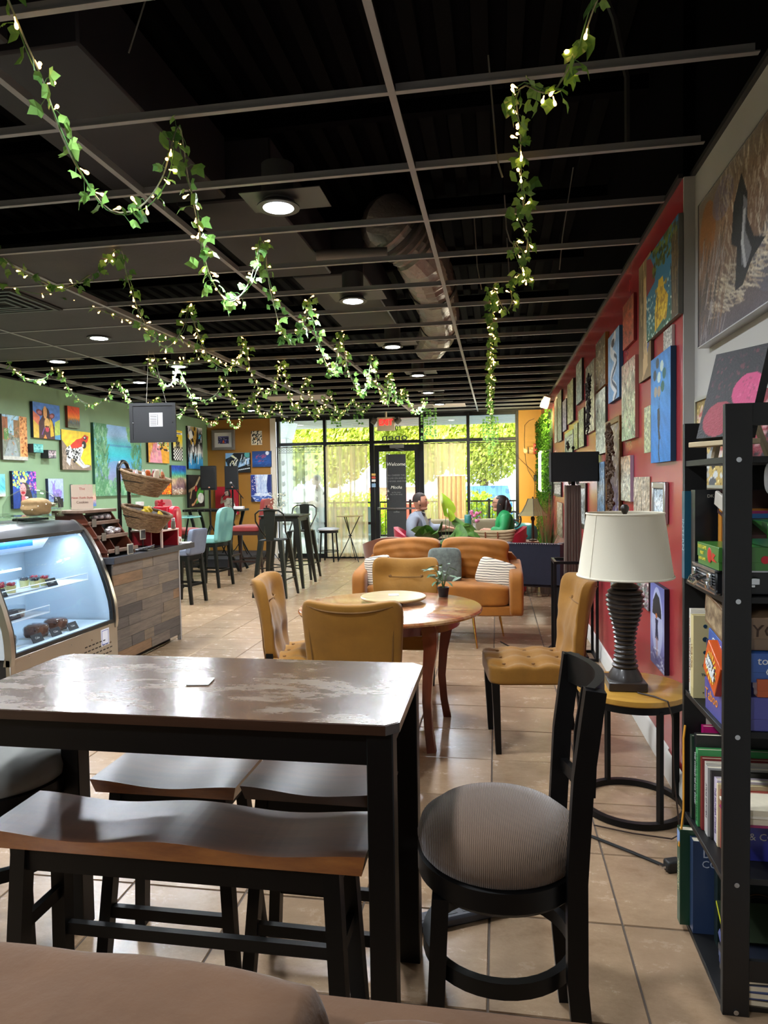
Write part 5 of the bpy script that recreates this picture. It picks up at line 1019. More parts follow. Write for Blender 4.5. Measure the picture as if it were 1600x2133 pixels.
# ================================================================ ROUND TABLE AND MUSTARD CHAIRS
M_must = mat('mustard velvet', '#8a5d14', .8, var=.18, vs=4, sheen=.15, bump=.12, bs=30)
M_mustd = mat('mustard piping', '#6c4714', .8)
rt_top = wood('cherry table wood', '#7a3c22', '#a05a34', (1.5, 10, 5), .26, 2); 
M_rleg = wood('cherry leg wood', '#5a2414', '#7a3820', (6, 6, 1.5), .3, 2)
def blend_wear(m, c, scale=(2, 4, 2), lo=.46, hi=.6):
    nt = m.node_tree; N = nt.nodes; L = nt.links; b = N['Principled BSDF']; tc = [n for n in N if n.type == 'TEX_COORD'][0]
    mp = N.new('ShaderNodeMapping'); mp.inputs['Scale'].default_value = scale; L.new(tc.outputs['Object'], mp.inputs[0])
    nz = N.new('ShaderNodeTexNoise'); nz.inputs['Scale'].default_value = 1.4; nz.inputs['Detail'].default_value = 8; nz.inputs['Roughness'].default_value = .7; L.new(mp.outputs[0], nz.inputs[0])
    rp = N.new('ShaderNodeValToRGB'); rp.color_ramp.elements[0].position = lo; rp.color_ramp.elements[1].position = hi; L.new(nz.outputs[0], rp.inputs[0])
    mx = N.new('ShaderNodeMixRGB'); mx.inputs[2].default_value = (*lin(c), 1); old = b.inputs['Base Color'].links[0].from_socket
    L.new(rp.outputs[0], mx.inputs[0]); L.new(old, mx.inputs[1]); L.new(mx.outputs[0], b.inputs['Base Color'])
blend_wear(rt_top, '#b08a5c')
rt = thing('round_dining_table', 'round cherry-brown dining table with worn top and curved legs', 'table', (-.645, 4.06, 0))
obj('tabletop', MB().lathe([(0, .73), (.53, .73), (.55, .737), (.555, .748), (.548, .758), (.54, .76), (0, .76)], n=72), rt_top, rt)
obj('apron', MB().lathe([(.40, .66), (.42, .66), (.42, .73), (.40, .73)], n=48), M_rleg, rt)
for a in (-50, 42, 138, 222):
    c_, s_ = cos(rad(a)), sin(rad(a)); pr_ = [(.40, .73, .038), (.425, .66, .04), (.43, .58, .036), (.40, .44, .028), (.385, .28, .024), (.40, .12, .022), (.425, 0, .024)]
    obj('leg', MB().tube([(r*c_, r*s_, z) for r, z, w in pr_], [w for _, _, w in pr_], 4, sq=(1, 1)), M_rleg, rt)
ls_ = thing('lazy_susan', 'pale round wooden turntable on the round dining table', 'lazy susan', (-.645, 4.19, .761))
obj('foot', MB().lathe([(0, 0), (.06, 0), (.06, .022), (0, .022)], n=20), M_rleg, ls_)
obj('disc', MB().lathe([(0, .022), (.195, .022), (.205, .03), (.205, .036), (.2, .040), (0, .040)], n=56), wood('pale lazy susan wood', '#a89468', '#c8b488', (2, 10, 5), .3, 2), ls_)
obj('card', MB().box(-.032, -.032, 0, .032, .032, .004, .001), mat('white card', '#e6e6e2', .4), loc=(-.645, 4.2, .8015), rz=.2, label='small square white card lying on the wooden turntable', cat='card')
def tuft(q, nx, nz, ax, amp, face):
    """buttoned cushion: dips at a grid of buttons"""
    if face(q) < .35: return 0
    u, v = ax(q); d = 0
    for i in range(nx):
        for j in range(nz):
            bu, bv = (i+.5)/nx*2-1, (j+.5)/nz*2-1; r2 = ((u-bu)**2+(v-bv)**2)*nx*nz; d += math.exp(-r2*2.2)
    ln = max(abs(cos(u*nx*pi/2)), 0)**14*.4+max(abs(cos(v*nz*pi/2)), 0)**14*.4
    return -amp*(d+ln*.5)
def must_chair(label, loc, rz):
    """front to +y"""
    t = thing('dining_chair', label, 'chair', loc, rz, 'mustard velvet dining chairs at the round table')
    top = lambda q: q.z*(1 if abs(q.x) < .98 else .8)
    def fs(q): return (0, 0, tuft(q, 3, 3, lambda q: (q.x, q.y), .034, lambda q: q.z)+(.012*(1-q.x*q.x)*(1-q.y*q.y) if q.z > 0 else 0))
    obj('seat', MB().soft((0, .02, .445), (.47, .50, .12), 9, 16, fs), M_must, t, ang=60)
    for i in (-.67, 0, .67):
        for j in (-.67, 0, .67): obj('button', MB().sph((.225*i, .02+.24*j, .49), (.011, .011, .005), 6), M_mustd, t)
    def fb(q):
        z = q.z; wing = .045*abs(q.x)**3*max(0, .6+z); y = -.055*(z+1)**1.5*.75+wing+.0
        d = tuft(q, 2, 2, lambda q: (q.x, q.z), .034, lambda q: q.y)
        return ((.018*q.x*z), y+d, .022*abs(q.x)**2.2*(z > 0)*z-.012*(1-q.x*q.x)*(z > .5))
    bk = obj('backrest', MB().soft((0, -.20, .70), (.47, .085, .50), 7, 16, fb), M_must, t, ang=60)
    def edge(u, z): q = Vector((u, -1, z)); o = fb(Vector((u, -1, z))); return (.235*.90*u+o[0], -.2-.0425+o[1]-.0035, .70+.25*z+o[2])
    P_ = [edge(-.93, z/10) for z in range(-9, 9)]+[edge(x/10, .86) for x in range(-9, 10)]+[edge(.93, z/10) for z in range(8, -10, -1)]
    obj('piping', MB().tube(P_, .0045, 5), M_mustd, bk)
    for i in (-.5, .5): obj('button', MB().sph((.235*i, -.20+.042+fb(Vector((i, 1, .5)))[1]+.004, .70+.25*.45), (.014, .006, .014), 8), M_mustd, bk)
    obj('button_cord', MB().tube([(-.235*.5, -.20+.047+fb(Vector((0, 1, .5)))[1], .813), (0, -.2+.049+fb(Vector((0, 1, .5)))[1], .81), (.235*.5, -.20+.047+fb(Vector((0, 1, .5)))[1], .813)], .003, 4), M_mustd, bk)
    for sx in (-1, 1):
        obj('leg', MB().tube([(sx*.19, .22, 0), (sx*.205, .235, .40)], [.015, .021], 4, sq=(1, 1)), M_leg, t)
        obj('leg', MB().tube([(sx*.185, -.27, 0), (sx*.20, -.215, .40), (sx*.20, -.215, .52)], [.015, .021, .021], 4, sq=(1, 1)), M_leg, t)
    return t
must_chair('mustard velvet chair with its plain piped back turned to the viewer', (-.69, 3.42, 0), 0)
must_chair('mustard velvet chair seen from the side at the left of the round table', (-1.13, 4.02, 0), rad(-83))
must_chair('mustard velvet chair facing the viewer behind the round table, two buttons on its back', (-.67, 4.72, 0), rad(180))
must_chair('mustard velvet chair at the right of the round table, its tufted seat pulled out', (.19, 3.98, 0), rad(97))
pp_ = thing('potted_plant', 'small grey-green plant in a black pot at the far edge of the round table', 'potted plant', (-.35, 4.41, .761))
obj('pot', MB().lathe([(0, 0), (.03, 0), (.038, .062), (.034, .062), (.03, .05), (0, .05)], n=20), mat('black pot', '#17181a', .5), pp_)
r = random.Random(3); M_lf = mat('grey green leaf', '#5c7a5c', .5, var=.3, vs=20)
def leafmesh(L, w, fold=.25, droop=.2, n=5, m=None, name='leaf'):
    co = []; fs = []
    for i in range(n+1):
        t = i/n; x = L*t; ww = w*sin(pi*min(1, t*.93+.07))**.8; z = -droop*L*t*t
        co += [(x, -ww, z+fold*ww), (x, 0, z), (x, ww, z+fold*ww)]
    for i in range(n): a = 3*i; fs += [(a, a+3, a+4, a+1), (a+1, a+4, a+5, a+2)]
    me = bpy.data.meshes.new(name); me.from_pydata(co, [], fs); me.materials.append(m)
    for p_ in me.polygons: p_.use_smooth = True
    return me
lm = leafmesh(.075, .018, m=M_lf)
for i in range(26):
    a, z = r.uniform(0, 6.28), .07+r.uniform(0, .12); k = .025+.05*r.random(); o = bpy.data.objects.new('leaf', lm); COL.objects.link(o); o.parent = pp_
    o.location = (k*cos(a), k*sin(a), z+.02); o.rotation_euler = (r.uniform(-.4, .4), r.uniform(-.9, .3), a); o.scale = (r.uniform(.6, 1.2),)*3
mb = MB()
for i in range(7): a = i*.9; mb.tube([(0, 0, .05), (.02*cos(a), .02*sin(a), .12), (.06*cos(a), .06*sin(a), .19)], [.003, .002, .001], 4)
obj('stem', mb, mat('green stem', '#4c6a3c', .6), pp_, kind='stuff')
# ================================================================ ORANGE LOVESEAT
M_or = mat('burnt orange velvet', '#965a10', .75, var=.22, vs=3.5, sheen=.15, bump=.15, bs=14)
lv = thing('loveseat', 'burnt orange velvet loveseat with thin gold legs', 'sofa', (-.56, 6.62, 0))
obj('base', MB().soft((0, -.0, .325), (1.5, .80, .10), 12, 6), M_or, lv)
obj('seat_cushion', MB().soft((0, -.06, .455), (1.34, .70, .19), 9, 14, lambda q: (0, 0, .02*(1-q.x**2) if q.z > 0 else 0)), M_or, lv, ang=60)
obj('back', MB().soft((0, .32, .55), (1.5, .16, .52), 10, 6), M_or, lv)
for s in (-1, 1): obj('arm', MB().soft((s*.725, -.02, .49), (.13, .84, .43), 9, 8, lambda q: (0, 0, .03*q.y if q.z > 0 else 0)), M_or, lv, ang=60)
def bcus(cx, seed):
    def fn(q): return (.010*sin(q.z*7+seed), -.05*(1-q.x**2)*(1-q.z**2)*(q.y < 0)+.006*sin(q.x*14+q.z*6+seed)*(q.y < 0)+.006*sin(q.z*17+3*q.x*q.x+seed), .012*sin(q.x*2.6+seed)-.05*max(0, abs(q.x)-.75)*(q.z > 0))
    obj('back_cushion', MB().soft((cx, .16, .735), (.66, .20, .42), 10, 20, fn, M=T(0, 0, 0)), M_or, lv, ang=60)
bcus(-.335, 1); bcus(.335, 2.6)
M_gold = mat('gold metal', '#c09040', .25, 1)
for x, y, dx, dy in ((-.36, -.36, -.06, -.11), (.33, -.36, .04, -.11), (-.62, .25, -.05, .08), (.56, .02, .05, .03)): obj('leg', MB().tube([(x, y, .29), (x+dx, y+dy, 0)], [.014, .007], 10), M_gold, lv)
def stripe_mat(name, a, b_, sc):
    m = mat(name, a, .85); nt = m.node_tree; N = nt.nodes; L = nt.links; tc = N.new('ShaderNodeTexCoord'); w = N.new('ShaderNodeTexWave'); w.bands_direction = 'Z'
    w.inputs['Scale'].default_value = sc; w.inputs['Distortion'].default_value = 3; w.inputs['Detail'].default_value = 1.5; w.inputs['Detail Scale'].default_value = .7; L.new(tc.outputs['Object'], w.inputs[0])
    rp = N.new('ShaderNodeValToRGB'); rp.color_ramp.elements[0].position = .12; rp.color_ramp.elements[0].color = (*lin(b_), 1); rp.color_ramp.elements[1].position = .22; rp.color_ramp.elements[1].color = (*lin(a), 1)
    L.new(w.outputs['Fac'], rp.inputs[0]); L.new(rp.outputs[0], N['Principled BSDF'].inputs['Base Color']); return m
M_str = stripe_mat('cream striped cotton', '#d8cdb8', '#3a3034', 14)
def cushion(loc, w, h, d, rot, m, label):
    o = obj('cushion', MB().soft((0, 0, 0), (w, d, h), 3.2, 12, lambda q: (q.x*.03*abs(q.z)**3, 0, q.z*.03*abs(q.x)**3), M=Euler(rot).to_matrix().to_4x4()), m, None, label=label, cat='cushion', loc=loc, ang=70)
cushion((-.56+.54, 6.46, .64), .36, .26, .12, (rad(-18), rad(14), rad(-16)), M_str, 'cream cushion with dark wavy stripes at the right arm of the loveseat')
cushion((-.56-.56, 6.42, .66), .26, .30, .12, (rad(-15), rad(-8), rad(18)), M_str, 'cream cushion with dark stripes at the left arm of the loveseat')
cushion((-.56+.06, 6.50, .71), .32, .34, .12, (rad(-15), 0, rad(5)), mat('grey plush', '#5c625c', .95, var=.35, vs=30, sheen=.3), 'grey plush cushion in the middle of the loveseat behind the small plant')
# brown chair behind it
bw = thing('wing_chair', 'brown curved-back armchair behind the left end of the loveseat', 'armchair', (-1.12, 7.55, 0))
def wing(u, v): a = rad(200)*(u-.5)*1.0; R = .31+.07*v; return (R*sin(a), -R*cos(a)*.9, .35+(.52+.05*cos(2*a))*v)
me = MB().grid(wing, 24, 8); M_brn = mat('brown velvet', '#6c3a20', .7, var=.15, vs=6, sheen=.4)
o = obj('back_shell', me, M_brn, bw, ang=70); md = o.modifiers.new('s', 'SOLIDIFY'); md.thickness = .05
obj('seat', MB().soft((0, .03, .40), (.52, .5, .12), 6, 8), M_brn, bw)
for x in (-.2, .2):
    for y in (-.18, .24): obj('leg', MB().tube([(x, y, 0), (x*.9, y*.9, .36)], [.012, .02], 8), M_leg, bw)
# navy armchair
nv = thing('armchair', 'navy armchair with white nailheads, its back to the viewer beside the loveseat', 'armchair', (.44, 7.90, 0), rad(-12))
M_navy = mat('navy fabric', '#14182a', .85, var=.15, vs=20, sheen=.2)
def shell(u, v):
    a = (u-.5)*rad(230); R = .325; x = R*1.0*max(-1, min(1, 1.25*sin(a))); y = -.34*cos(a)-.0
    if cos(a) > .62: y = -.30
    return (x, y*1.0, .37+(.45-.13*max(0, -cos(a)+.3))*v)
o = obj('back_shell', MB().grid(shell, 40, 8), M_navy, nv, ang=50); md = o.modifiers.new('s', 'SOLIDIFY'); md.thickness = .06; md.offset = -1
obj('seat', MB().soft((0, .04, .40), (.54, .56, .16), 7, 8), M_navy, nv)
nh = MB()
for k in range(64): p = shell(k/63, 1); nh.sph((p[0]*1.01, p[1]*1.01-.004, p[2]-.004), .006, 5)
obj('nailhead', nh, mat('nickel nailhead', '#dcdce0', .25, .9), nv, kind='stuff')
for x in (-.25, .25):
    obj('leg', MB().tube([(x*1.02, -.27, 0), (x, -.2, .38)], [.014, .026], 4, sq=(1, 1)), M_leg, nv); obj('leg', MB().tube([(x, .25, 0), (x, .25, .38)], [.016, .024], 4, sq=(1, 1)), M_leg, nv)
wb = thing('wire_basket', 'thin wire basket side table behind the navy armchair', 'side table', (.50, 9.15, 0))
mb = MB()
for k in range(16): a = 2*pi*k/16; mb.cyl((.16*cos(a), .16*sin(a), .0), (.2*cos(a), .2*sin(a), .42), .0025, n=4)
obj('wire', mb, mat('thin bronze wire', '#5a4c3c', .4, .7), wb, kind='stuff'); obj('ring', MB().tube([(.16*cos(2*pi*i/24), .16*sin(2*pi*i/24), .004) for i in range(24)], .004, 5, True), mat('thin bronze wire', '#5a4c3c', .4, .7), wb); obj('tray', MB().lathe([(0, .42), (.21, .42), (.21, .435), (0, .435)], n=24), mat('thin bronze wire', '#5a4c3c', .4, .7), wb)
# floor lamp and its stand
fl = thing('floor_lamp', 'tall floor lamp with a black rectangular shade on a ridged grey-brown column', 'floor lamp', (.635, 5.95, 0))
cb = [(-.088, 0), (.062, 0), (.052, 1.46), (-.066, 1.46)]
M_col = mat('ridged grey wood', '#6a554a', .6, col2='#3c302a', vs=3, stretch=(30, 30, .6))
obj('column', MB().prism(cb, 'y', -.06, .06), M_col, fl)
mb = MB()
for k in range(6): x = -.07+.026*k; mb.tube([(x, -.062, .01), (x*.82, -.062, 1.455)], [.008, .006], 6)
obj('flute', mb, M_col, fl, kind='stuff')
obj('foot', MB().box(-.12, -.10, 0, .11, .10, .025, .004), M_leg, fl)
obj('stem', MB().cyl((0, 0, 1.46), (0, 0, 1.56), .018), BLKM, fl)
for x in (-.03, .035): obj('bulb', MB().lathe([(0, 0), (.012, .01), (.02, .04), (.012, .06), (0, .065)], (x, 0, 1.462), 12), mat('white bulb glass', '#e8e4d8', .2), fl)
mb = MB(); shm = mat('black lamp fabric', '#0d0d0e', .9)
for q in ((-.19, -.12, -.185, .12), (.185, -.12, .19, .12), (-.19, -.12, .19, -.115), (-.19, .115, .19, .12)): mb.box(q[0], q[1], 1.49, q[2], q[3], 1.735)
obj('shade', mb, shm, fl); obj('finial', MB().cyl((0, 0, 1.70), (0, 0, 1.775), .007).sph((0, 0, 1.775), .014, 8), BLKM, fl); obj('spider', MB().cyl((-.185, 0, 1.70), (.185, 0, 1.70), .003, n=6), BLKM, fl)
sd = thing('plant_stand', 'open square black metal stand frame around the floor lamp column', 'stand', (.635, 5.95, 0))
for z in (.012, .82):
    obj('square_ring', MB().bar([(-.165, -.15, z), (.17, -.15, z)], .022, .022).bar([(-.165, .15, z), (.17, .15, z)], .022, .022).bar([(-.165, -.15, z), (-.165, .15, z)], .022, .022).bar([(.17, -.15, z), (.17, .15, z)], .022, .022), BLKM, sd)
for x in (-.165, .17):
    for y in (-.15, .15): obj('post', MB().box(x-.011, y-.011, .0, x+.011, y+.011, .83), BLKM, sd)
obj('cord', MB().tube([(.02, 6.4, .01), (.15, 6.1, .008), (.3, 6.0, .008), (.42, 6.15, .008), (.47, 6.3, .008)], .006, 6), mat('black rubber', '#151515', .5), label='black cord on the tiles between the loveseat and the floor lamp', cat='cord')
obj('cord', MB().tube([(.80, 5.2, .01), (.74, 5.15, .008), (.70, 5.25, .008), (.74, 5.4, .008), (.80, 5.45, .008)], .005, 6), mat('black rubber', '#151515', .5), label='small loop of dark cord by the baseboard behind the right mustard chair', cat='cord')
# ================================================================ TABLE BY THE WINDOW, AND THE PAIR SITTING AT IT
dt = thing('low_table', 'small dark square table between the two seated people', 'table', (-.47, 9.30, 0))
obj('tabletop', MB().box(-.30, -.30, .74, .30, .30, .765, .004), mat('espresso wood', '#1d1512', .25, coat=.4), dt)
for x in (-.25, .25):
    for y in (-.25, .25): obj('leg', MB().box(x-.025, y-.025, 0, x+.025, y+.025, .74), M_leg, dt)
kb = thing('window_bench', 'low khaki cushioned bench behind the dark square table', 'bench', (-.50, 10.35, 0))
obj('back_bolster', MB().soft((0, .18, .84), (1.5, .16, .20), 5, 8), mat('khaki canvas', '#8f8468', .85, var=.08, vs=6), kb); obj('seat', MB().soft((0, -.06, .42), (1.5, .5, .16), 7, 6), mat('khaki canvas', '#8f8468', .85, var=.08, vs=6), kb)
obj('frame', MB().box(-.74, -.28, .06, .74, .26, .34), M_leg, kb); obj('back_panel', MB().box(-.74, .2, .34, .74, .26, .92), M_leg, kb)
def red_chair(loc, rz, label):
    t = thing('tub_chair', label, 'chair', loc, rz); m = mat('red upholstery', '#a81430', .6, var=.1, vs=8, sheen=.3)
    f = lambda u, v: (-.26*cos((u-.5)*rad(190))-.03*v, .27*sin((u-.5)*rad(190)), .40+(.50-.16*(1-cos((u-.5)*rad(190))))*v)
    o = obj('back_shell', MB().grid(f, 24, 6), m, t, ang=60); md = o.modifiers.new('s', 'SOLIDIFY'); md.thickness = .05
    obj('seat', MB().soft((0, 0, .42), (.5, .5, .11), 6, 8), m, t)
    for x in (-.2, .2):
        for y in (-.2, .2): obj('leg', MB().tube([(x*1.1, y*1.1, 0), (x, y, .38)], [.011, .018], 8), M_leg, t)
red_chair((-1.12, 9.3, 0), 0, 'red tub chair under the man in the grey blazer'); red_chair((.10, 9.3, 0), pi, 'red tub chair under the woman in the green blouse')
def skin(J, E, root=0, sub=2):
    me = bpy.data.meshes.new('sk'); bm = bmesh.new(); sl = bm.verts.layers.skin.verify(); vs = []
    for i, (p, r_) in enumerate(J):
        v = bm.verts.new(p); r2 = r_ if isinstance(r_, tuple) else (r_, r_); v[sl].radius = r2; v[sl].use_root = (i == root); vs.append(v)
    for a, c in E: bm.edges.new((vs[a], vs[c]))
    bm.to_mesh(me); bm.free(); o = bpy.data.objects.new('sk', me); COL.objects.link(o)
    s = o.modifiers.new('k', 'SKIN'); s.use_smooth_shade = True; ss = o.modifiers.new('u', 'SUBSURF'); ss.levels = sub
    ev = o.evaluated_get(bpy.context.evaluated_depsgraph_get()); m2 = bpy.data.meshes.new_from_object(ev); bpy.data.objects.remove(o); bpy.data.meshes.remove(me); return m2
def addmesh(mb, me, M=None):
    co = [tuple(v.co) for v in me.vertices]; mb.faces(co, [tuple(p.vertices) for p in me.polygons], M); bpy.data.meshes.remove(me); return mb
def hand(mb, w, d, n, s=1, curl=.5, k=1.0):
    """w wrist, d pointing direction, n back-of-hand normal; s=+1/-1 side of the thumb"""
    w = Vector(w); d = Vector(d).normalized(); n = Vector(n).normalized(); x = d.cross(n).normalized()*s; n = x.cross(d).normalized()*s
    pal = [w-d*.01*k, w+d*.045*k, w+d*.09*k]; mb.tube(pal, [.7*k, 1*k, .95*k], 8, sq=None) if False else None
    B = Matrix((x, d, n)).transposed().to_4x4(); mb.soft((0, 0, 0), (.082*k, .10*k, .030*k), 4, 4, M=Matrix.Translation(w+d*.045*k) @ B)
    for i, (ox, L) in enumerate(((-.031, .062), (-.011, .075), (.010, .082), (.030, .072))):
        p = w+d*.088*k+x*ox*k; q = p+d*L*.5*k-n*.006*k; e = q+(d*cos(curl*1.6)-n*sin(curl*1.6))*L*.5*k; mb.tube([p, q, e], [.0095*k, .0085*k, .0065*k], 7)
    p = w+d*.03*k+x*.038*k; mb.tube([p, p+(d*.6+x*.8)*.035*k, p+(d*.6+x*.8)*.035*k+(d*.95+x*.2-n*.3)*.03*k], [.012*k, .010*k, .008*k], 7)
M_skin = mat('skin', '#b07a60', .55, var=.05, vs=10); M_skin2 = mat('light skin', '#c08a70', .5, var=.05, vs=10)
def head(mb, c, yaw, s=1.0, female=False):
    """head facing local +x, turned by yaw"""
    M = Matrix.Translation(c) @ Matrix.Rotation(yaw, 4, 'Z') @ Matrix.Scale(s, 4)
    def fn(q):
        x, y, z = q; o = Vector((0, 0, 0))
        if x > 0 and z < -.1: o.y -= y*.028*min(1, -z*1.3); o.x += .006*min(1, -z)*(x > .5)
        if x < -.2: o.x += .008*max(0, -z)
        if z < -.3: o.y -= y*.022*(-z)
        if x > .6 and abs(z-.08) < .18 and .15 < abs(y) < .55: o.x -= .007
        return o
    mb.soft((0, 0, 0), (.195, .150, .235), 2.3, 14, fn, M=M)
    mb.soft((.045, 0, -.085), (.10, .085, .055), 2.6, 6, M=M)
    mb.faces([(.092, -.006, .025), (.092, .006, .025), (.118, -.013, -.022), (.118, .013, -.022), (.124, 0, -.016), (.085, -.017, -.030), (.085, .017, -.030)], [(0, 4, 1), (0, 2, 4), (1, 4, 3), (2, 5, 6, 3, 4), (0, 5, 2), (1, 3, 6), (0, 1, 6, 5)], M)
    for sy in (-1, 1): mb.soft((-.005, sy*.075, -.005), (.036, .018, .062), 2.5, 5, M=M)
    return M
def face_parts(t, M, lip='#8a4a40', beard=None):
    for sy in (-1, 1): obj('eye', MB().sph((.083, sy*.032, .018), (.010, .013, .008), 8, M=M), mat('eye dark', '#241a16', .2), t)
    b_ = MB()
    for sy in (-1, 1): b_.tube([(.086, sy*.018, .038), (.088, sy*.034, .043), (.078, sy*.050, .038)], .0035, 5, M=M)
    obj('eyebrow', b_, mat('brow dark', '#2a1e18', .8), t)
    obj('mouth', MB().soft((.089, 0, -.057), (.016, .044, .012), 2.3, 4, M=M), mat('lip '+lip, lip, .5), t)
# the man, facing +x with his chest half to the viewer
mn = thing('person', 'man in a grey blazer and dark shirt sitting in profile left of the plant', 'person', (-1.12, 9.30, 0))
J = [((0, 0, .53), (.15, .13)), ((.0, -.0, .72), (.135, .15)), ((.02, 0, .90), (.13, .17)), ((.02, 0, 1.02), (.10, .15)), ((.045, 0, 1.10), .058), ((.06, 0, 1.16), .055),
     ((.0, -.17, 1.03), .066), ((-.02, -.27, .80), .054), ((.20, -.20, .72), .040), ((.24, -.19, .72), .03),
     ((.05, .17, 1.03), .066), ((.20, .24, .86), .052), ((.40, .16, .88), .040), ((.44, .15, .885), .028),
     ((.10, -.11, .53), .10), ((.45, -.13, .54), .072), ((.50, -.13, .10), .045), ((.10, .11, .53), .10), ((.45, .12, .54), .072), ((.46, .12, .10), .045), ((.60, -.13, .05), .04), ((.56, .12, .05), .04)]
E = [(0, 1), (1, 2), (2, 3), (3, 4), (4, 5), (3, 6), (6, 7), (7, 8), (8, 9), (3, 10), (10, 11), (11, 12), (12, 13), (0, 14), (14, 15), (15, 16), (16, 20), (0, 17), (17, 18), (18, 19), (19, 21)]
mb = MB(); addmesh(mb, skin(J, E)); Mh = head(mb, (.085, -.0, 1.238), rad(-4)); hand(mb, (.24, -.19, .72), (1, .2, -.1), (0, 0, 1), 1, .5); hand(mb, (.44, .15, .885), (1, -.2, -.25), (0, 0, 1), -1, .5)
obj('body', mb, M_skin, mn, ang=80); face_parts(mn, Mh)
M_blz = mat('grey wool blazer', '#868c98', .8, var=.07, vs=12, bump=.15, bs=25); M_shirt = mat('dark patterned shirt', '#1e1e26', .7, col2='#3c3c48', vs=30); M_trs = mat('slate trousers', '#5c6676', .8)
J2 = [((0, 0, .50), (.165, .15)), ((.0, -.0, .72), (.152, .168)), ((.02, 0, .90), (.148, .188)), ((.0, 0, 1.045), (.128, .185)),
      ((-.01, -.18, 1.04), .092), ((-.02, -.28, .80), .068), ((.19, -.205, .725), .052), ((.04, .18, 1.04), .092), ((.20, .25, .86), .066), ((.385, .165, .88), .050)]
E2 = [(0, 1), (1, 2), (2, 3), (3, 4), (4, 5), (5, 6), (3, 7), (7, 8), (8, 9)]
obj('blazer', addmesh(MB(), skin(J2, E2)), M_blz, mn, ang=80)
def front_panel(pts, m, name, off=.0): return obj(name, MB().faces(pts, [tuple(range(len(pts)))]), m, mn)
def vpatch(name, m, rows, th=.02, par=None): # rows of (left,right) points
    co = [p for r_ in rows for p in r_]; fs = [(2*i, 2*i+1, 2*i+3, 2*i+2) for i in range(len(rows)-1)]; o = obj(name, MB().faces(co, fs), m, par or mn, ang=80); md = o.modifiers.new('s', 'SOLIDIFY'); md.thickness = th; md.offset = 0; return o
vpatch('shirt', M_shirt, [((.085, -.07, 1.10), (.11, .06, 1.10)), ((.13, -.12, .98), (.17, .05, .98)), ((.165, -.12, .86), (.20, .03, .86)), ((.165, -.10, .74), (.19, .02, .74)), ((.165, -.09, .62), (.18, .0, .62))], .03)
obj('collar', MB().tube([(.07+.07*cos(a), .075*sin(a), 1.09-.03*max(0, cos(a))) for a in [2*pi*i/16 for i in range(16)]], 1, 4, True, sq=(.010, .025)), M_shirt, mn)
vpatch('lapel', M_blz, [((.05, -.13, 1.11), (.09, -.07, 1.11)), ((.11, -.17, .98), (.155, -.11, .98)), ((.145, -.15, .86), (.185, -.12, .86)), ((.155, -.12, .74), (.18, -.105, .74))], .025)
J3 = [((0, 0, .52), (.15, .16)), ((.10, -.11, .53), .112), ((.45, -.13, .545), .085), ((.50, -.13, .12), .06), ((.10, .11, .53), .112), ((.45, .12, .545), .085), ((.46, .12, .12), .06)]
obj('trousers', addmesh(MB(), skin(J3, [(0, 1), (1, 2), (2, 3), (0, 4), (4, 5), (5, 6)])), M_trs, mn, ang=80)
for y, x in ((-.13, .53), (.12, .49)): obj('shoe', MB().soft((x+.04, y, .045), (.28, .10, .09), 3, 6), M_leg, mn)
def cap(name, M, fn, m, par): return obj(name, MB().soft((0, 0, 0), (.212, .165, .25), 2.3, 14, fn, M=M), m, par, ang=80)
hr = MB(); Mc = Mh
def hair_fn(q):
    if q.x > .35 and q.z < .55: return Vector((-.035, 0, .0))
    if q.z < -.25: return Vector((0, -q.y*.03, .045))
    return Vector((0, 0, .002))
obj('hair', MB().soft((-.014, 0, .022), (.196, .160, .215), 2.3, 14, hair_fn, M=Mh), mat('dark brown hair', '#2a1d16', .7, var=.2, vs=30), mn, ang=80)
# the woman, facing -x
wm = thing('person', 'woman in a green blouse with long dark hair and glasses, right of the table', 'person', (.11, 9.30, 0), pi)
J = [((0, 0, .53), (.15, .14)), ((.0, 0, .72), (.11, .13)), ((.02, 0, .88), (.11, .14)), ((.02, 0, .99), (.085, .13)), ((.045, 0, 1.07), .046), ((.06, 0, 1.13), .045),
     ((.02, .15, 1.0), .054), ((.05, .24, .80), .043), ((.27, .18, .86), .034), ((.31, .17, .87), .024),
     ((.02, -.15, 1.0), .054), ((.10, -.22, .80), .043), ((.26, -.12, .84), .034), ((.30, -.10, .84), .024),
     ((.10, -.10, .53), .10), ((.42, -.11, .54), .07), ((.44, -.11, .10), .042), ((.10, .10, .53), .10), ((.42, .11, .54), .07), ((.47, .11, .10), .042), ((.53, -.11, .05), .035), ((.56, .11, .05), .035)]
mb = MB(); addmesh(mb, skin(J, E)); Mh = head(mb, (.075, 0, 1.205), 0, .95, True); hand(mb, (.31, .17, .87), (.8, -.2, -.7), (.7, 0, .7), -1, .5, .9); hand(mb, (.30, -.10, .84), (1, 0, -.2), (0, 0, 1), 1, .4, .9)
obj('body', mb, M_skin2, wm, ang=80); face_parts(wm, Mh, '#a04048')
M_grn = mat('green blouse', '#0f8a48', .6, var=.14, vs=8, bump=.2, bs=18)
J2 = [((0, 0, .50), (.155, .15)), ((.0, 0, .72), (.125, .145)), ((.02, 0, .90), (.15, .18)), ((.012, 0, 1.045), (.12, .165)), ((.0, .16, 1.06), .085), ((.03, .27, .84), .07), ((.20, .20, .865), .058), ((.02, -.16, 1.06), .085), ((.10, -.23, .80), .064), ((.20, -.16, .825), .055)]
obj('blouse', addmesh(MB(), skin(J2, E2)), M_grn, wm, ang=80)
obj('trousers', addmesh(MB(), skin(J3, [(0, 1), (1, 2), (2, 3), (0, 4), (4, 5), (5, 6)])), mat('khaki trousers', '#8a8064', .8), wm, ang=80)
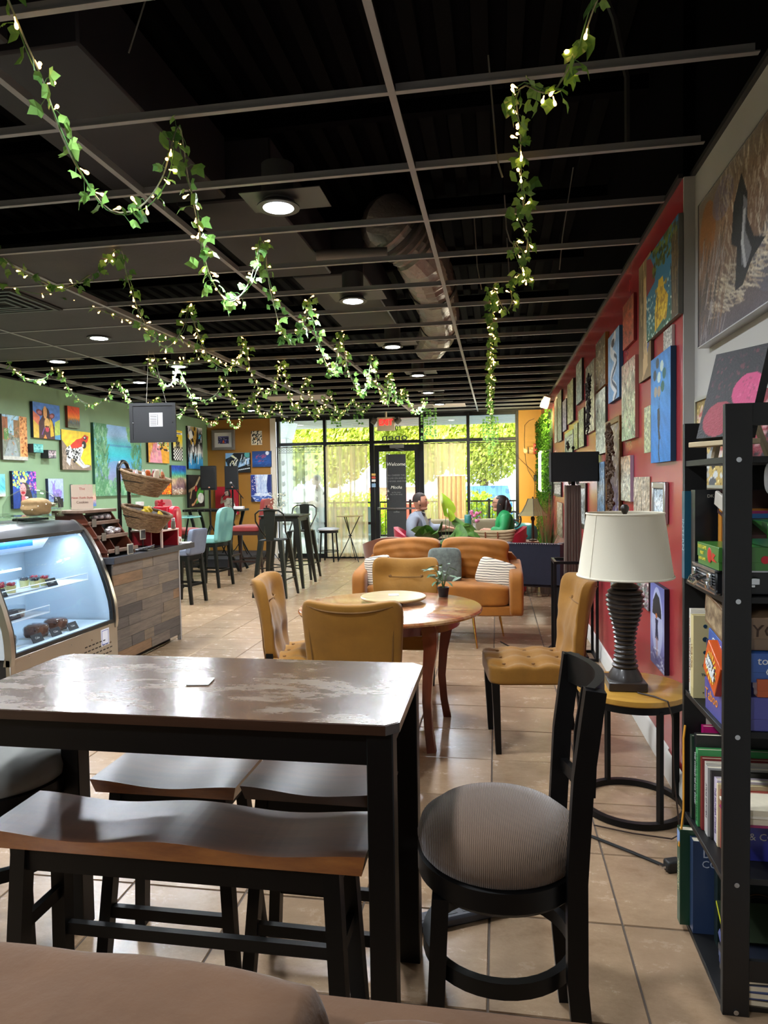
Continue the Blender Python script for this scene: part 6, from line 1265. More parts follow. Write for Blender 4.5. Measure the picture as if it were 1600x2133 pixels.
for y, x in ((-.11, .48), (.11, .51)): obj('shoe', MB().soft((x+.03, y, .04), (.25, .09, .08), 3, 6), M_leg, wm)
def lh(q):
    z = q.z; o = Vector((0, 0, 0))
    if q.x > .30 and z < .62: o.x -= .06
    if z < 0: o.x += -.05*(-z)+.02*sin(z*9); o.y += .008*sin(z*12+q.x*6)
    return o
M_hair2 = mat('long dark hair', '#1a110d', .5, var=.3, vs=12, stretch=(10, 10, 1))
obj('hair', MB().soft((-.02, 0, .015), (.20, .17, .215), 2.4, 14, lambda q: Vector((-.035, 0, 0)) if (q.x > .35 and q.z < .5) else Vector((0, 0, 0)), M=Mh).soft((-.10, 0, -.22), (.12, .22, .62), 2.6, 12, lambda q: Vector((-.075*max(0, -q.z)+.01*sin(q.z*9), .008*sin(q.z*11+q.x*5), 0)), M=Mh).soft((-.005, .068, -.10), (.10, .035, .34), 2.4, 6, M=Mh).soft((-.005, -.068, -.10), (.10, .035, .34), 2.4, 6, M=Mh), M_hair2, wm, ang=80)
g_ = MB()
for sy in (-1, 1): g_.tube([(.104, sy*.033+.022*cos(a), .018+.017*sin(a)) for a in [2*pi*i/14 for i in range(14)]], .002, 5, True, M=Mh).tube([(.104, sy*.055, .022), (.0, sy*.078, .02)], .002, 4, M=Mh)
obj('glasses', g_, mat('glasses frame', '#26201c', .3), wm)
# person outside
po = thing('person', 'grey-haired person in a pale shirt standing outside behind the sheer curtains', 'person', (-4.08, 15.4, -.02), rad(200))
Jo = [((0, 0, .93), (.15, .13)), ((0, 0, 1.12), (.13, .15)), ((.0, 0, 1.28), (.13, .17)), ((.0, 0, 1.40), (.09, .15)), ((.02, 0, 1.47), .055), ((.03, 0, 1.53), .052), ((0, -.18, 1.40), .062), ((.02, -.24, 1.14), .05), ((.22, -.14, 1.10), .036), ((.26, -.12, 1.11), .028), ((0, .18, 1.40), .062), ((.02, .24, 1.14), .05), ((.22, .14, 1.08), .036), ((.26, .12, 1.08), .028),
      ((0, -.10, .88), .10), ((.02, -.11, .50), .07), ((-.01, -.11, .10), .045), ((0, .10, .88), .10), ((.03, .11, .50), .07), ((.0, .11, .10), .045), ((.12, -.11, .05), .04), ((.12, .11, .05), .04)]
mb = MB(); addmesh(mb, skin(Jo, E)); Mh = head(mb, (.05, 0, 1.62), 0); hand(mb, (.26, -.12, 1.11), (1, .3, 0), (0, 0, 1), 1, .6); hand(mb, (.26, .12, 1.08), (1, -.3, 0), (0, 0, 1), -1, .6)
obj('body', mb, M_skin2, po, ang=80); face_parts(po, Mh)
Jp = [((0, 0, .90), (.17, .16)), ((0, 0, 1.12), (.155, .17)), ((0, 0, 1.28), (.15, .19)), ((0, 0, 1.41), (.1, .165)), ((0, -.19, 1.405), .078), ((.02, -.25, 1.16), .07), ((.10, -.2, 1.12), .06), ((0, .19, 1.405), .078), ((.02, .25, 1.16), .07), ((.10, .2, 1.10), .06)]
obj('shirt', addmesh(MB(), skin(Jp, E2)), mat('pale shirt', '#d8c8c0', .8), po, ang=80)
Jq = [((0, 0, .90), (.16, .16)), ((0, -.10, .86), .112), ((.02, -.11, .50), .085), ((-.01, -.11, .09), .065), ((0, .10, .86), .112), ((.03, .11, .50), .085), ((.0, .11, .09), .065)]
obj('trousers', addmesh(MB(), skin(Jq, [(0, 1), (1, 2), (2, 3), (0, 4), (4, 5), (5, 6)])), mat('slate trousers', '#5c6676', .8), po, ang=80)
obj('hair', MB().soft((-.014, 0, .022), (.2, .162, .215), 2.3, 12, hair_fn, M=Mh), mat('grey hair', '#b0aaa4', .8), po, ang=80)
for y in (-.11, .11): obj('shoe', MB().soft((.06, y, .045), (.28, .10, .09), 3, 6), M_leg, po)
# on the table
tb = thing('tumbler', 'tall teal insulated tumbler on the table between the two people', 'tumbler', (-.385, 9.12, .766))
obj('cup', MB().lathe([(0, 0), (.032, 0), (.034, .10), (.044, .13), (.047, .285), (.044, .29), (0, .29)], n=24), mat('teal enamel', '#2f7a74', .35), tb)
obj('lid', MB().lathe([(0, .29), (.046, .29), (.044, .305), (0, .305)], n=24), mat('clear lid', '#7aa8a0', .2), tb); obj('straw', MB().cyl((.01, 0, .30), (.02, 0, .36), .004), mat('clear lid', '#7aa8a0', .2), tb)
fv = thing('flower_vase', 'small vase of pink flowers behind the teal tumbler', 'flowers', (-.31, 9.45, .766))
obj('vase', MB().lathe([(0, 0), (.03, 0), (.035, .08), (.02, .15), (.024, .17), (.02, .17), (0, .15)], n=16), mat('white ceramic', '#e0dcd4', .3), fv)
mb = MB(); r = random.Random(5)
for k in range(12): mb.sph((r.uniform(-.07, .09), r.uniform(-.05, .05), .24+r.uniform(-.04, .09)), r.uniform(.016, .028), 6)
obj('blossom', mb, mat('pink petals', '#d87aa0', .7, var=.25, vs=30), fv, kind='stuff'); mb = MB()
for k in range(8): mb.cyl((0, 0, .14), (r.uniform(-.06, .08), r.uniform(-.04, .04), .27), .003, n=4)
obj('stem', mb, mat('green stem', '#4c6a3c', .6), fv, kind='stuff')
cdd = thing('condiment_caddy', 'small white wire caddy beside the teal tumbler', 'caddy', (-.27, 9.10, .766)); 
for k in range(5): obj('wire_loop', MB().tube([(-.05, -.04, .012+.02*k), (.05, -.04, .012+.02*k), (.05, .04, .012+.02*k), (-.05, .04, .012+.02*k)], .003, 4, True), WHT, cdd)
obj('base', MB().box(-.05, -.04, 0, .05, .04, .006), WHT, cdd); obj('packet', MB().box(-.035, -.02, .006, .035, .02, .085), mat('paper packet', '#c8c4bc', .8), cdd)
bgx = thing('straw_bag', 'woven straw tote bag with leather straps behind the loveseat', 'bag', (-.055, 8.35, .46))
wv = mat('woven straw', '#a08a64', .85, col2='#c8b48c', vs=14, stretch=(1, 1, 12), bump=.5, bs=60)
mb = MB()
for k in range(13): z = .035*k+.012; w_ = .15+.105*(k/12); mb.tube([(w_*cos(a), .085*sin(a), z+.018*abs(cos(a))**4*(k/12)) for a in [2*pi*i/28 for i in range(28)]], .0195, 6, True)
obj('woven_body', mb, wv, bgx, kind='stuff'); obj('base', MB().lathe([(0, 0), (.14, 0), (.14, .012), (0, .012)], n=24, M=T(s=(1, .55, 1))), wv, bgx)
M_lthr = mat('tan leather', '#7a3c1c', .5)
obj('patch', MB().box(-.05, -.118, .19, .05, -.098, .27, .003), M_lthr, bgx)
for x in (-.085, .06): obj('strap', MB().bar([(x, -.108, .30), (x-.004, -.114, .44)], .014, .006), M_lthr, bgx)
stl = thing('plant_stool', 'small stool holding the straw bag behind the loveseat', 'stool', (-.05, 8.35, 0)); obj('seat', MB().lathe([(0, .47), (.17, .47), (.17, .499), (0, .499)], n=24), M_leg, stl)
for k in range(4): a = rad(45+90*k); obj('leg', MB().tube([(.15*cos(a), .15*sin(a), 0), (.11*cos(a), .11*sin(a), .47)], .014, 8), M_leg, stl)
# big leafed plant
bp = thing('potted_plant', 'large-leafed green caladium plant just behind the loveseat', 'potted plant', (-.615, 8.25, 0))
obj('pot', MB().lathe([(0, 0), (.11, 0), (.15, .30), (.14, .30), (.12, .26), (0, .26)], n=24), mat('brown planter', '#4a3428', .7), bp)
obj('plant_stand', MB().cyl((0, 0, .26), (0, 0, .62), .03), mat('soil', '#2a1e16', .9), bp)
M_big = mat('caladium leaf', '#1c3616', .45, col2='#5c8c30', vs=16); M_big2 = mat('bright caladium leaf', '#8ac820', .4, col2='#c8e84a', vs=6)
r = random.Random(12)
for i, (x, z, s, bri, az) in enumerate(((.0, .93, 1.5, 1, 95), (-.13, .76, 1.1, 0, 190), (-.20, .72, 1.0, 0, 150), (.10, .84, 1.3, 0, 60), (.17, .78, 1.2, 0, 20), (.08, .74, 1.2, 0, 300), (-.05, .80, 1.1, 0, 250), (-.08, .70, 1.1, 0, 200), (.22, .72, .9, 0, 350), (.02, .70, 1.2, 0, 270), (.14, .68, 1.0, 0, 320), (.05, .88, .8, 1, 40))):
    s *= 1.25; z += .17; lm_ = leafmesh(.17, .08, .3, .35, 6, M_big2 if bri else M_big); o = obj('leaf', lm_, None, bp); o.location = (x*1.1, -.02-.04*(i % 3), z-.04+.03*bri); o.scale = (s,)*3
    o.rotation_euler = (rad(75) if bri else r.uniform(.5, 1.2), rad(-70) if bri else r.uniform(-.7, .1), rad(az) if not bri else rad(70))
    obj('leaf_stalk', MB().tube([(0, 0, .55), (x*.5, -.02, (z+.5)/2), (x*1.1, -.02-.04*(i % 3), z-.04+.03*bri)], .004, 5), mat('green stem', '#4c6a3c', .6), bp)
# ---- corner by the yellow wall
lt = thing('lamp_table', 'small wooden table in the corner carrying the bell-shaped lamp', 'side table', (.36, 9.95, 0))
obj('tabletop', MB().box(-.22, -.2, .62, .22, .2, .65, .004), M_rleg, lt)
for x in (-.18, .18):
    for y in (-.16, .16): obj('leg', MB().box(x-.018, y-.018, 0, x+.018, y+.018, .62), M_rleg, lt)
bl = thing('table_lamp', 'olive bell-shaped panel lamp on a slim bronze stem in the far right corner', 'table lamp', (.50, 9.95, .651))
M_bell = mat('olive shade fabric', '#8c8058', .8, var=.08, vs=8); brz = mat('dark bronze', '#4a4034', .4, .6)
P6 = lambda r_, z: [(r_*cos(rad(60*k+30)), r_*sin(rad(60*k+30)), z) for k in range(6)]
co = P6(.235, .36)+P6(.17, .42)+P6(.11, .52)+P6(.075, .60); obj('shade', MB().faces(co, [(6*j+k, 6*j+(k+1) % 6, 6*j+6+(k+1) % 6, 6*j+6+k) for j in range(3) for k in range(6)]), M_bell, bl, ang=10)
mb = MB()
for k in range(6): mb.tube([co[k], co[6+k], co[12+k], co[18+k]], .004, 5)
obj('shade_rib', mb, brz, bl, kind='stuff')
obj('stem', MB().lathe([(0, 0), (.06, 0), (.06, .015), (.02, .03), (.018, .28), (.03, .30), (.03, .33), (.01, .35), (.008, .60), (.012, .62), (0, .63)], n=16), brz, bl)
sw = thing('toy_steering_wheel', 'black toy steering wheel on a teal ride-on toy in the corner', 'toy', (.30, 10.6, 0), rad(-20))
obj('toy_body', MB().soft((.12, 0, .70), (.36, .4, .34), 2.6, 8), mat('teal plastic', '#2f8a84', .4), sw); obj('pedestal', MB().box(-.02, -.15, 0, .26, .15, .55, .02), mat('teal plastic', '#2f8a84', .4), sw)
obj('steering_wheel', MB().tube([(-.02+.0*a, -.23, .93) if 0 else (.02+.11*cos(a), -.22, .93+.12*sin(a)) for a in [2*pi*i/28 for i in range(28)]], .013, 8, True).bar([(-.09, -.22, .93), (.13, -.22, .93)], .02, .01).bar([(.02, -.22, .93), (.02, -.22, .82)], .02, .01), mat('toy black', '#141414', .5), sw)
obj('steering_column', MB().cyl((.02, -.22, .93), (.08, 0, .8), .02), CHR, sw)
rd = thing('toy_box', 'red plastic toy box behind the navy armchair', 'toy box', (.24, 9.5, 0)); obj('tub', MB().box(-.1, -.12, 0, .14, .12, .74, .02), mat('red plastic', '#c83038', .4), rd); obj('rim', MB().box(-.12, -.14, .74, .16, .14, .78, .01), mat('red plastic', '#c83038', .4), rd)
gs = thing('ornamental_grass', 'tuft of tall green and rust ornamental grass behind the navy armchair', 'plant', (.66, 9.3, 0))
obj('pot', MB().lathe([(0, 0), (.10, 0), (.13, .45), (.12, .45), (0, .42)], n=20), mat('brown planter', '#4a3428', .7), gs)
for nm, c, n_, hh2 in (('grass_blade', '#4c6a2c', 120, .5), ('rust_blade', '#8a4a2c', 70, .85)):
    mb = MB(); r = random.Random(n_)
    for k in range(n_): a = r.uniform(0, 6.28); q = r.uniform(.03, .17); h_ = hh2*r.uniform(.6, 1.1); mb.tube([(.04*cos(a), .04*sin(a), .42), (q*.5*cos(a), q*.5*sin(a), .42+h_*.6), (q*cos(a), q*sin(a), .42+h_)], [.004, .003, .001], 3)
    obj(nm, mb, mat('blade '+c, c, .7), gs, kind='stuff')
# hedge panel, strip light and flood lamp on the far red wall
hp = thing('hedge_panel', 'artificial green hedge panel covering the far end of the red wall', 'hedge panel', (RX-.002, 11.88, .25))
r = random.Random(2); co = []; fs = []
for k in range(7000):
    y, z, x = r.uniform(-1.15, 1.55), r.uniform(0, 2.35), -r.uniform(.02, .12); a = Vector((r.gauss(-.8, .5), r.gauss(0, .6), r.gauss(0, .6))).normalized(); b_ = a.orthogonal().normalized(); c_ = a.cross(b_); s = r.uniform(.014, .03); o = len(co); p = Vector((x, y, z)); co += [p-b_*s, p+c_*s*.6, p+b_*s, p-c_*s*.6]; fs.append((o, o+1, o+2, o+3))
me = bpy.data.meshes.new('foliage'); me.from_pydata([tuple(c) for c in co], [], fs); me.materials.append(leafy('hedge leaf', '#2f5a1c', '#6a9a34')); obj('foliage', me, None, hp, kind='stuff')
obj('backing', MB().box(-.02, -1.15, 0, 0, 1.55, 2.35), mat('hedge backing', '#1c2c14', .9), hp)
sl_ = thing('strip_light', 'bright vertical white light tube on the hedge panel', 'light', (.70, 11.6, 1.35)); obj('tube', MB().cyl((0, 0, 0), (0, 0, .62), .02, n=12), mat('strip light tube', '#ffffff', .3, emit='#fff6dc', es=22), sl_); obj('bracket', MB().box(0, -.02, -.03, .13, .02, 0).box(0, -.02, .62, .13, .02, .65), WHT, sl_)
light('strip_lamp_light', 'AREA', (.66, 11.58, 1.66), 60, (1, .93, .70), (0, rad(90), 0), shape='RECTANGLE', size=.62, size_y=.06)
fd_ = thing('flood_lamp', 'white flood lamp head at the top of the far red wall', 'lamp', (.74, 10.55, 2.68)); obj('head', MB().box(-.07, -.03, -.10, .05, .04, .10, .015, M=T(rx=rad(25), ry=rad(20))), mat('lamp white plastic', '#d8d4c8', .4), fd_); obj('bracket', MB().box(.03, -.01, -.01, .105, .01, .01), BLKM, fd_); obj('face_glass', MB().box(-.055, -.036, -.08, .035, -.030, .08, M=T(rx=rad(25), ry=rad(20))), mat('warm glass', '#e8dcb8', .2, emit='#ffe9a8', es=6), fd_)
light('flood_lamp_light', 'SPOT', (.66, 10.42, 2.62), 260, (1, .86, .42), (rad(-69), 0, rad(177)), spot_size=rad(75), spot_blend=.8, shadow_soft_size=.12)
fa = thing('fire_alarm', 'small red alarm sign with white lettering high on the yellow wall', 'sign', (.80, FY-.05, 2.02)); obj('plate', MB().box(-.10, 0, 0, .05, .045, .20, .005), mat('alarm red', '#c8201c', .4), fa); text('FIRE', .05, INKW, fa, face_ny(-.03, -.002, .12))
wr = thing('wall_cable', 'thin dark cables running down the yellow wall to a plug', 'cable', (.62, FY-.02, 1.2))
obj('cable', MB().tube([(.1, 0, 1.5), (.0, -.01, 1.46), (-.08, -.01, 1.38), (-.09, -.01, 1.0), (-.07, -.01, .7), (-.02, -.01, .5), (.10, -.01, .3), (.08, -.01, -.1)], .004, 5).tube([(-.65, -.1, 1.5), (-.4, -.05, .95), (.05, -.01, .5), (.16, -.01, .36)], .004, 5), mat('black rubber', '#151515', .5), wr)
obj('plug', MB().box(.08, -.03, .30, .16, 0, .42, .006), mat('dark plug', '#2c2c2c', .5), wr)
bf = thing('butterfly_ornament', 'small glass butterfly hanging on the yellow wall', 'ornament', (.60, FY-.04, 2.08))
for s in (-1, 1): obj('wing', MB().prism([(0, 0), (s*.09, .07), (s*.10, -.01), (s*.05, -.06)], 'y', -.004, 0), mat('amber glass', '#d8a860', .2), bf)
obj('body', MB().cyl((0, -.004, -.05), (0, -.004, .07), .008), brz, bf)
# ================================================================ COUNTER AND DISPLAY CASE
CXf = -3.083
ct = thing('service_counter', 'service counter clad in mixed reclaimed planks', 'counter', (-3.42, 5.65, 0))
def cw(n, mb, m, **k): return obj(n, mb, m, ct, W=True, **k)
cw('carcass', MB().box(-3.75, 5.10, .10, CXf-.012, 6.24, .88), mat('dark carcass', '#1c1917', .7)); cw('toe_kick', MB().box(-3.72, 5.12, 0, CXf-.09, 6.2, .10), mat('dark carcass', '#1c1917', .7))
pcols = ['#8a6a4c', '#5c5450', '#74675c', '#9a7c58', '#4a4442', '#80705e', '#6a6058']
r = random.Random(4); z = .06; row_h = .82/9
for j in range(9):
    y = 5.085; first = True
    while y < 6.235:
        L_ = r.uniform(.16, .62) if not first else r.uniform(.12, .5); first = False; y2 = min(6.24, y+L_)
        if 6.24-y2 < .1: y2 = 6.24
        c = r.choice(pcols); cw('plank', MB().box(CXf-.012, y+.001, z+.001, CXf+r.uniform(0, .003), y2-.001, z+row_h-.001, .0008), wood('reclaimed plank '+c, c, '#%02x%02x%02x' % tuple(int(int(c[i:i+2], 16)*.72) for i in (1, 3, 5)), (3, 2, 18), .6, 2.5, 0)); y = y2
    z += row_h
cw('corner_trim', MB().box(CXf-.03, 6.24, 0, CXf+.004, 6.262, .88), mat('grey trim', '#a09c98', .6))
obj('worktop', MB().box(-3.80, 5.07, .88, CXf+.025, 6.56, .935, .003), mat('charcoal laminate', '#35353a', .35, var=.1, vs=6), label='charcoal worktop lying on the plank-clad service counter', cat='worktop')
WZ = .936
M_ss = mat('brushed steel', '#a8a49c', .32, .95, bump=.05, bs=40); M_gask = mat('black gasket', '#0f0f10', .5); M_in = mat('white case liner', '#cfdbe4', .4)
dc = thing('display_case', 'refrigerated glass display case with a curved front and lit blue-white inside', 'display case', (-3.45, 4.45, 0))
def dw(n, mb, m, **k): return obj(n, mb, m, dc, W=True, **k)
prof = [(-3.050, .44), (-3.052, .52), (-3.062, .60), (-3.098, .735), (-3.15, .885), (-3.20, 1.0), (-3.255, 1.10), (-3.30, 1.165)]
Y0, Y1 = 3.82, 5.055; YI0, YI1 = Y0+.06, Y1-.06
def endp(y0, y1, m, off=0, nm='end_frame'):
    out = [(-3.037+off*.0, .38)]+[(x+.022, z) for x, z in prof]+[(-3.335, 1.215), (-3.375, 1.245), (-3.40, 1.25)]; inn = [(-3.43, 1.17), (-3.34, 1.13)]+[(x-.028, z) for x, z in prof[::-1]][1:]+[(-3.09, .38)]
    return dw(nm, MB().prism(out+inn, 'y', y0, y1), m)
endp(Y1-.035, Y1, M_ss); endp(Y0, Y0+.035, M_ss)
for y0, y1 in ((Y1-.06, Y1-.035), (Y0+.035, Y0+.06)): dw('gasket', MB().prism([(x+.010, z) for x, z in prof]+[(x-.02, z) for x, z in prof[::-1]], 'y', y0, y1), M_gask)
dw('curved_glass', MB().grid(lambda u, v: (lambda k, t: (prof[k][0]*(1-t)+prof[k+1][0]*t+.004, YI0-.01+(YI1-YI0+.02)*u, prof[k][1]*(1-t)+prof[k+1][1]*t))(min(6, int(v*7)), v*7-min(6, int(v*7))), 1, 14), glass_mat('case glass', '#eef6fc', .07), ang=80)
dw('top_header', MB().prism([(-3.29, 1.165), (-3.335, 1.215), (-3.375, 1.245), (-3.85, 1.255), (-3.85, 1.20), (-3.40, 1.165)], 'y', Y0+.035, Y1-.035), mat('dark steel', '#6c6c70', .3, .8))
dw('gasket', MB().box(-3.32, YI0-.03, 1.145, -3.285, YI1+.03, 1.17), M_gask); dw('gasket', MB().box(-3.065, YI0-.03, .425, -3.04, YI1+.03, .45), M_gask)
dw('front_panel', MB().box(-3.075, Y0, .02, -3.04, Y1, .425, .004), M_ss); dw('base', MB().box(-3.85, Y0+.02, 0, -3.075, Y1-.005, .42), mat('dark carcass', '#1c1917', .7))
dw('end_panel', MB().prism([(-3.85, .42), (-3.09, .42)]+[(x-.03, z) for x, z in prof]+[(-3.40, 1.19), (-3.85, 1.2)], 'y', Y1-.03, Y1-.008), M_in); dw('end_panel', MB().prism([(-3.85, .42), (-3.09, .42)]+[(x-.03, z) for x, z in prof]+[(-3.40, 1.19), (-3.85, 1.2)], 'y', Y0+.008, Y0+.03), M_in)
dw('back_panel', MB().box(-3.85, Y0+.03, .42, -3.83, Y1-.03, 1.2), M_in); dw('deck', MB().box(-3.83, YI0, .42, -3.08, YI1, .445), M_in)
mb = MB()
for j in range(4):
    for i in range(8-2*(j == 3)): y = 4.60+.047*i+.01*(j % 2); mb.box(-3.0401, y, .20+.036*j, -3.0385, y+.03, .209+.036*j)
dw('vent_slots', mb, M_gask, kind='stuff')
for y, z in ((4.95, .28), (4.93, .42), (4.45, .37), (4.0, .40), (4.7, .35)): dw('screw', MB().sph((-3.04, y, z), (.003, .007, .007), 6), CHR)
dw('sticker', MB().box(-3.041, 4.82, .27, -3.0385, 4.93, .40), mat('white sticker', '#dfe6f4', .5)); mb = MB()
for q in ((0, 0, .09, .004), (0, .106, .09, .11), (0, 0, .004, .11), (.086, 0, .09, .11)): mb.box(-3.0384, 4.83+q[0], .28+q[1], -3.0378, 4.83+q[2], .28+q[3])
dw('sticker_border', mb, mat('print blue', '#2c4ab0', .5))
M_led = mat('case lamp', '#ffffff', .3, emit='#bfe2ff', es=2.5)
dw('light_tube', MB().box(-3.42, YI0, 1.135, -3.39, YI1, 1.155), M_led); light('case_light', 'AREA', (-3.42, 4.44, 1.12), 4.6, (.70, .87, 1), (0, rad(-10), 0), shape='RECTANGLE', size=.08, size_y=1.05)
dw('light_tube', MB().box(-3.78, YI0+.1, .86, -3.76, YI1-.1, .875), M_led)
dw('air_duct', MB().prism([(-3.42, 1.13), (-3.56, 1.13), (-3.60, 1.02), (-3.48, 1.05)], 'y', YI0, YI1-.22), M_in); dw('glow_strip', MB().box(-3.405, YI0, 1.085, -3.395, 4.55, 1.125), mat('glowing blue', '#2f7fd8', .5, emit='#2f7fd8', es=.4))  # the blue strip is no lamp; its faint glow is put into the material
M_wire2 = mat('white wire shelf', '#e8f0f6', .4)
for nm, z, y0, y1, x0 in (('upper', .78, 3.95, 4.92, -3.20), ('lower', .62, 3.9, 4.40, -3.17)):
    mb = MB()
    for k in range(int((y1-y0)/.016)): y = y0+.016*k; mb.cyl((x0, y, z), (-3.80, y, z), .0022, n=4)
    mb.tube([(x0, y0, z), (x0, y1, z), (-3.8, y1, z), (-3.8, y0, z)], .004, 5, True).tube([(x0, y0, z), (x0, y0, z+.05), (x0, y1, z+.05), (x0, y1, z)], .004, 5)
    dw('wire_shelf', mb, M_wire2, kind='stuff')
M_tag = mat('slate tag', '#2c3034', .6); tagn = ['slate price tag leaning on the upper wire shelf at right', 'slate price tag leaning on the upper wire shelf at left', 'slate price tag on the lower wire shelf', 'slate price tag in front of the brownies on the case floor', 'slate price tag in front of the nut cake on the case floor', 'small slate price tag at the middle of the case floor', 'second slate tag on the lower wire shelf']
for (y, z, x), l in zip(((4.55, .785, -3.24), (4.02, .785, -3.24), (4.1, .625, -3.21), (4.62, .447, -3.13), (4.42, .447, -3.13), (4.22, .447, -3.13), (4.0, .625, -3.21)), tagn):
    t = thing('price_tag', l, 'price tag', (x, y, z), 0, 'slate tags in the display case'); obj('slate', MB().box(0, -.055, 0, .004, .055, .06, M=T(ry=rad(-28))), M_tag, t); text('Cake', .022, mat('chalk', '#d8d8d0', .9), t, T(ry=rad(-28)) @ face_px(.005, 0, .03), ext=.0003)
def dessert(x, y, z, kind, label, grp):
    t = thing(('cheesecake_cup', 'wrapped_cake', 'lidded_tub')[kind], label, 'dessert', (x, y, z), 0, grp)
    if kind == 0:
        obj('filling', MB().lathe([(0, 0), (.028, 0), (.033, .05), (0, .05)], n=16), mat('custard', '#ead890', .5), t); mb = MB()
        for k in range(7): mb.sph((.018*cos(k*.9), .018*sin(k*.9), .058+.004*(k % 2)), .011, 6)
        obj('berries', mb, mat('red berries' if y < 4.3 or y > 4.5 else 'dark berries', '#c01c30' if y < 4.3 or y > 4.5 else '#2c2430', .35), t, kind='stuff'); obj('cup', MB().lathe([(.030, 0), (.037, .075), (.035, .075), (.028, .002)], n=16), glass_mat('clear plastic', '#f4f8fa', .10), t)
    elif kind == 1:
        obj('cake', MB().soft((0, 0, .045), (.13, .13, .085), 5, 6, lambda q: (0, 0, .006*sin(q.x*9)*sin(q.y*8))), mat('brown cake', '#4a2c1e', .8, col2='#8a5a40', vs=26, bump=.5, bs=40), t)
        obj('wrap', MB().soft((0, 0, .048), (.145, .145, .10), 3.5, 6, lambda q: (.004*sin(q.y*14+q.z*6), .004*sin(q.x*15), 0)), glass_mat('cling film', '#f2f4f6', .22, .12), t); obj('board', MB().box(-.08, -.08, 0, .08, .08, .003), WHT, t)
    else:
        obj('tub', MB().lathe([(0, 0), (.05, 0), (.058, .045), (0, .045)], n=18), mat('cream dessert', '#dcd8cc', .5, col2='#6a5448', vs=30), t); obj('lid', MB().lathe([(.059, .045), (.056, .075), (0, .08)], n=18), glass_mat('clear plastic', '#f4f8fa', .10), t)
for k in range(8): dessert(-3.30-.085*(k // 4), 4.08+.105*(k % 4)+.14*(k % 4 > 1), .792, 0, ['cheesecake cup with red berries, front row at %s', 'cheesecake cup with dark berries, back row at %s'][k // 4] % ['the left of the tray', 'the middle left of the tray', 'the middle right of the tray', 'the right of the tray'][k % 4], 'cheesecake cups on the upper shelf')
for y, l in ((4.28, 'white tray under the cheesecake cups, upper wire shelf'),): obj('tray', MB().box(-.12, -.32, 0, .08, .32, .008, .003), mat('white tray', '#e4e8ea', .3), loc=(-3.34, y, .784), label=l, cat='tray')
for y, l in ((4.58, 'wrapped colourful nut cake at the right of the case floor'), (4.36, 'wrapped red berry cake in the middle of the case floor'), (4.02, 'wrapped dark brownie cake at the left of the case floor')): dessert(-3.25, y, .447, 1, l, 'wrapped cakes on the case floor')
for y, l in ((4.02, 'clear-lidded tub at the left of the lower shelf'), (4.2, 'clear-lidded tub at the right of the lower shelf')): dessert(-3.28, y, .625, 2, l, 'clear-lidded tubs on the lower shelf')
# on top of the case
CT = 1.256
M_cg = glass_mat('clear glassware', '#f6faf8', .10)
dm = thing('cake_dome', 'large clear glass cake dome over a paper-wrapped loaf on the display case', 'cake dome', (-3.50, 4.70, CT))
obj('dome', MB().lathe([(.205, .045), (.20, .12), (.165, .19), (.09, .235), (.02, .245), (.018, .26), (.026, .275), (.012, .29), (0, .29)], n=32), M_cg, dm); obj('plate', MB().lathe([(0, 0), (.08, 0), (.03, .02), (.22, .035), (.22, .045), (0, .04)], n=32), M_cg, dm)
obj('loaf', MB().soft((.02, .02, .105), (.17, .22, .13), 3, 10, lambda q: (0, .006*sin(q.z*7), .008*abs(sin(q.y*6)))), mat('kraft cookie bag', '#b08a60', .8, var=.2, vs=14), dm); obj('tag', MB().box(.15, .10, .10, .153, .16, .17), M_tag, dm)
sd_ = thing('cake_stand', 'footed glass cake stand with a glass cylinder over flat cookies on the display case', 'cake stand', (-3.58, 4.98, CT))
obj('foot', MB().lathe([(0, 0), (.07, 0), (.03, .02), (.018, .05), (.02, .075), (.115, .08), (.115, .088), (0, .088)], n=28), M_cg, sd_); obj('cylinder', MB().lathe([(.092, .09), (.092, .20), (.085, .208), (0, .21)], n=28), M_cg, sd_)
for k in range(3): obj('cookie', MB().lathe([(0, 0), (.05, 0), (.055, .008), (.04, .018), (0, .02)], (.02*(k-1), .025*(k % 2), .089+.014*k), 16), mat('pale cookie', '#d8c8a8', .8, var=.1, vs=30), sd_)
obj('tag', MB().box(.09, -.03, .13, .094, .05, .18), M_tag, sd_); text('COOKIES', .015, INKW, sd_, face_px(.095, .01, .155))
sb = thing('glass_bowl', 'small upturned ribbed glass bowl at the front edge of the display case', 'bowl', (-3.44, 4.34, CT)); obj('bowl', MB().lathe([(.075, 0), (.072, .05), (.055, .07), (.03, .075), (0, .075)], n=24), M_cg, sb)
tg = thing('chalk_tag', 'black chalk tag with white handwriting at the left edge on top of the display case', 'sign', (-3.39, 4.02, CT)); obj('slate', MB().box(0, -.10, 0, .005, .10, .085, M=T(ry=rad(-22))), mat('chalk board', '#24262a', .7), tg); text('Strudel\nby the slice\n$5.5', .022, INKW, tg, T(ry=rad(-22)) @ face_px(.006, .03, .042))
obj('tray', MB().box(-.06, -.14, 0, .06, .14, .02, .006), M_leg, loc=(-3.62, 4.84, CT), label='thin black tray between the cake dome and the cake stand', cat='tray'); obj('candle', MB().lathe([(0, 0), (.022, 0), (.024, .045), (0, .05)], n=14), mat('red candle', '#c02838', .4), loc=(-3.41, 4.17, CT), label='small red candle cup beside the upturned glass bowl', cat='candle')
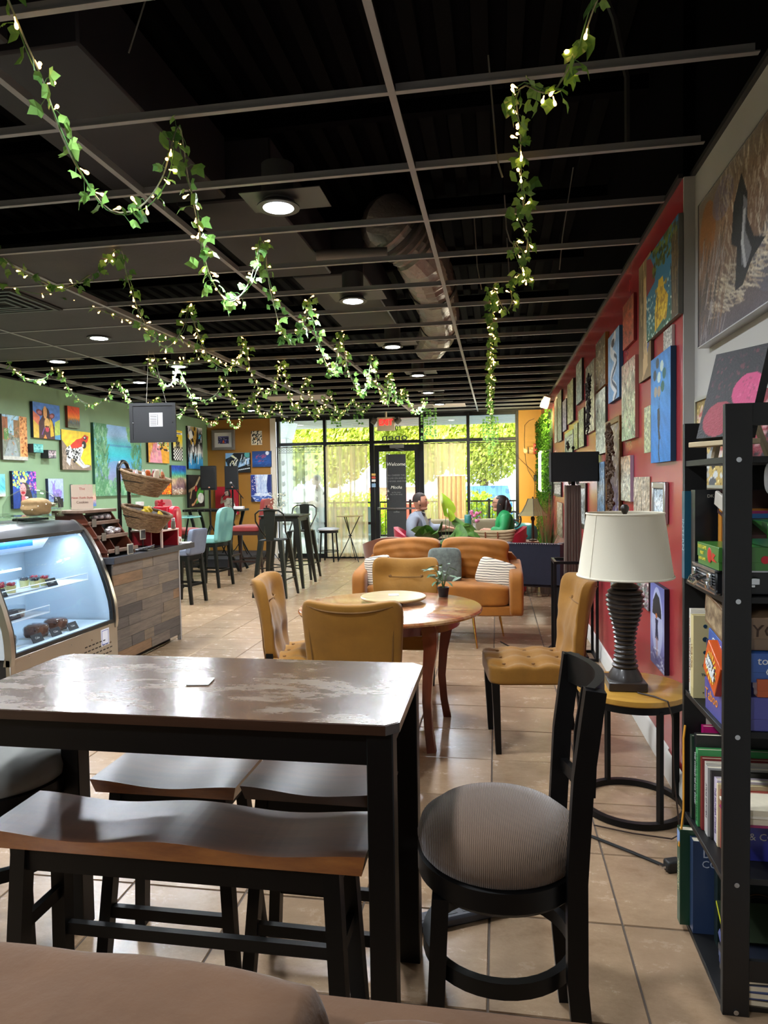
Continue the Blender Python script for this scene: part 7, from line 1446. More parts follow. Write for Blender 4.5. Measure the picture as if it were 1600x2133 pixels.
# ---- stepped wooden riser
M_rw = wood('mahogany riser wood', '#4a2014', '#6a3420', (4, 8, 2), .45, 2); M_rb = wood('weathered riser edge', '#8a7464', '#6a4c3c', (6, 2, 6), .6, 2, 0)
rs = thing('stepped_display', 'stepped dark wooden display stand with a board on top, beside the glass case', 'display stand', (-3.34, 5.33, WZ))
for y in (-.22, -.01, .20): obj('divider', MB().prism([(-.26, 0), (.20, 0), (.20, .04), (-.02, .36), (-.26, .36)], 'y', y, y+.014) if y != -.01 else MB().prism([(-.2, .02), (.16, .02), (-.04, .34), (-.2, .34)], 'y', y, y+.012), M_rw, rs)
for x0, x1, z in ((-.26, .22, .03), (-.26, .13, .145), (-.26, .05, .26)): obj('step', MB().box(x0, -.23, z, x1, .225, z+.014, .002), M_rw, rs); obj('lip', MB().box(x1-.012, -.23, z+.0, x1+.002, .225, z+.03, .002), M_rb, rs)
obj('top_board', MB().box(-.27, -.25, .36, .02, .24, .385, .003), M_rb, rs)
for k, (x, y, z) in enumerate(((.225, -.12, .035), (.135, -.16, .15), (.057, -.17, .265))):
    obj('label_holder', MB().box(x, y-.03, z-.02, x+.004, y+.03, z+.045), mat('dull pewter', '#6a645c', .5, .4), rs)
for k, (x, y, z, l) in enumerate(((-.02, .05, .275, 'foil-wrapped treats on the top step of the wooden display'), (.06, .1, .16, 'foil-wrapped treats on the middle step of the wooden display'))):
    mb = MB(); r = random.Random(k)
    for q in range(9): mb.soft((r.uniform(-.05, .04), r.uniform(-.10, .08), .03+r.uniform(0, .03)), (.07, .06, .04), 2.6, 3, M=None)
    obj('wrapped_treats', mb, mat('clear foil', '#b8b0b0', .2, .6, bump=.8, bs=60), label=l, cat='snacks', kind='stuff', loc=(-3.34+x, 5.33+y, WZ+z-.001))
for (x, y, z), l in (((-3.07, 5.34, WZ), 'small black-framed chalk card at the front corner of the counter'), ((-3.13, 5.66, WZ+.10), 'small black-framed chalk card on a stem behind the wooden display')):
    t = thing('menu_card', l, 'sign', (x, y, z)); obj('frame', MB().box(-.004, -.045, .0, .004, .045, .09, .002), mat('white distressed frame', '#a8a090', .6), t); obj('card', MB().box(.0042, -.036, .009, .006, .036, .081), M_tag, t)
    if z > WZ+.01: obj('stem', MB().cyl((0, 0, -.10), (0, 0, 0), .004), BLKM, t)
sg = thing('cookie_sign', 'cream paper sign for New York style cookies standing on the stepped display', 'sign', (-3.46, 5.28, WZ+.386), rad(-50))
obj('sheet', MB().box(-.003, -.085, .0, .003, .085, .21), mat('cream card', '#cdb8a4', .6), sg); text('The', .03, INKR, sg, face_px(.004, 0, .175)); text('New York Style', .026, INKR, sg, face_px(.004, 0, .10), shear=.1); text('Cookies', .028, mat('print brown', '#4a2820', .6), sg, face_px(.004, 0, .062)); obj('base', MB().box(-.02, -.09, 0, .02, .09, .006), M_cg, sg)
# ---- basket stand
bs2 = thing('basket_stand', 'black tubular stand holding two tilted wicker baskets on the counter', 'basket stand', (-3.36, 5.82, WZ))
arch = [(-.03, -.085, 0), (-.03, -.085, .72)]+[(-.03, -.085*cos(a), .72+.085*sin(a)) for a in [pi*i/12 for i in range(1, 12)]]+[(-.03, .085, .72), (-.03, .085, 0)]
obj('frame', MB().tube(arch, .018, 10), mat('gloss black tube', '#0e0e10', .25, coat=.5), bs2); obj('base', MB().bar([(-.12, -.085, .012), (.20, -.085, .012)], .03, .024).bar([(-.12, .085, .012), (.20, .085, .012)], .03, .024), mat('gloss black tube', '#0e0e10', .25, coat=.5), bs2)
for z in (.54, .22): obj('hoop', MB().tube([(.17+.2*cos(a), .15*sin(a), z+.10-.06*(.17+.2*cos(a))/.4) for a in [2*pi*i/32 for i in range(32)]], .004, 6, True), mat('gloss black tube', '#0e0e10', .25, coat=.5), bs2)
M_wk = mat('wicker', '#6e5236', .7, col2='#9a7a54', vs=40, bump=.6, bs=120); M_wk2 = mat('wicker rim', '#8a6c4a', .7, col2='#5c4228', vs=30, bump=.6, bs=90)
def basket(z, label):
    t = thing('wicker_basket', label, 'basket', (-3.17, 5.82, WZ+z), 0, 'wicker baskets on the stand'); Mt_ = T(ry=rad(14)); mb = MB()
    for k in range(12):
        h_ = .155*k/11; rx = .145+.085*(k/11); ry = .105+.055*(k/11); mb.tube([((rx+.004*((i+k) % 2))*cos(2*pi*i/40), (ry+.004*((i+k) % 2))*sin(2*pi*i/40), h_-.155) for i in range(40)], .0085, 5, True, M=Mt_)
    obj('weave', mb, M_wk, t, kind='stuff'); obj('bottom', MB().lathe([(0, -.162), (.145, -.162), (.145, -.15), (0, -.15)], n=28, M=Mt_ @ T(s=(1, .72, 1))), M_wk, t)
    obj('rim', MB().tube([((.232)*cos(2*pi*i/40), .162*sin(2*pi*i/40), .008+.004*(i % 2)) for i in range(40)], .0155, 8, True, M=Mt_), M_wk2, t)
    obj('liner_wall', MB().lathe([(.14, -.15), (.222, .0)], n=32, M=Mt_ @ T(s=(1, .70, 1))), mat('dark wicker', '#3a2a1c', .8), t); return t
basket(.665, 'upper wicker basket of wrapped sweets'); basket(.34, 'lower wicker basket holding snack bags and a banana')
r = random.Random(8)
SN = ['red and white wrapped sweet at the %s of the upper basket' % s for s in ('back left', 'left', 'middle', 'right')]+['pale wrapped bar sticking up at the %s of the upper basket' % s for s in ('left', 'centre', 'right')]
for k in range(7):
    x, y = -3.28+.045*k, 5.82+(-.05 if k % 2 else .04); t = thing('wrapped_snack', SN[k], 'snack', (x, y, WZ+.60), r.uniform(-.6, .6), 'sweets in the upper basket'); c = ('#b02430', '#d8d0d0', '#c86830', '#e0dcd8', '#8a3038', '#d8c8b0', '#b87048')[k]
    obj('wrapper', MB().soft((0, 0, .05), (.03, .06, .12+.02*(k % 3)), 3.5, 6, lambda q: (0, .003*sin(q.z*12), 0), M=T(ry=rad(12*(k % 3)-10))), mat('wrapper '+c, c, .3, bump=.3, bs=50), t); obj('crimp', MB().box(-.004, -.028, .11, .004, .028, .13, M=T(ry=rad(12*(k % 3)-10))), mat('wrapper #d8d0d0', '#d8d0d0', .3), t)
t = thing('snack_bag', 'yellow crinkled snack bag in the lower basket', 'snack', (-3.20, 5.80, WZ+.26)); obj('bag', MB().soft((0, 0, .075), (.06, .13, .14), 3, 10, lambda q: (.006*sin(q.z*9+q.y*5), .004*sin(q.z*14), 0), M=T(ry=rad(25))), mat('yellow foil', '#d8b828', .3, bump=.4, bs=40), t); obj('print_patch', MB().sph((.045, 0, .06), (.006, .03, .02), 8), mat('apple red', '#c02818', .5), t)
t = thing('banana', 'yellow bananas standing in the lower basket', 'fruit', (-3.06, 5.84, WZ+.20))
for k in range(3): obj('banana_finger', MB().tube([(0, .03*(k-1), 0), (.02, .045*(k-1), .05), (.01, .035*(k-1), .10), (0, .008*(k-1), .145)], [.008, .018, .017, .006], 8), mat('banana yellow', '#d8b420', .45), t)
# ---- red drawer box with jars, red napkin box, cups, cutlery tray
rb = thing('red_caddy', 'dark red wooden caddy with pale edges on the counter', 'caddy', (-3.20, 6.06, WZ))
M_cr = mat('crimson paint', '#8a1420', .4); M_pe = mat('pale edge', '#d0b4a8', .5)
obj('front', MB().box(-.17, -.16, 0, .02, -.145, .15), M_cr, rb); obj('side', MB().box(.02, -.16, 0, .03, .16, .0).box(-.17, .145, 0, .13, .16, .15), M_cr, rb); obj('back', MB().box(-.17, -.145, 0, -.155, .145, .15), M_cr, rb); obj('shelf_top', MB().box(-.18, -.17, .15, .14, .17, .165, .003), M_pe, rb)
for y in (-.165, .155): obj('edge_post', MB().box(.115, y, 0, .135, y+.012, .15), M_pe, rb)
for k in range(3):
    t = thing('condiment_jar', 'glass jar with a %s on the red caddy' % ('white cap, nearest' if k == 0 else 'white cap, middle one' if k == 1 else 'white cap, farthest'), 'jar', (-3.16+.05*k, 5.99+.06*k, WZ+.1655), 0, 'jars on the red caddy')
    obj('jar', MB().lathe([(0, 0), (.022, 0), (.022, .06), (.014, .075), (0, .075)], n=16), mat('pepper glass', '#6a6458', .2), t); obj('cap', MB().lathe([(.017, .075), (.016, .10), (0, .104)], n=14), mat('steel cap', '#d8d8dc', .3, .6), t)
nb = thing('napkin_box', 'tall bright red box with a rounded side and a bow on the counter', 'box', (-3.26, 6.44, WZ))
obj('body', MB().box(-.13, -.09, 0, .02, .09, .37, .006), mat('bright red lacquer', '#b8182c', .3), nb); obj('round_side', MB().soft((.05, 0, .19), (.10, .17, .36), 4, 6), mat('bright red lacquer', '#b8182c', .3), nb); mb = MB()
for k in range(5): mb.soft((-.08, -.02, .41), (.05, .014, .03), 2.4, 3, M=Matrix.Translation((-.08, -.02, .40)) @ Euler((0, k*1.25, 0)).to_matrix().to_4x4() @ Matrix.Translation((.10, .02, -.41)))
obj('bow', mb, mat('bow red', '#a01428', .4), nb); obj('knob', MB().sph((-.06, -.094, .33), .010, 8), CHR, nb)
for k in range(3):
    t = thing('cup_stack', 'stack of white paper cups with brown sleeves, %s of three' % ('leftmost', 'middle', 'rightmost')[k], 'cups', (-3.56+.075*k, 6.40+.02*k, WZ), 0, 'paper cup stacks on the counter'); H_ = .42-.05*k
    obj('cups', MB().lathe([(0, 0), (.028, 0)]+sum([[(.036+.003*(i % 2), .03+i*.02), (.0385, .045+i*.02)] for i in range(int((H_-.06)/.02))], [])+[(.042, H_), (0, H_)], n=18), mat('paper cup white', '#e4ded8', .6), t); obj('sleeve', MB().lathe([(.040, H_-.13), (.043, H_-.05), (.040, H_-.05)], n=18), mat('kraft sleeve', '#9a7452', .8), t)
ctr = thing('cutlery_tray', 'black tray with wrapped cutlery at the front of the counter', 'tray', (-3.20, 5.72, WZ), rad(4))
obj('tray', MB().box(-.13, -.14, 0, .14, .14, .015, .004), mat('gloss black tube', '#0e0e10', .25, coat=.5), ctr)
for k in range(5): obj('packet', MB().box(.02+.02*k, -.11, .015+.004*k, .034+.02*k, .11, .022+.004*k, M=T(rz=.12*(k-2))), mat('clear packet', '#a8a8b0', .2, .3), ctr)
t = thing('tape_roll', 'roll of white labels at the far end of the counter', 'roll', (-3.15, 6.37, WZ)); obj('roll', MB().cyl((-.03, 0, .035), (.03, 0, .035), .035, n=20), mat('white paper', '#dcd8d4', .7), t); obj('core', MB().cyl((-.032, 0, .035), (.032, 0, .035), .014, n=14), mat('kraft sleeve', '#9a7452', .8), t)
obj('paper_sheet', MB().box(-.05, -.09, 0, .05, .09, .004), mat('white paper', '#dcd8d4', .7), loc=(-3.11, 6.46, WZ), rz=.3, label='loose white papers at the very end of the counter', cat='paper')
# ---- panel hanging from the ceiling
hpn = thing('hanging_sign', 'black framed panel hung by wires from the ceiling, with a white label', 'hanging sign', (-3.44, 6.5, 1.955), rad(9))
obj('frame', MB().box(-.235, -.02, 0, .235, -.0, .03).box(-.235, -.02, .37, .235, 0, .40).box(-.235, -.02, .03, -.20, 0, .37).box(.20, -.02, .03, .235, 0, .37), mat('matte black panel', '#0e0e10', .6), hpn)
obj('back_board', MB().box(-.20, -.012, .03, .20, 0, .37), mat('charcoal board', '#17171a', .7), hpn); obj('label_plate', MB().box(-.035, -.014, .16, .10, -.012, .30), mat('label paper', '#b8b8b8', .6), hpn)
mb = MB()
for k in range(7): mb.box(-.025, -.0146, .175+.017*k, .04, -.014, .180+.017*k)
mb.box(.047, -.0146, .175, .052, -.014, .285); obj('label_print', mb, INK, hpn)
for x in (-.20, .20): obj('screw', MB().sph((x, -.021, .2), .006, 5), CHR, hpn)
obj('hanging_wire', MB().cyl((-.06, -.01, .40), (-.01, -.05, .915), .003, n=5), M_wire, hpn); obj('hanging_wire', MB().cyl((.14, -.01, .40), (.02, .0, .915), .003, n=5), M_wire, hpn)
# ================================================================ HIGH TABLES AND STOOLS ON THE LEFT
M_gun = mat('gunmetal', '#33332f', .38, .75, var=.1, vs=5)
def metal_stool(label, loc, rz):
    """front to +y, back hoop at -y"""
    t = thing('metal_bar_stool', label, 'bar stool', loc, rz, 'gunmetal bar stools at the metal table')
    obj('seat', MB().box(-.16, -.16, .755, .16, .16, .775, .01), M_gun, t)
    for x in (-1, 1):
        for y in (-1, 1): obj('leg', MB().tube([(x*.235, y*.225, 0), (x*.14, y*.14, .76)], [.55, 1.25], 4, sq=(.026, .026)), M_gun, t)
    f = lambda z: .235-(.095*z/.76)
    for z, s in ((.30, 0), (.24, 1)):
        k = f(z)
        if s: obj('footrest', MB().bar([(-k, -k, z), (-k, k, z)], .018, .018).bar([(k, -k, z), (k, k, z)], .018, .018), M_gun, t)
        else: obj('footrest', MB().bar([(-k, -k, z), (k, -k, z)], .018, .018).bar([(-k, k, z), (k, k, z)], .018, .018), M_gun, t)
    P_ = [(-.16, .10, .77), (-.175, -.05, .88), (-.21, -.15, 1.02), (-.20, -.18, 1.12), (-.14, -.19, 1.165), (0, -.19, 1.18), (.14, -.19, 1.165), (.20, -.18, 1.12), (.21, -.15, 1.02), (.175, -.05, .88), (.16, .10, .77)]
    obj('hoop', MB().tube(P_, .011, 8), M_gun, t); obj('splat', MB().prism([(-.055, .77), (.055, .77), (.085, 1.175), (-.085, 1.175)], 'y', -.008, .0, M=T(0, -.17, 0)), M_gun, t); return t
metal_stool('gunmetal bar stool with a hoop back, nearest, on the viewer side of the metal table', (-2.98, 8.88, 0), rad(-4))
metal_stool('gunmetal bar stool behind the metal table, facing the viewer', (-3.12, 10.62, 0), rad(176))
mt = thing('metal_bar_table', 'square gunmetal high table with tapered folded legs', 'table', (-3.14, 9.85, 0))
obj('tabletop', MB().box(-.31, -.31, 1.035, .31, .31, 1.06, .008), M_gun, mt); obj('apron', MB().box(-.28, -.28, .97, .28, .28, 1.035), M_gun, mt)
for x in (-1, 1):
    for y in (-1, 1): obj('leg', MB().tube([(x*.36, y*.34, 0), (x*.25, y*.25, 1.0)], [.5, 1.3], 4, sq=(.034, .034)), M_gun, mt)
obj('brace', MB().bar([(-.33, -.31, .28), (.33, .31, .28)], .015, .015).bar([(.33, -.31, .28), (-.33, .31, .28)], .015, .015), M_gun, mt)
vs_ = thing('flower_vase', 'vase of small white blossoms on the gunmetal table', 'flowers', (-3.26, 9.95, 1.061)); obj('vase', MB().lathe([(0, 0), (.025, 0), (.035, .05), (.015, .10), (.018, .12), (0, .11)], n=14), mat('white ceramic', '#e0dcd4', .3), vs_)
mb = MB(); st_ = MB(); r = random.Random(15)
for k in range(60): a, q, z = r.uniform(0, 6.28), r.uniform(.02, .17), r.uniform(.08, .34); p = (q*cos(a), q*sin(a), z); mb.sph(p, r.uniform(.006, .012), 4); (k % 4 == 0) and st_.tube([(0, 0, .1), (p[0]*.5, p[1]*.5, z*.7), p], .002, 3)
obj('blossom', mb, mat('white blossom', '#e4e0c8', .7), vs_, kind='stuff'); obj('twig', st_, mat('green stem', '#4c6a3c', .6), vs_, kind='stuff')
nh_ = thing('napkin_holder', 'black napkin holder with a round knob on the gunmetal table', 'napkin holder', (-3.36, 9.66, 1.061)); obj('box', MB().box(-.04, -.03, 0, .04, .03, .11, .004), M_leg, nh_); obj('knob', MB().cyl((0, 0, .11), (0, 0, .13), .01).sph((0, 0, .135), .012, 6), M_leg, nh_)
def parson(name, label, loc, rz, seatz, backz, m, wood_, w=.42, nails=False, group=None, camel=False):
    """front to +x, back at -x"""
    t = thing(name, label, 'bar stool', loc, rz, group)
    obj('seat', MB().soft((0, 0, seatz), (w, w*.98, .10), 6, 8, lambda q: (0, 0, .015*(1-q.x**2)*(1-q.y**2) if q.z > 0 else 0)), m, t)
    obj('seat_frame', MB().box(-w/2+.01, -w/2+.01, seatz-.10, w/2-.01, w/2-.01, seatz-.045), wood_, t)
    h = backz-seatz; obj('backrest', MB().soft((-w/2+.01, 0, seatz+h/2), (.075, w*.95, h+.06), 10, 10, lambda q: (-.03*(q.z+1), 0, (.03*(1-abs(q.y))-.02*(abs(q.y) > .75) if camel and q.z > .3 else 0))), m, t, ang=50)
    for x in (-1, 1):
        for y in (-1, 1): obj('leg', MB().tube([(x*(w/2-.0)+(x < 0)*-.03, y*(w/2-.02), 0), (x*(w/2-.03), y*(w/2-.03), seatz-.05)], [.017, .023], 4, sq=(1, 1)), wood_, t)
    k = w/2-.01
    for y in (-1, 1): obj('stretcher', MB().bar([(-k-.015, y*(w/2-.025), .24), (k, y*(w/2-.025), .24)], .018, .03), wood_, t)
    for x in (-1, 1): obj('stretcher', MB().bar([(x*k, -w/2+.03, .32 if x > 0 else .24), (x*k, w/2-.03, .32 if x > 0 else .24)], .018, .03), wood_, t)
    if nails:
        mb = MB()
        for i in range(30): y = -w/2+w*i/29; mb.sph((w/2-.004, y, seatz-.045), .005, 4).sph((-w/2+w*i/29, -w/2+.003, seatz-.045), .005, 4)
        obj('nailhead', mb, mat('brass', '#a8884a', .3, .9), t, kind='stuff')
    return t
M_turq = mat('turquoise leatherette', '#6fa8a2', .55, var=.06, vs=6); M_rv = mat('brick red velvet', '#8a2c28', .75, var=.15, vs=5, sheen=.5); M_gb = mat('slate blue fabric', '#6c7486', .8, var=.1, vs=10)
parson('bar_stool', 'tall parson stool with a turquoise covered back and seat', (-4.28, 9.72, 0), rad(172), .70, 1.13, M_turq, M_leg, .45, camel=True)
parson('bar_stool', 'low-backed bar stool with slate blue upholstery near the end of the counter', (-4.02, 8.30, 0), rad(170), .66, .93, M_gb, M_leg, .36)
parson('bar_stool', 'wide bar chair with a brick red velvet seat and studs, behind the metal stool', (-4.15, 11.05, 0), rad(180), .78, 1.25, M_rv, mat('dark red-brown wood', '#2c140f', .4), .56, True, 'red velvet bar chairs')
parson('bar_stool', 'red velvet bar chair at the far side of the glass-topped table, half hidden', (-5.05, 10.35, 0), 0, .78, 1.27, M_rv, mat('dark red-brown wood', '#2c140f', .4), .5, True, 'red velvet bar chairs')
gt = thing('glass_bar_table', 'round turquoise glass-topped high table behind the basket stand', 'table', (-4.78, 9.62, 0)); obj('glass_top', MB().lathe([(0, 1.035), (.37, 1.035), (.38, 1.045), (.37, 1.055), (0, 1.055)], n=48), mat('turquoise glass', '#7ab0a8', .08, alpha=.75), gt)
for k in range(4): a = rad(45+90*k); obj('leg', MB().tube([(.26*cos(a), .26*sin(a), 0), (.10*cos(a), .10*sin(a), .5), (.2*cos(a), .2*sin(a), 1.035)], .014, 8), BLKM, gt)
obj('ring', MB().tube([(.11*cos(2*pi*i/24), .11*sin(2*pi*i/24), .5) for i in range(24)], .008, 6, True), BLKM, gt)
bt = thing('black_bar_table', 'long black riveted high table with bowed legs before the stage', 'table', (-4.90, 11.45, 0)); obj('tabletop', MB().box(-.53, -.26, 1.06, .50, .26, 1.10, .006), M_leg, bt)
for x in (-.40, .40):
    s = 1 if x > 0 else -1
    for y in (-.2, .2): obj('leg', MB().tube([(x+s*.02, y, 1.06), (x-s*.04, y, .85), (x-s*.08, y, .6), (x-s*.06, y, .3), (x+s*.07, y, .02)], 1, 4, sq=(.022, .018)), M_leg, bt)
obj('foot_rail', MB().bar([(-.32, -.2, .3), (.32, -.2, .3)], .02, .02), M_leg, bt)
for k in range(9): obj('rivet', MB().sph((-.48+.12*k, -.262, 1.08), .008, 5), CHR, bt)
obj('power_outlet', MB().box(-.09, -.035, 0, .09, .035, .05, .006), mat('outlet white', '#dcdcdc', .4), loc=(-4.37, 11.15, 1.06+.0405), label='white power outlet block at the right end of the black riveted table', cat='outlet')
# stage, speakers, microphone
obj('stage', MB().box(-5.93, 11.85, 0, -4.62, 13.48, .16, .004), mat('stage black carpet', '#1d1d22', .8, var=.2, vs=14), label='low black stage platform in the corner of the green and ochre walls', cat='stage')
def speaker(x, y, label, s=1):
    t = thing('loudspeaker', label, 'loudspeaker', (x, y, .16), rad(10)); z = 1.27
    obj('cabinet', MB().prism([(-.13*s, -.12), (.13*s, -.12), (.10*s, .13), (-.10*s, .13)], 'z', z, z+.46), mat('speaker black', '#09090a', .8), t); obj('grille', MB().box(-.12*s, -.128, z+.03, .12*s, -.12, z+.43, .004), mat('speaker grille', '#0c0c0e', .8, bump=.5, bs=300), t)
    obj('badge', MB().sph((.02, -.13, z+.05), (.018, .004, .014), 8), mat('badge', '#c88878', .3, .4), t); obj('pole', MB().cyl((0, 0, .5), (0, 0, z), .018, n=10), BLKM, t)
    for k in range(3): a = rad(30+120*k); obj('tripod_leg', MB().cyl((0, 0, .62), (.30*cos(a), .30*sin(a), .012), .012, n=8), BLKM, t)
speaker(-5.42, 12.35, 'black loudspeaker on a stand, left of the pair on the stage', 1.08); speaker(-5.12, 12.75, 'black loudspeaker on a stand, right of the pair on the stage', .95)
mc_ = thing('microphone_stand', 'microphone on a black boom stand in front of the red painting', 'microphone stand', (-4.80, 12.35, .16))
obj('pole', MB().cyl((0, 0, .25), (0, 0, 1.16), .012, n=8), BLKM, mc_); obj('boom', MB().cyl((.05, 0, 1.10), (-.12, -.02, 1.32), .009, n=8), BLKM, mc_); obj('microphone', MB().cyl((-.12, -.02, 1.32), (-.17, -.03, 1.38), .014, .02, n=10), mat('speaker black', '#09090a', .8), mc_)
obj('mesh_head', MB().sph((-.18, -.03, 1.395), .028, 8), mat('mic mesh', '#8a8a8c', .4, .8), mc_)
for k in range(3): a = rad(90+120*k); obj('tripod_leg', MB().tube([(0, 0, .34), (.12*cos(a), .12*sin(a), .15), (.28*cos(a), .28*sin(a), .012)], .009, 6), BLKM, mc_)
wst = thing('white_top_stool', 'round stool with a white cushion by the window', 'stool', (-3.25, 12.95, 0)); obj('cushion', MB().soft((0, 0, .63), (.42, .42, .07), 2.6, 8), mat('white vinyl', '#b8bcc4', .5), wst); obj('ring', MB().lathe([(.15, .56), (.19, .56), (.19, .60), (.15, .60)], n=28), M_leg, wst)
for k in range(4): a = rad(40+90*k); obj('leg', MB().tube([(.20*cos(a), .20*sin(a), 0), (.16*cos(a), .16*sin(a), .57)], .016, 8), M_leg, wst)
obj('foot_ring', MB().tube([(.185*cos(2*pi*i/28), .185*sin(2*pi*i/28), .20) for i in range(28)], .010, 6, True), M_leg, wst)
bi = thing('bistro_table', 'small round bistro table with three crossed rod legs by the window', 'table', (-2.82, 12.95, 0)); obj('tabletop', MB().lathe([(0, .875), (.26, .875), (.265, .885), (0, .89)], n=36), wood('bistro top wood', '#6a4a34', '#8a6a50'), bi)
for k in range(3): a = rad(80+120*k); obj('rod_leg', MB().cyl((-.19*cos(a), -.19*sin(a), .875), (.25*cos(a), .25*sin(a), 0), .009, n=8), BLKM, bi)
obj('collar', MB().lathe([(.03, .49), (.035, .5), (.03, .51)], n=12), BLKM, bi)
hk = thing('music_stand', 'thin black folding stand behind the red velvet bar chair', 'stand', (-4.25, 12.3, 0)); obj('pole', MB().tube([(0, 0, .3), (0, 0, .9), (.05, 0, 1.0), (.16, 0, 1.02)], .009, 6), BLKM, hk)
for k in range(3): a = rad(20+120*k); obj('tripod_leg', MB().tube([(0, 0, .36), (.24*cos(a), .24*sin(a), .01)], .008, 6), BLKM, hk)
# ================================================================ IVY GARLANDS WITH FAIRY LIGHTS
M_gw = mat('twisted garland wire', '#a8a892', .5, col2='#5c6a4c', vs=30); M_gs = mat('ivy stem', '#4f7a44', .5)
def leaf_mat2(name, c1, c2):
    m = bpy.data.materials.new(name); m.use_nodes = True; nt = m.node_tree; N = nt.nodes; L = nt.links; b = N['Principled BSDF']; b.inputs['Roughness'].default_value = .45; b.inputs['Subsurface Weight'].default_value = 0
    oi = N.new('ShaderNodeObjectInfo'); gm = N.new('ShaderNodeNewGeometry'); ad = N.new('ShaderNodeMath'); ad.operation = 'ADD'; fr = N.new('ShaderNodeMath'); fr.operation = 'FRACT'
    L.new(oi.outputs['Random'], ad.inputs[0]); L.new(gm.outputs['Random Per Island'], ad.inputs[1]); L.new(ad.outputs[0], fr.inputs[0])
    rp = N.new('ShaderNodeValToRGB'); rp.color_ramp.elements[0].color = (*lin(c1), 1); rp.color_ramp.elements[1].color = (*lin(c2), 1); L.new(fr.outputs[0], rp.inputs[0]); L.new(rp.outputs[0], b.inputs['Base Color'])
    t = N.new('ShaderNodeBsdfTranslucent'); L.new(rp.outputs[0], t.inputs[0]); mx = N.new('ShaderNodeMixShader'); mx.inputs[0].default_value = .35; L.new(b.outputs[0], mx.inputs[1]); L.new(t.outputs[0], mx.inputs[2]); L.new(mx.outputs[0], N['Material Output'].inputs[0]); return m
M_ivy = leaf_mat2('ivy leaf', '#47783a', '#93c466')
iv = [(0, 0, 0), (.010, -.020, .002), (.022, -.025, -.003), (.030, -.014, .002), (.050, 0, -.008), (.030, .014, .002), (.022, .025, -.003), (.010, .020, .002), (.020, 0, .006)]
ivf = [(8, i, i+1) for i in range(0, 7)]+[(8, 7, 0)]
ivm = bpy.data.meshes.new('leaf'); ivm.from_pydata(iv, [], ivf); ivm.materials.append(M_ivy)
M_bulb = mat('fairy bulb', '#ffe0a0', .3, emit='#ffc870', es=6)
bm_ = MB().lathe([(.0018, 0), (.0022, .012), (.0055, .018), (.006, .026), (.003, .030), (0, .030)], n=6).mesh('bulb', M_bulb)
def catmull(P, step):
    out = []; n = len(P)
    for i in range(n-1):
        a, b, c, d = P[max(0, i-1)], P[i], P[i+1], P[min(n-1, i+2)]; m_ = max(2, int((c-b).length/step))
        for k in range(m_):
            t = k/m_; out.append(.5*((2*b)+(c-a)*t+(2*a-5*b+4*c-d)*t*t+(3*b-a-3*c+d)*t**3))
    return out+[P[-1]]
def garland(label, seq, dens=1.0, seed=0, cap=150, spread=.055, loops=1):
    r = random.Random(seed); hz = CZ-.012; P = []; hk_ = [(i, onZ(s[1], s[2], hz)) for i, s in enumerate(seq) if s[0] == 'h']
    for i, s in enumerate(seq):
        if s[0] == 'h': P.append(onZ(s[1], s[2], hz)); continue
        if len(s) > 3: P.append(onY(s[1], s[2], s[3])); continue
        a = max([q for q in hk_ if q[0] < i], key=lambda q: q[0]); c = [q for q in hk_ if q[0] > i]; c = c[0] if c else a; t = (i-a[0])/max(1, c[0]-a[0]); P.append(onY(s[1], s[2], a[1].y*(1-t)+c[1].y*t))
    C = catmull(P, .035); base = C[0]; t = thing('ivy_garland', label, 'garland', base, 0, 'ivy garlands with fairy lights')
    obj('wire', MB().tube([p-base for p in C], .0028, 5), M_gw, t); ph = r.uniform(0, 6)
    obj('vine_stem', MB().tube([p-base+Vector((.012*cos(i*.45+ph), .012*sin(i*.31), .012*sin(i*.45+ph)-.006)) for i, p in enumerate(C)], .0022, 4), M_gs, t)
    n_ = 0; far = MB(); fb_ = MB(); pet = MB(); L_ = 0
    for i in range(1, len(C)-1):
        d = (C[i+1]-C[i]); L_ += d.length; p = C[i]-base; near_ = C[i].y < 6.5
        k = dens*d.length/.027
        for q in range(int(k)+(r.random() < k % 1)):
            off = Vector((r.gauss(0, 1), r.gauss(0, 1), r.gauss(0, .9)-.2)).normalized()*spread*r.uniform(.4, 1); lp = p+off*.75; s = r.uniform(.65, 1.35)
            e = Euler((r.uniform(-.9, .9)+pi/2*(r.random() < .6), r.uniform(.2, 1.3), math.atan2(off.y, off.x)))
            if near_ and n_ < cap:
                o = bpy.data.objects.new('leaf', ivm); COL.objects.link(o); o.parent = t; o.location = lp; o.rotation_euler = e; o.scale = (s,)*3; n_ += 1
            else: far.faces(iv, ivf, Matrix.Translation(lp) @ e.to_matrix().to_4x4() @ Matrix.Scale(s, 4))
            pet.tube([p, p+off*.4+Vector((0, 0, .006)), lp], .0013, 3)
        if r.random() < d.length/.075:
            off = Vector((r.gauss(0, 1), r.gauss(0, 1), r.gauss(0, 1)-.4)).normalized(); M_ = Matrix.Translation(p+off*.012) @ off.to_track_quat('Z', 'Y').to_matrix().to_4x4()
            if C[i].y < 5.2: o = bpy.data.objects.new('bulb', bm_); COL.objects.link(o); o.parent = t; o.matrix_local = M_
            else: fb_.lathe([(.002, 0), (.0065, .015), (.0065, .026), (0, .031)], n=5, M=M_)
    if len(far.b.verts): obj('leaf_cluster', far, M_ivy, t, kind='stuff')
    if len(fb_.b.verts): obj('bulb_string', fb_, M_bulb, t, kind='stuff')
    if len(pet.b.verts): obj('leaf_stalks', pet, M_gs, t, kind='stuff')
h, s = 'h', 's'
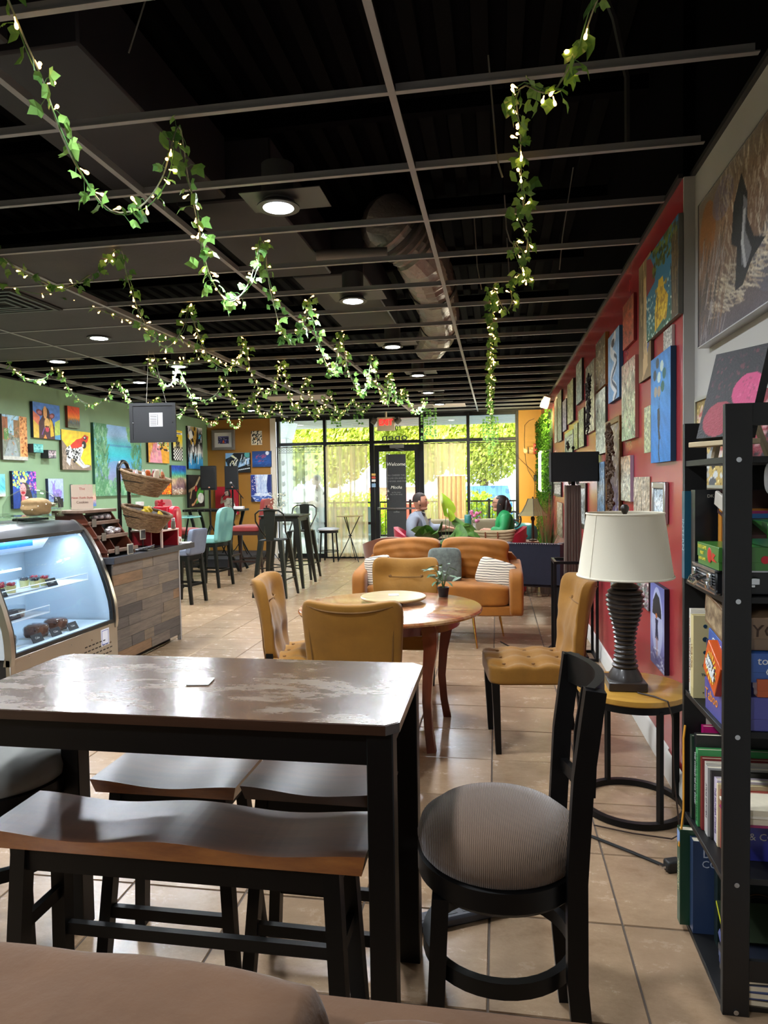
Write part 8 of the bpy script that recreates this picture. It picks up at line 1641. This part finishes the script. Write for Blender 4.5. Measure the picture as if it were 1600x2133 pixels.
garland('big ivy garland with fairy lights draped from the upper left corner towards the exit sign', [(h, -25, -55), (s, 14, -5), (s, 55, 90), (s, 92, 175), (s, 130, 285), (s, 175, 372), (s, 230, 438), (s, 290, 432), (s, 338, 370), (h, 372, 264), (s, 392, 370), (s, 415, 480), (s, 438, 575), (s, 478, 628), (s, 518, 590), (h, 547, 503), (s, 562, 600), (s, 588, 690), (s, 615, 708), (s, 635, 670), (h, 645, 622), (s, 658, 700), (s, 690, 775), (s, 702, 750), (h, 711, 692), (s, 725, 770), (s, 748, 815), (s, 765, 800), (h, 776, 742), (s, 788, 810), (s, 804, 835), (h, 812, 778), (s, 828, 840), (h, 842, 812), (s, 862, 856), (s, 878, 850), (h, 886, 828)], 1.0, 1, 290)
garland('second ivy garland draped from the left edge over the big round ceiling lamp', [(s, -30, 480, 3.6), (s, 10, 540, 3.7), (s, 60, 572, 3.8), (s, 130, 600, 3.95), (s, 195, 568, 4.1), (h, 248, 520), (s, 264, 575), (s, 284, 635), (s, 312, 690), (s, 345, 724), (s, 378, 690), (h, 396, 636), (s, 410, 690), (s, 436, 745), (s, 475, 768), (s, 500, 740), (h, 510, 706), (s, 522, 770), (s, 548, 820), (s, 572, 800), (h, 589, 752), (s, 602, 815), (s, 618, 850), (h, 638, 787), (s, 650, 835), (s, 668, 855), (h, 685, 812), (s, 700, 850), (s, 718, 856), (h, 735, 830), (s, 752, 858), (h, 772, 838)], .8, 2, 120)
garland('nearly bare string of fairy lights curving from the left edge under the dark panels', [(s, -30, 575, 4.1), (s, 52, 601, 4.3), (s, 116, 613, 4.5), (s, 165, 624, 4.7), (s, 225, 652, 5.0), (s, 270, 668, 5.3), (s, 307, 686, 5.6), (s, 352, 700, 5.9), (s, 400, 722, 6.3), (s, 450, 750, 6.8), (s, 490, 762, 7.2), (h, 512, 712)], .3, 3, 30)
garland('garland along the top of the green wall from the left edge', [(h, 15, 751), (s, 32, 775), (s, 60, 790), (s, 92, 788), (h, 121, 768), (s, 140, 805), (s, 165, 832), (s, 195, 842), (s, 222, 828), (h, 245, 795), (s, 262, 826), (s, 285, 848), (s, 312, 842), (h, 330, 828), (s, 350, 862), (s, 375, 862), (h, 399, 840), (s, 418, 868), (s, 445, 882), (h, 469, 856), (s, 482, 884), (s, 495, 888), (h, 504, 866)], .8, 4, 40)
garland('garland looping behind the hanging black panel and on along the ceiling grid', [(h, 312, 744), (s, 322, 775), (s, 340, 800), (s, 356, 800), (h, 372, 768), (s, 386, 800), (s, 405, 830), (s, 432, 834), (s, 455, 815), (h, 466, 784), (s, 480, 820), (s, 498, 846), (s, 514, 848), (h, 527, 816), (s, 540, 856), (s, 560, 864), (h, 580, 840), (s, 592, 872), (s, 612, 872), (h, 636, 848), (s, 655, 872), (h, 680, 850), (s, 700, 872), (h, 722, 852)], .9, 5, 60)
garland('short swag of fairy lights joining the left garlands under the black tee bars', [(h, 312, 744), (s, 338, 748), (s, 371, 752), (s, 400, 748), (s, 425, 738), (h, 440, 727)], .35, 6, 12)
garland('garland running straight down the right side of the ceiling', [(h, 1262, -40), (s, 1236, 20), (s, 1215, 80), (s, 1190, 130), (s, 1172, 165), (s, 1150, 192), (s, 1120, 190), (s, 1095, 178), (h, 1076, 203), (s, 1083, 270), (h, 1085, 335), (h, 1086, 385), (s, 1090, 430), (h, 1084, 455), (s, 1098, 490), (s, 1094, 530), (h, 1072, 505), (s, 1090, 560), (s, 1100, 582), (s, 1080, 570), (h, 1062, 596), (s, 1068, 625), (s, 1055, 650), (s, 1040, 625), (h, 1028, 598), (s, 1028, 640), (h, 1024, 680), (s, 1028, 705), (h, 1022, 728), (s, 1028, 755), (h, 1022, 762), (s, 1026, 790), (h, 1020, 788), (s, 1025, 812), (h, 1020, 812), (s, 1024, 835), (h, 1020, 830), (s, 1023, 862, 12.9), (s, 1021, 885, 12.9)], 1.0, 7, 150)
def hanging(label, px, y0, y1, n, seed):
    t = thing('hanging_ivy', label, 'vine', onY(px, y0, 12.95), 0, 'ivy trails hanging in front of the windows'); b = LOC[t].to_translation(); r = random.Random(seed); lf = MB(); st = MB()
    for k in range(n):
        q = px+(k-(n-1)/2)*11; yb = y1-r.uniform(0, 40); p0, p1 = onY(q, y0, 12.95)-b, onY(q, yb, 12.95)-b; m_ = int((p0-p1).length/.05); st.cyl(p0, p1, .002, n=3)
        for i in range(m_):
            p = p0.lerp(p1, i/m_)
            for sg in (-1, 1):
                if r.random() < .8: lf.faces(iv, ivf, Matrix.Translation(p+Vector((sg*.012, 0, 0))) @ Euler((r.uniform(-.5, .5)+pi/2, r.uniform(.3, 1), 0 if sg > 0 else pi)).to_matrix().to_4x4() @ Matrix.Scale(1.1, 4))
    obj('leaf_cluster', lf, M_ivy, t, kind='stuff'); obj('stem', st, M_gs, t, kind='stuff')
hanging('ivy trails hanging in front of the fanlight right of the door', 893, 842, 925, 3, 1); hanging('ivy trails hanging in front of the rightmost window', 1022, 868, 968, 3, 2); hanging('ivy trails hanging left of the exit sign', 752, 842, 890, 3, 3); hanging('ivy trails hanging over the leftmost fanlight', 700, 850, 895, 2, 4)
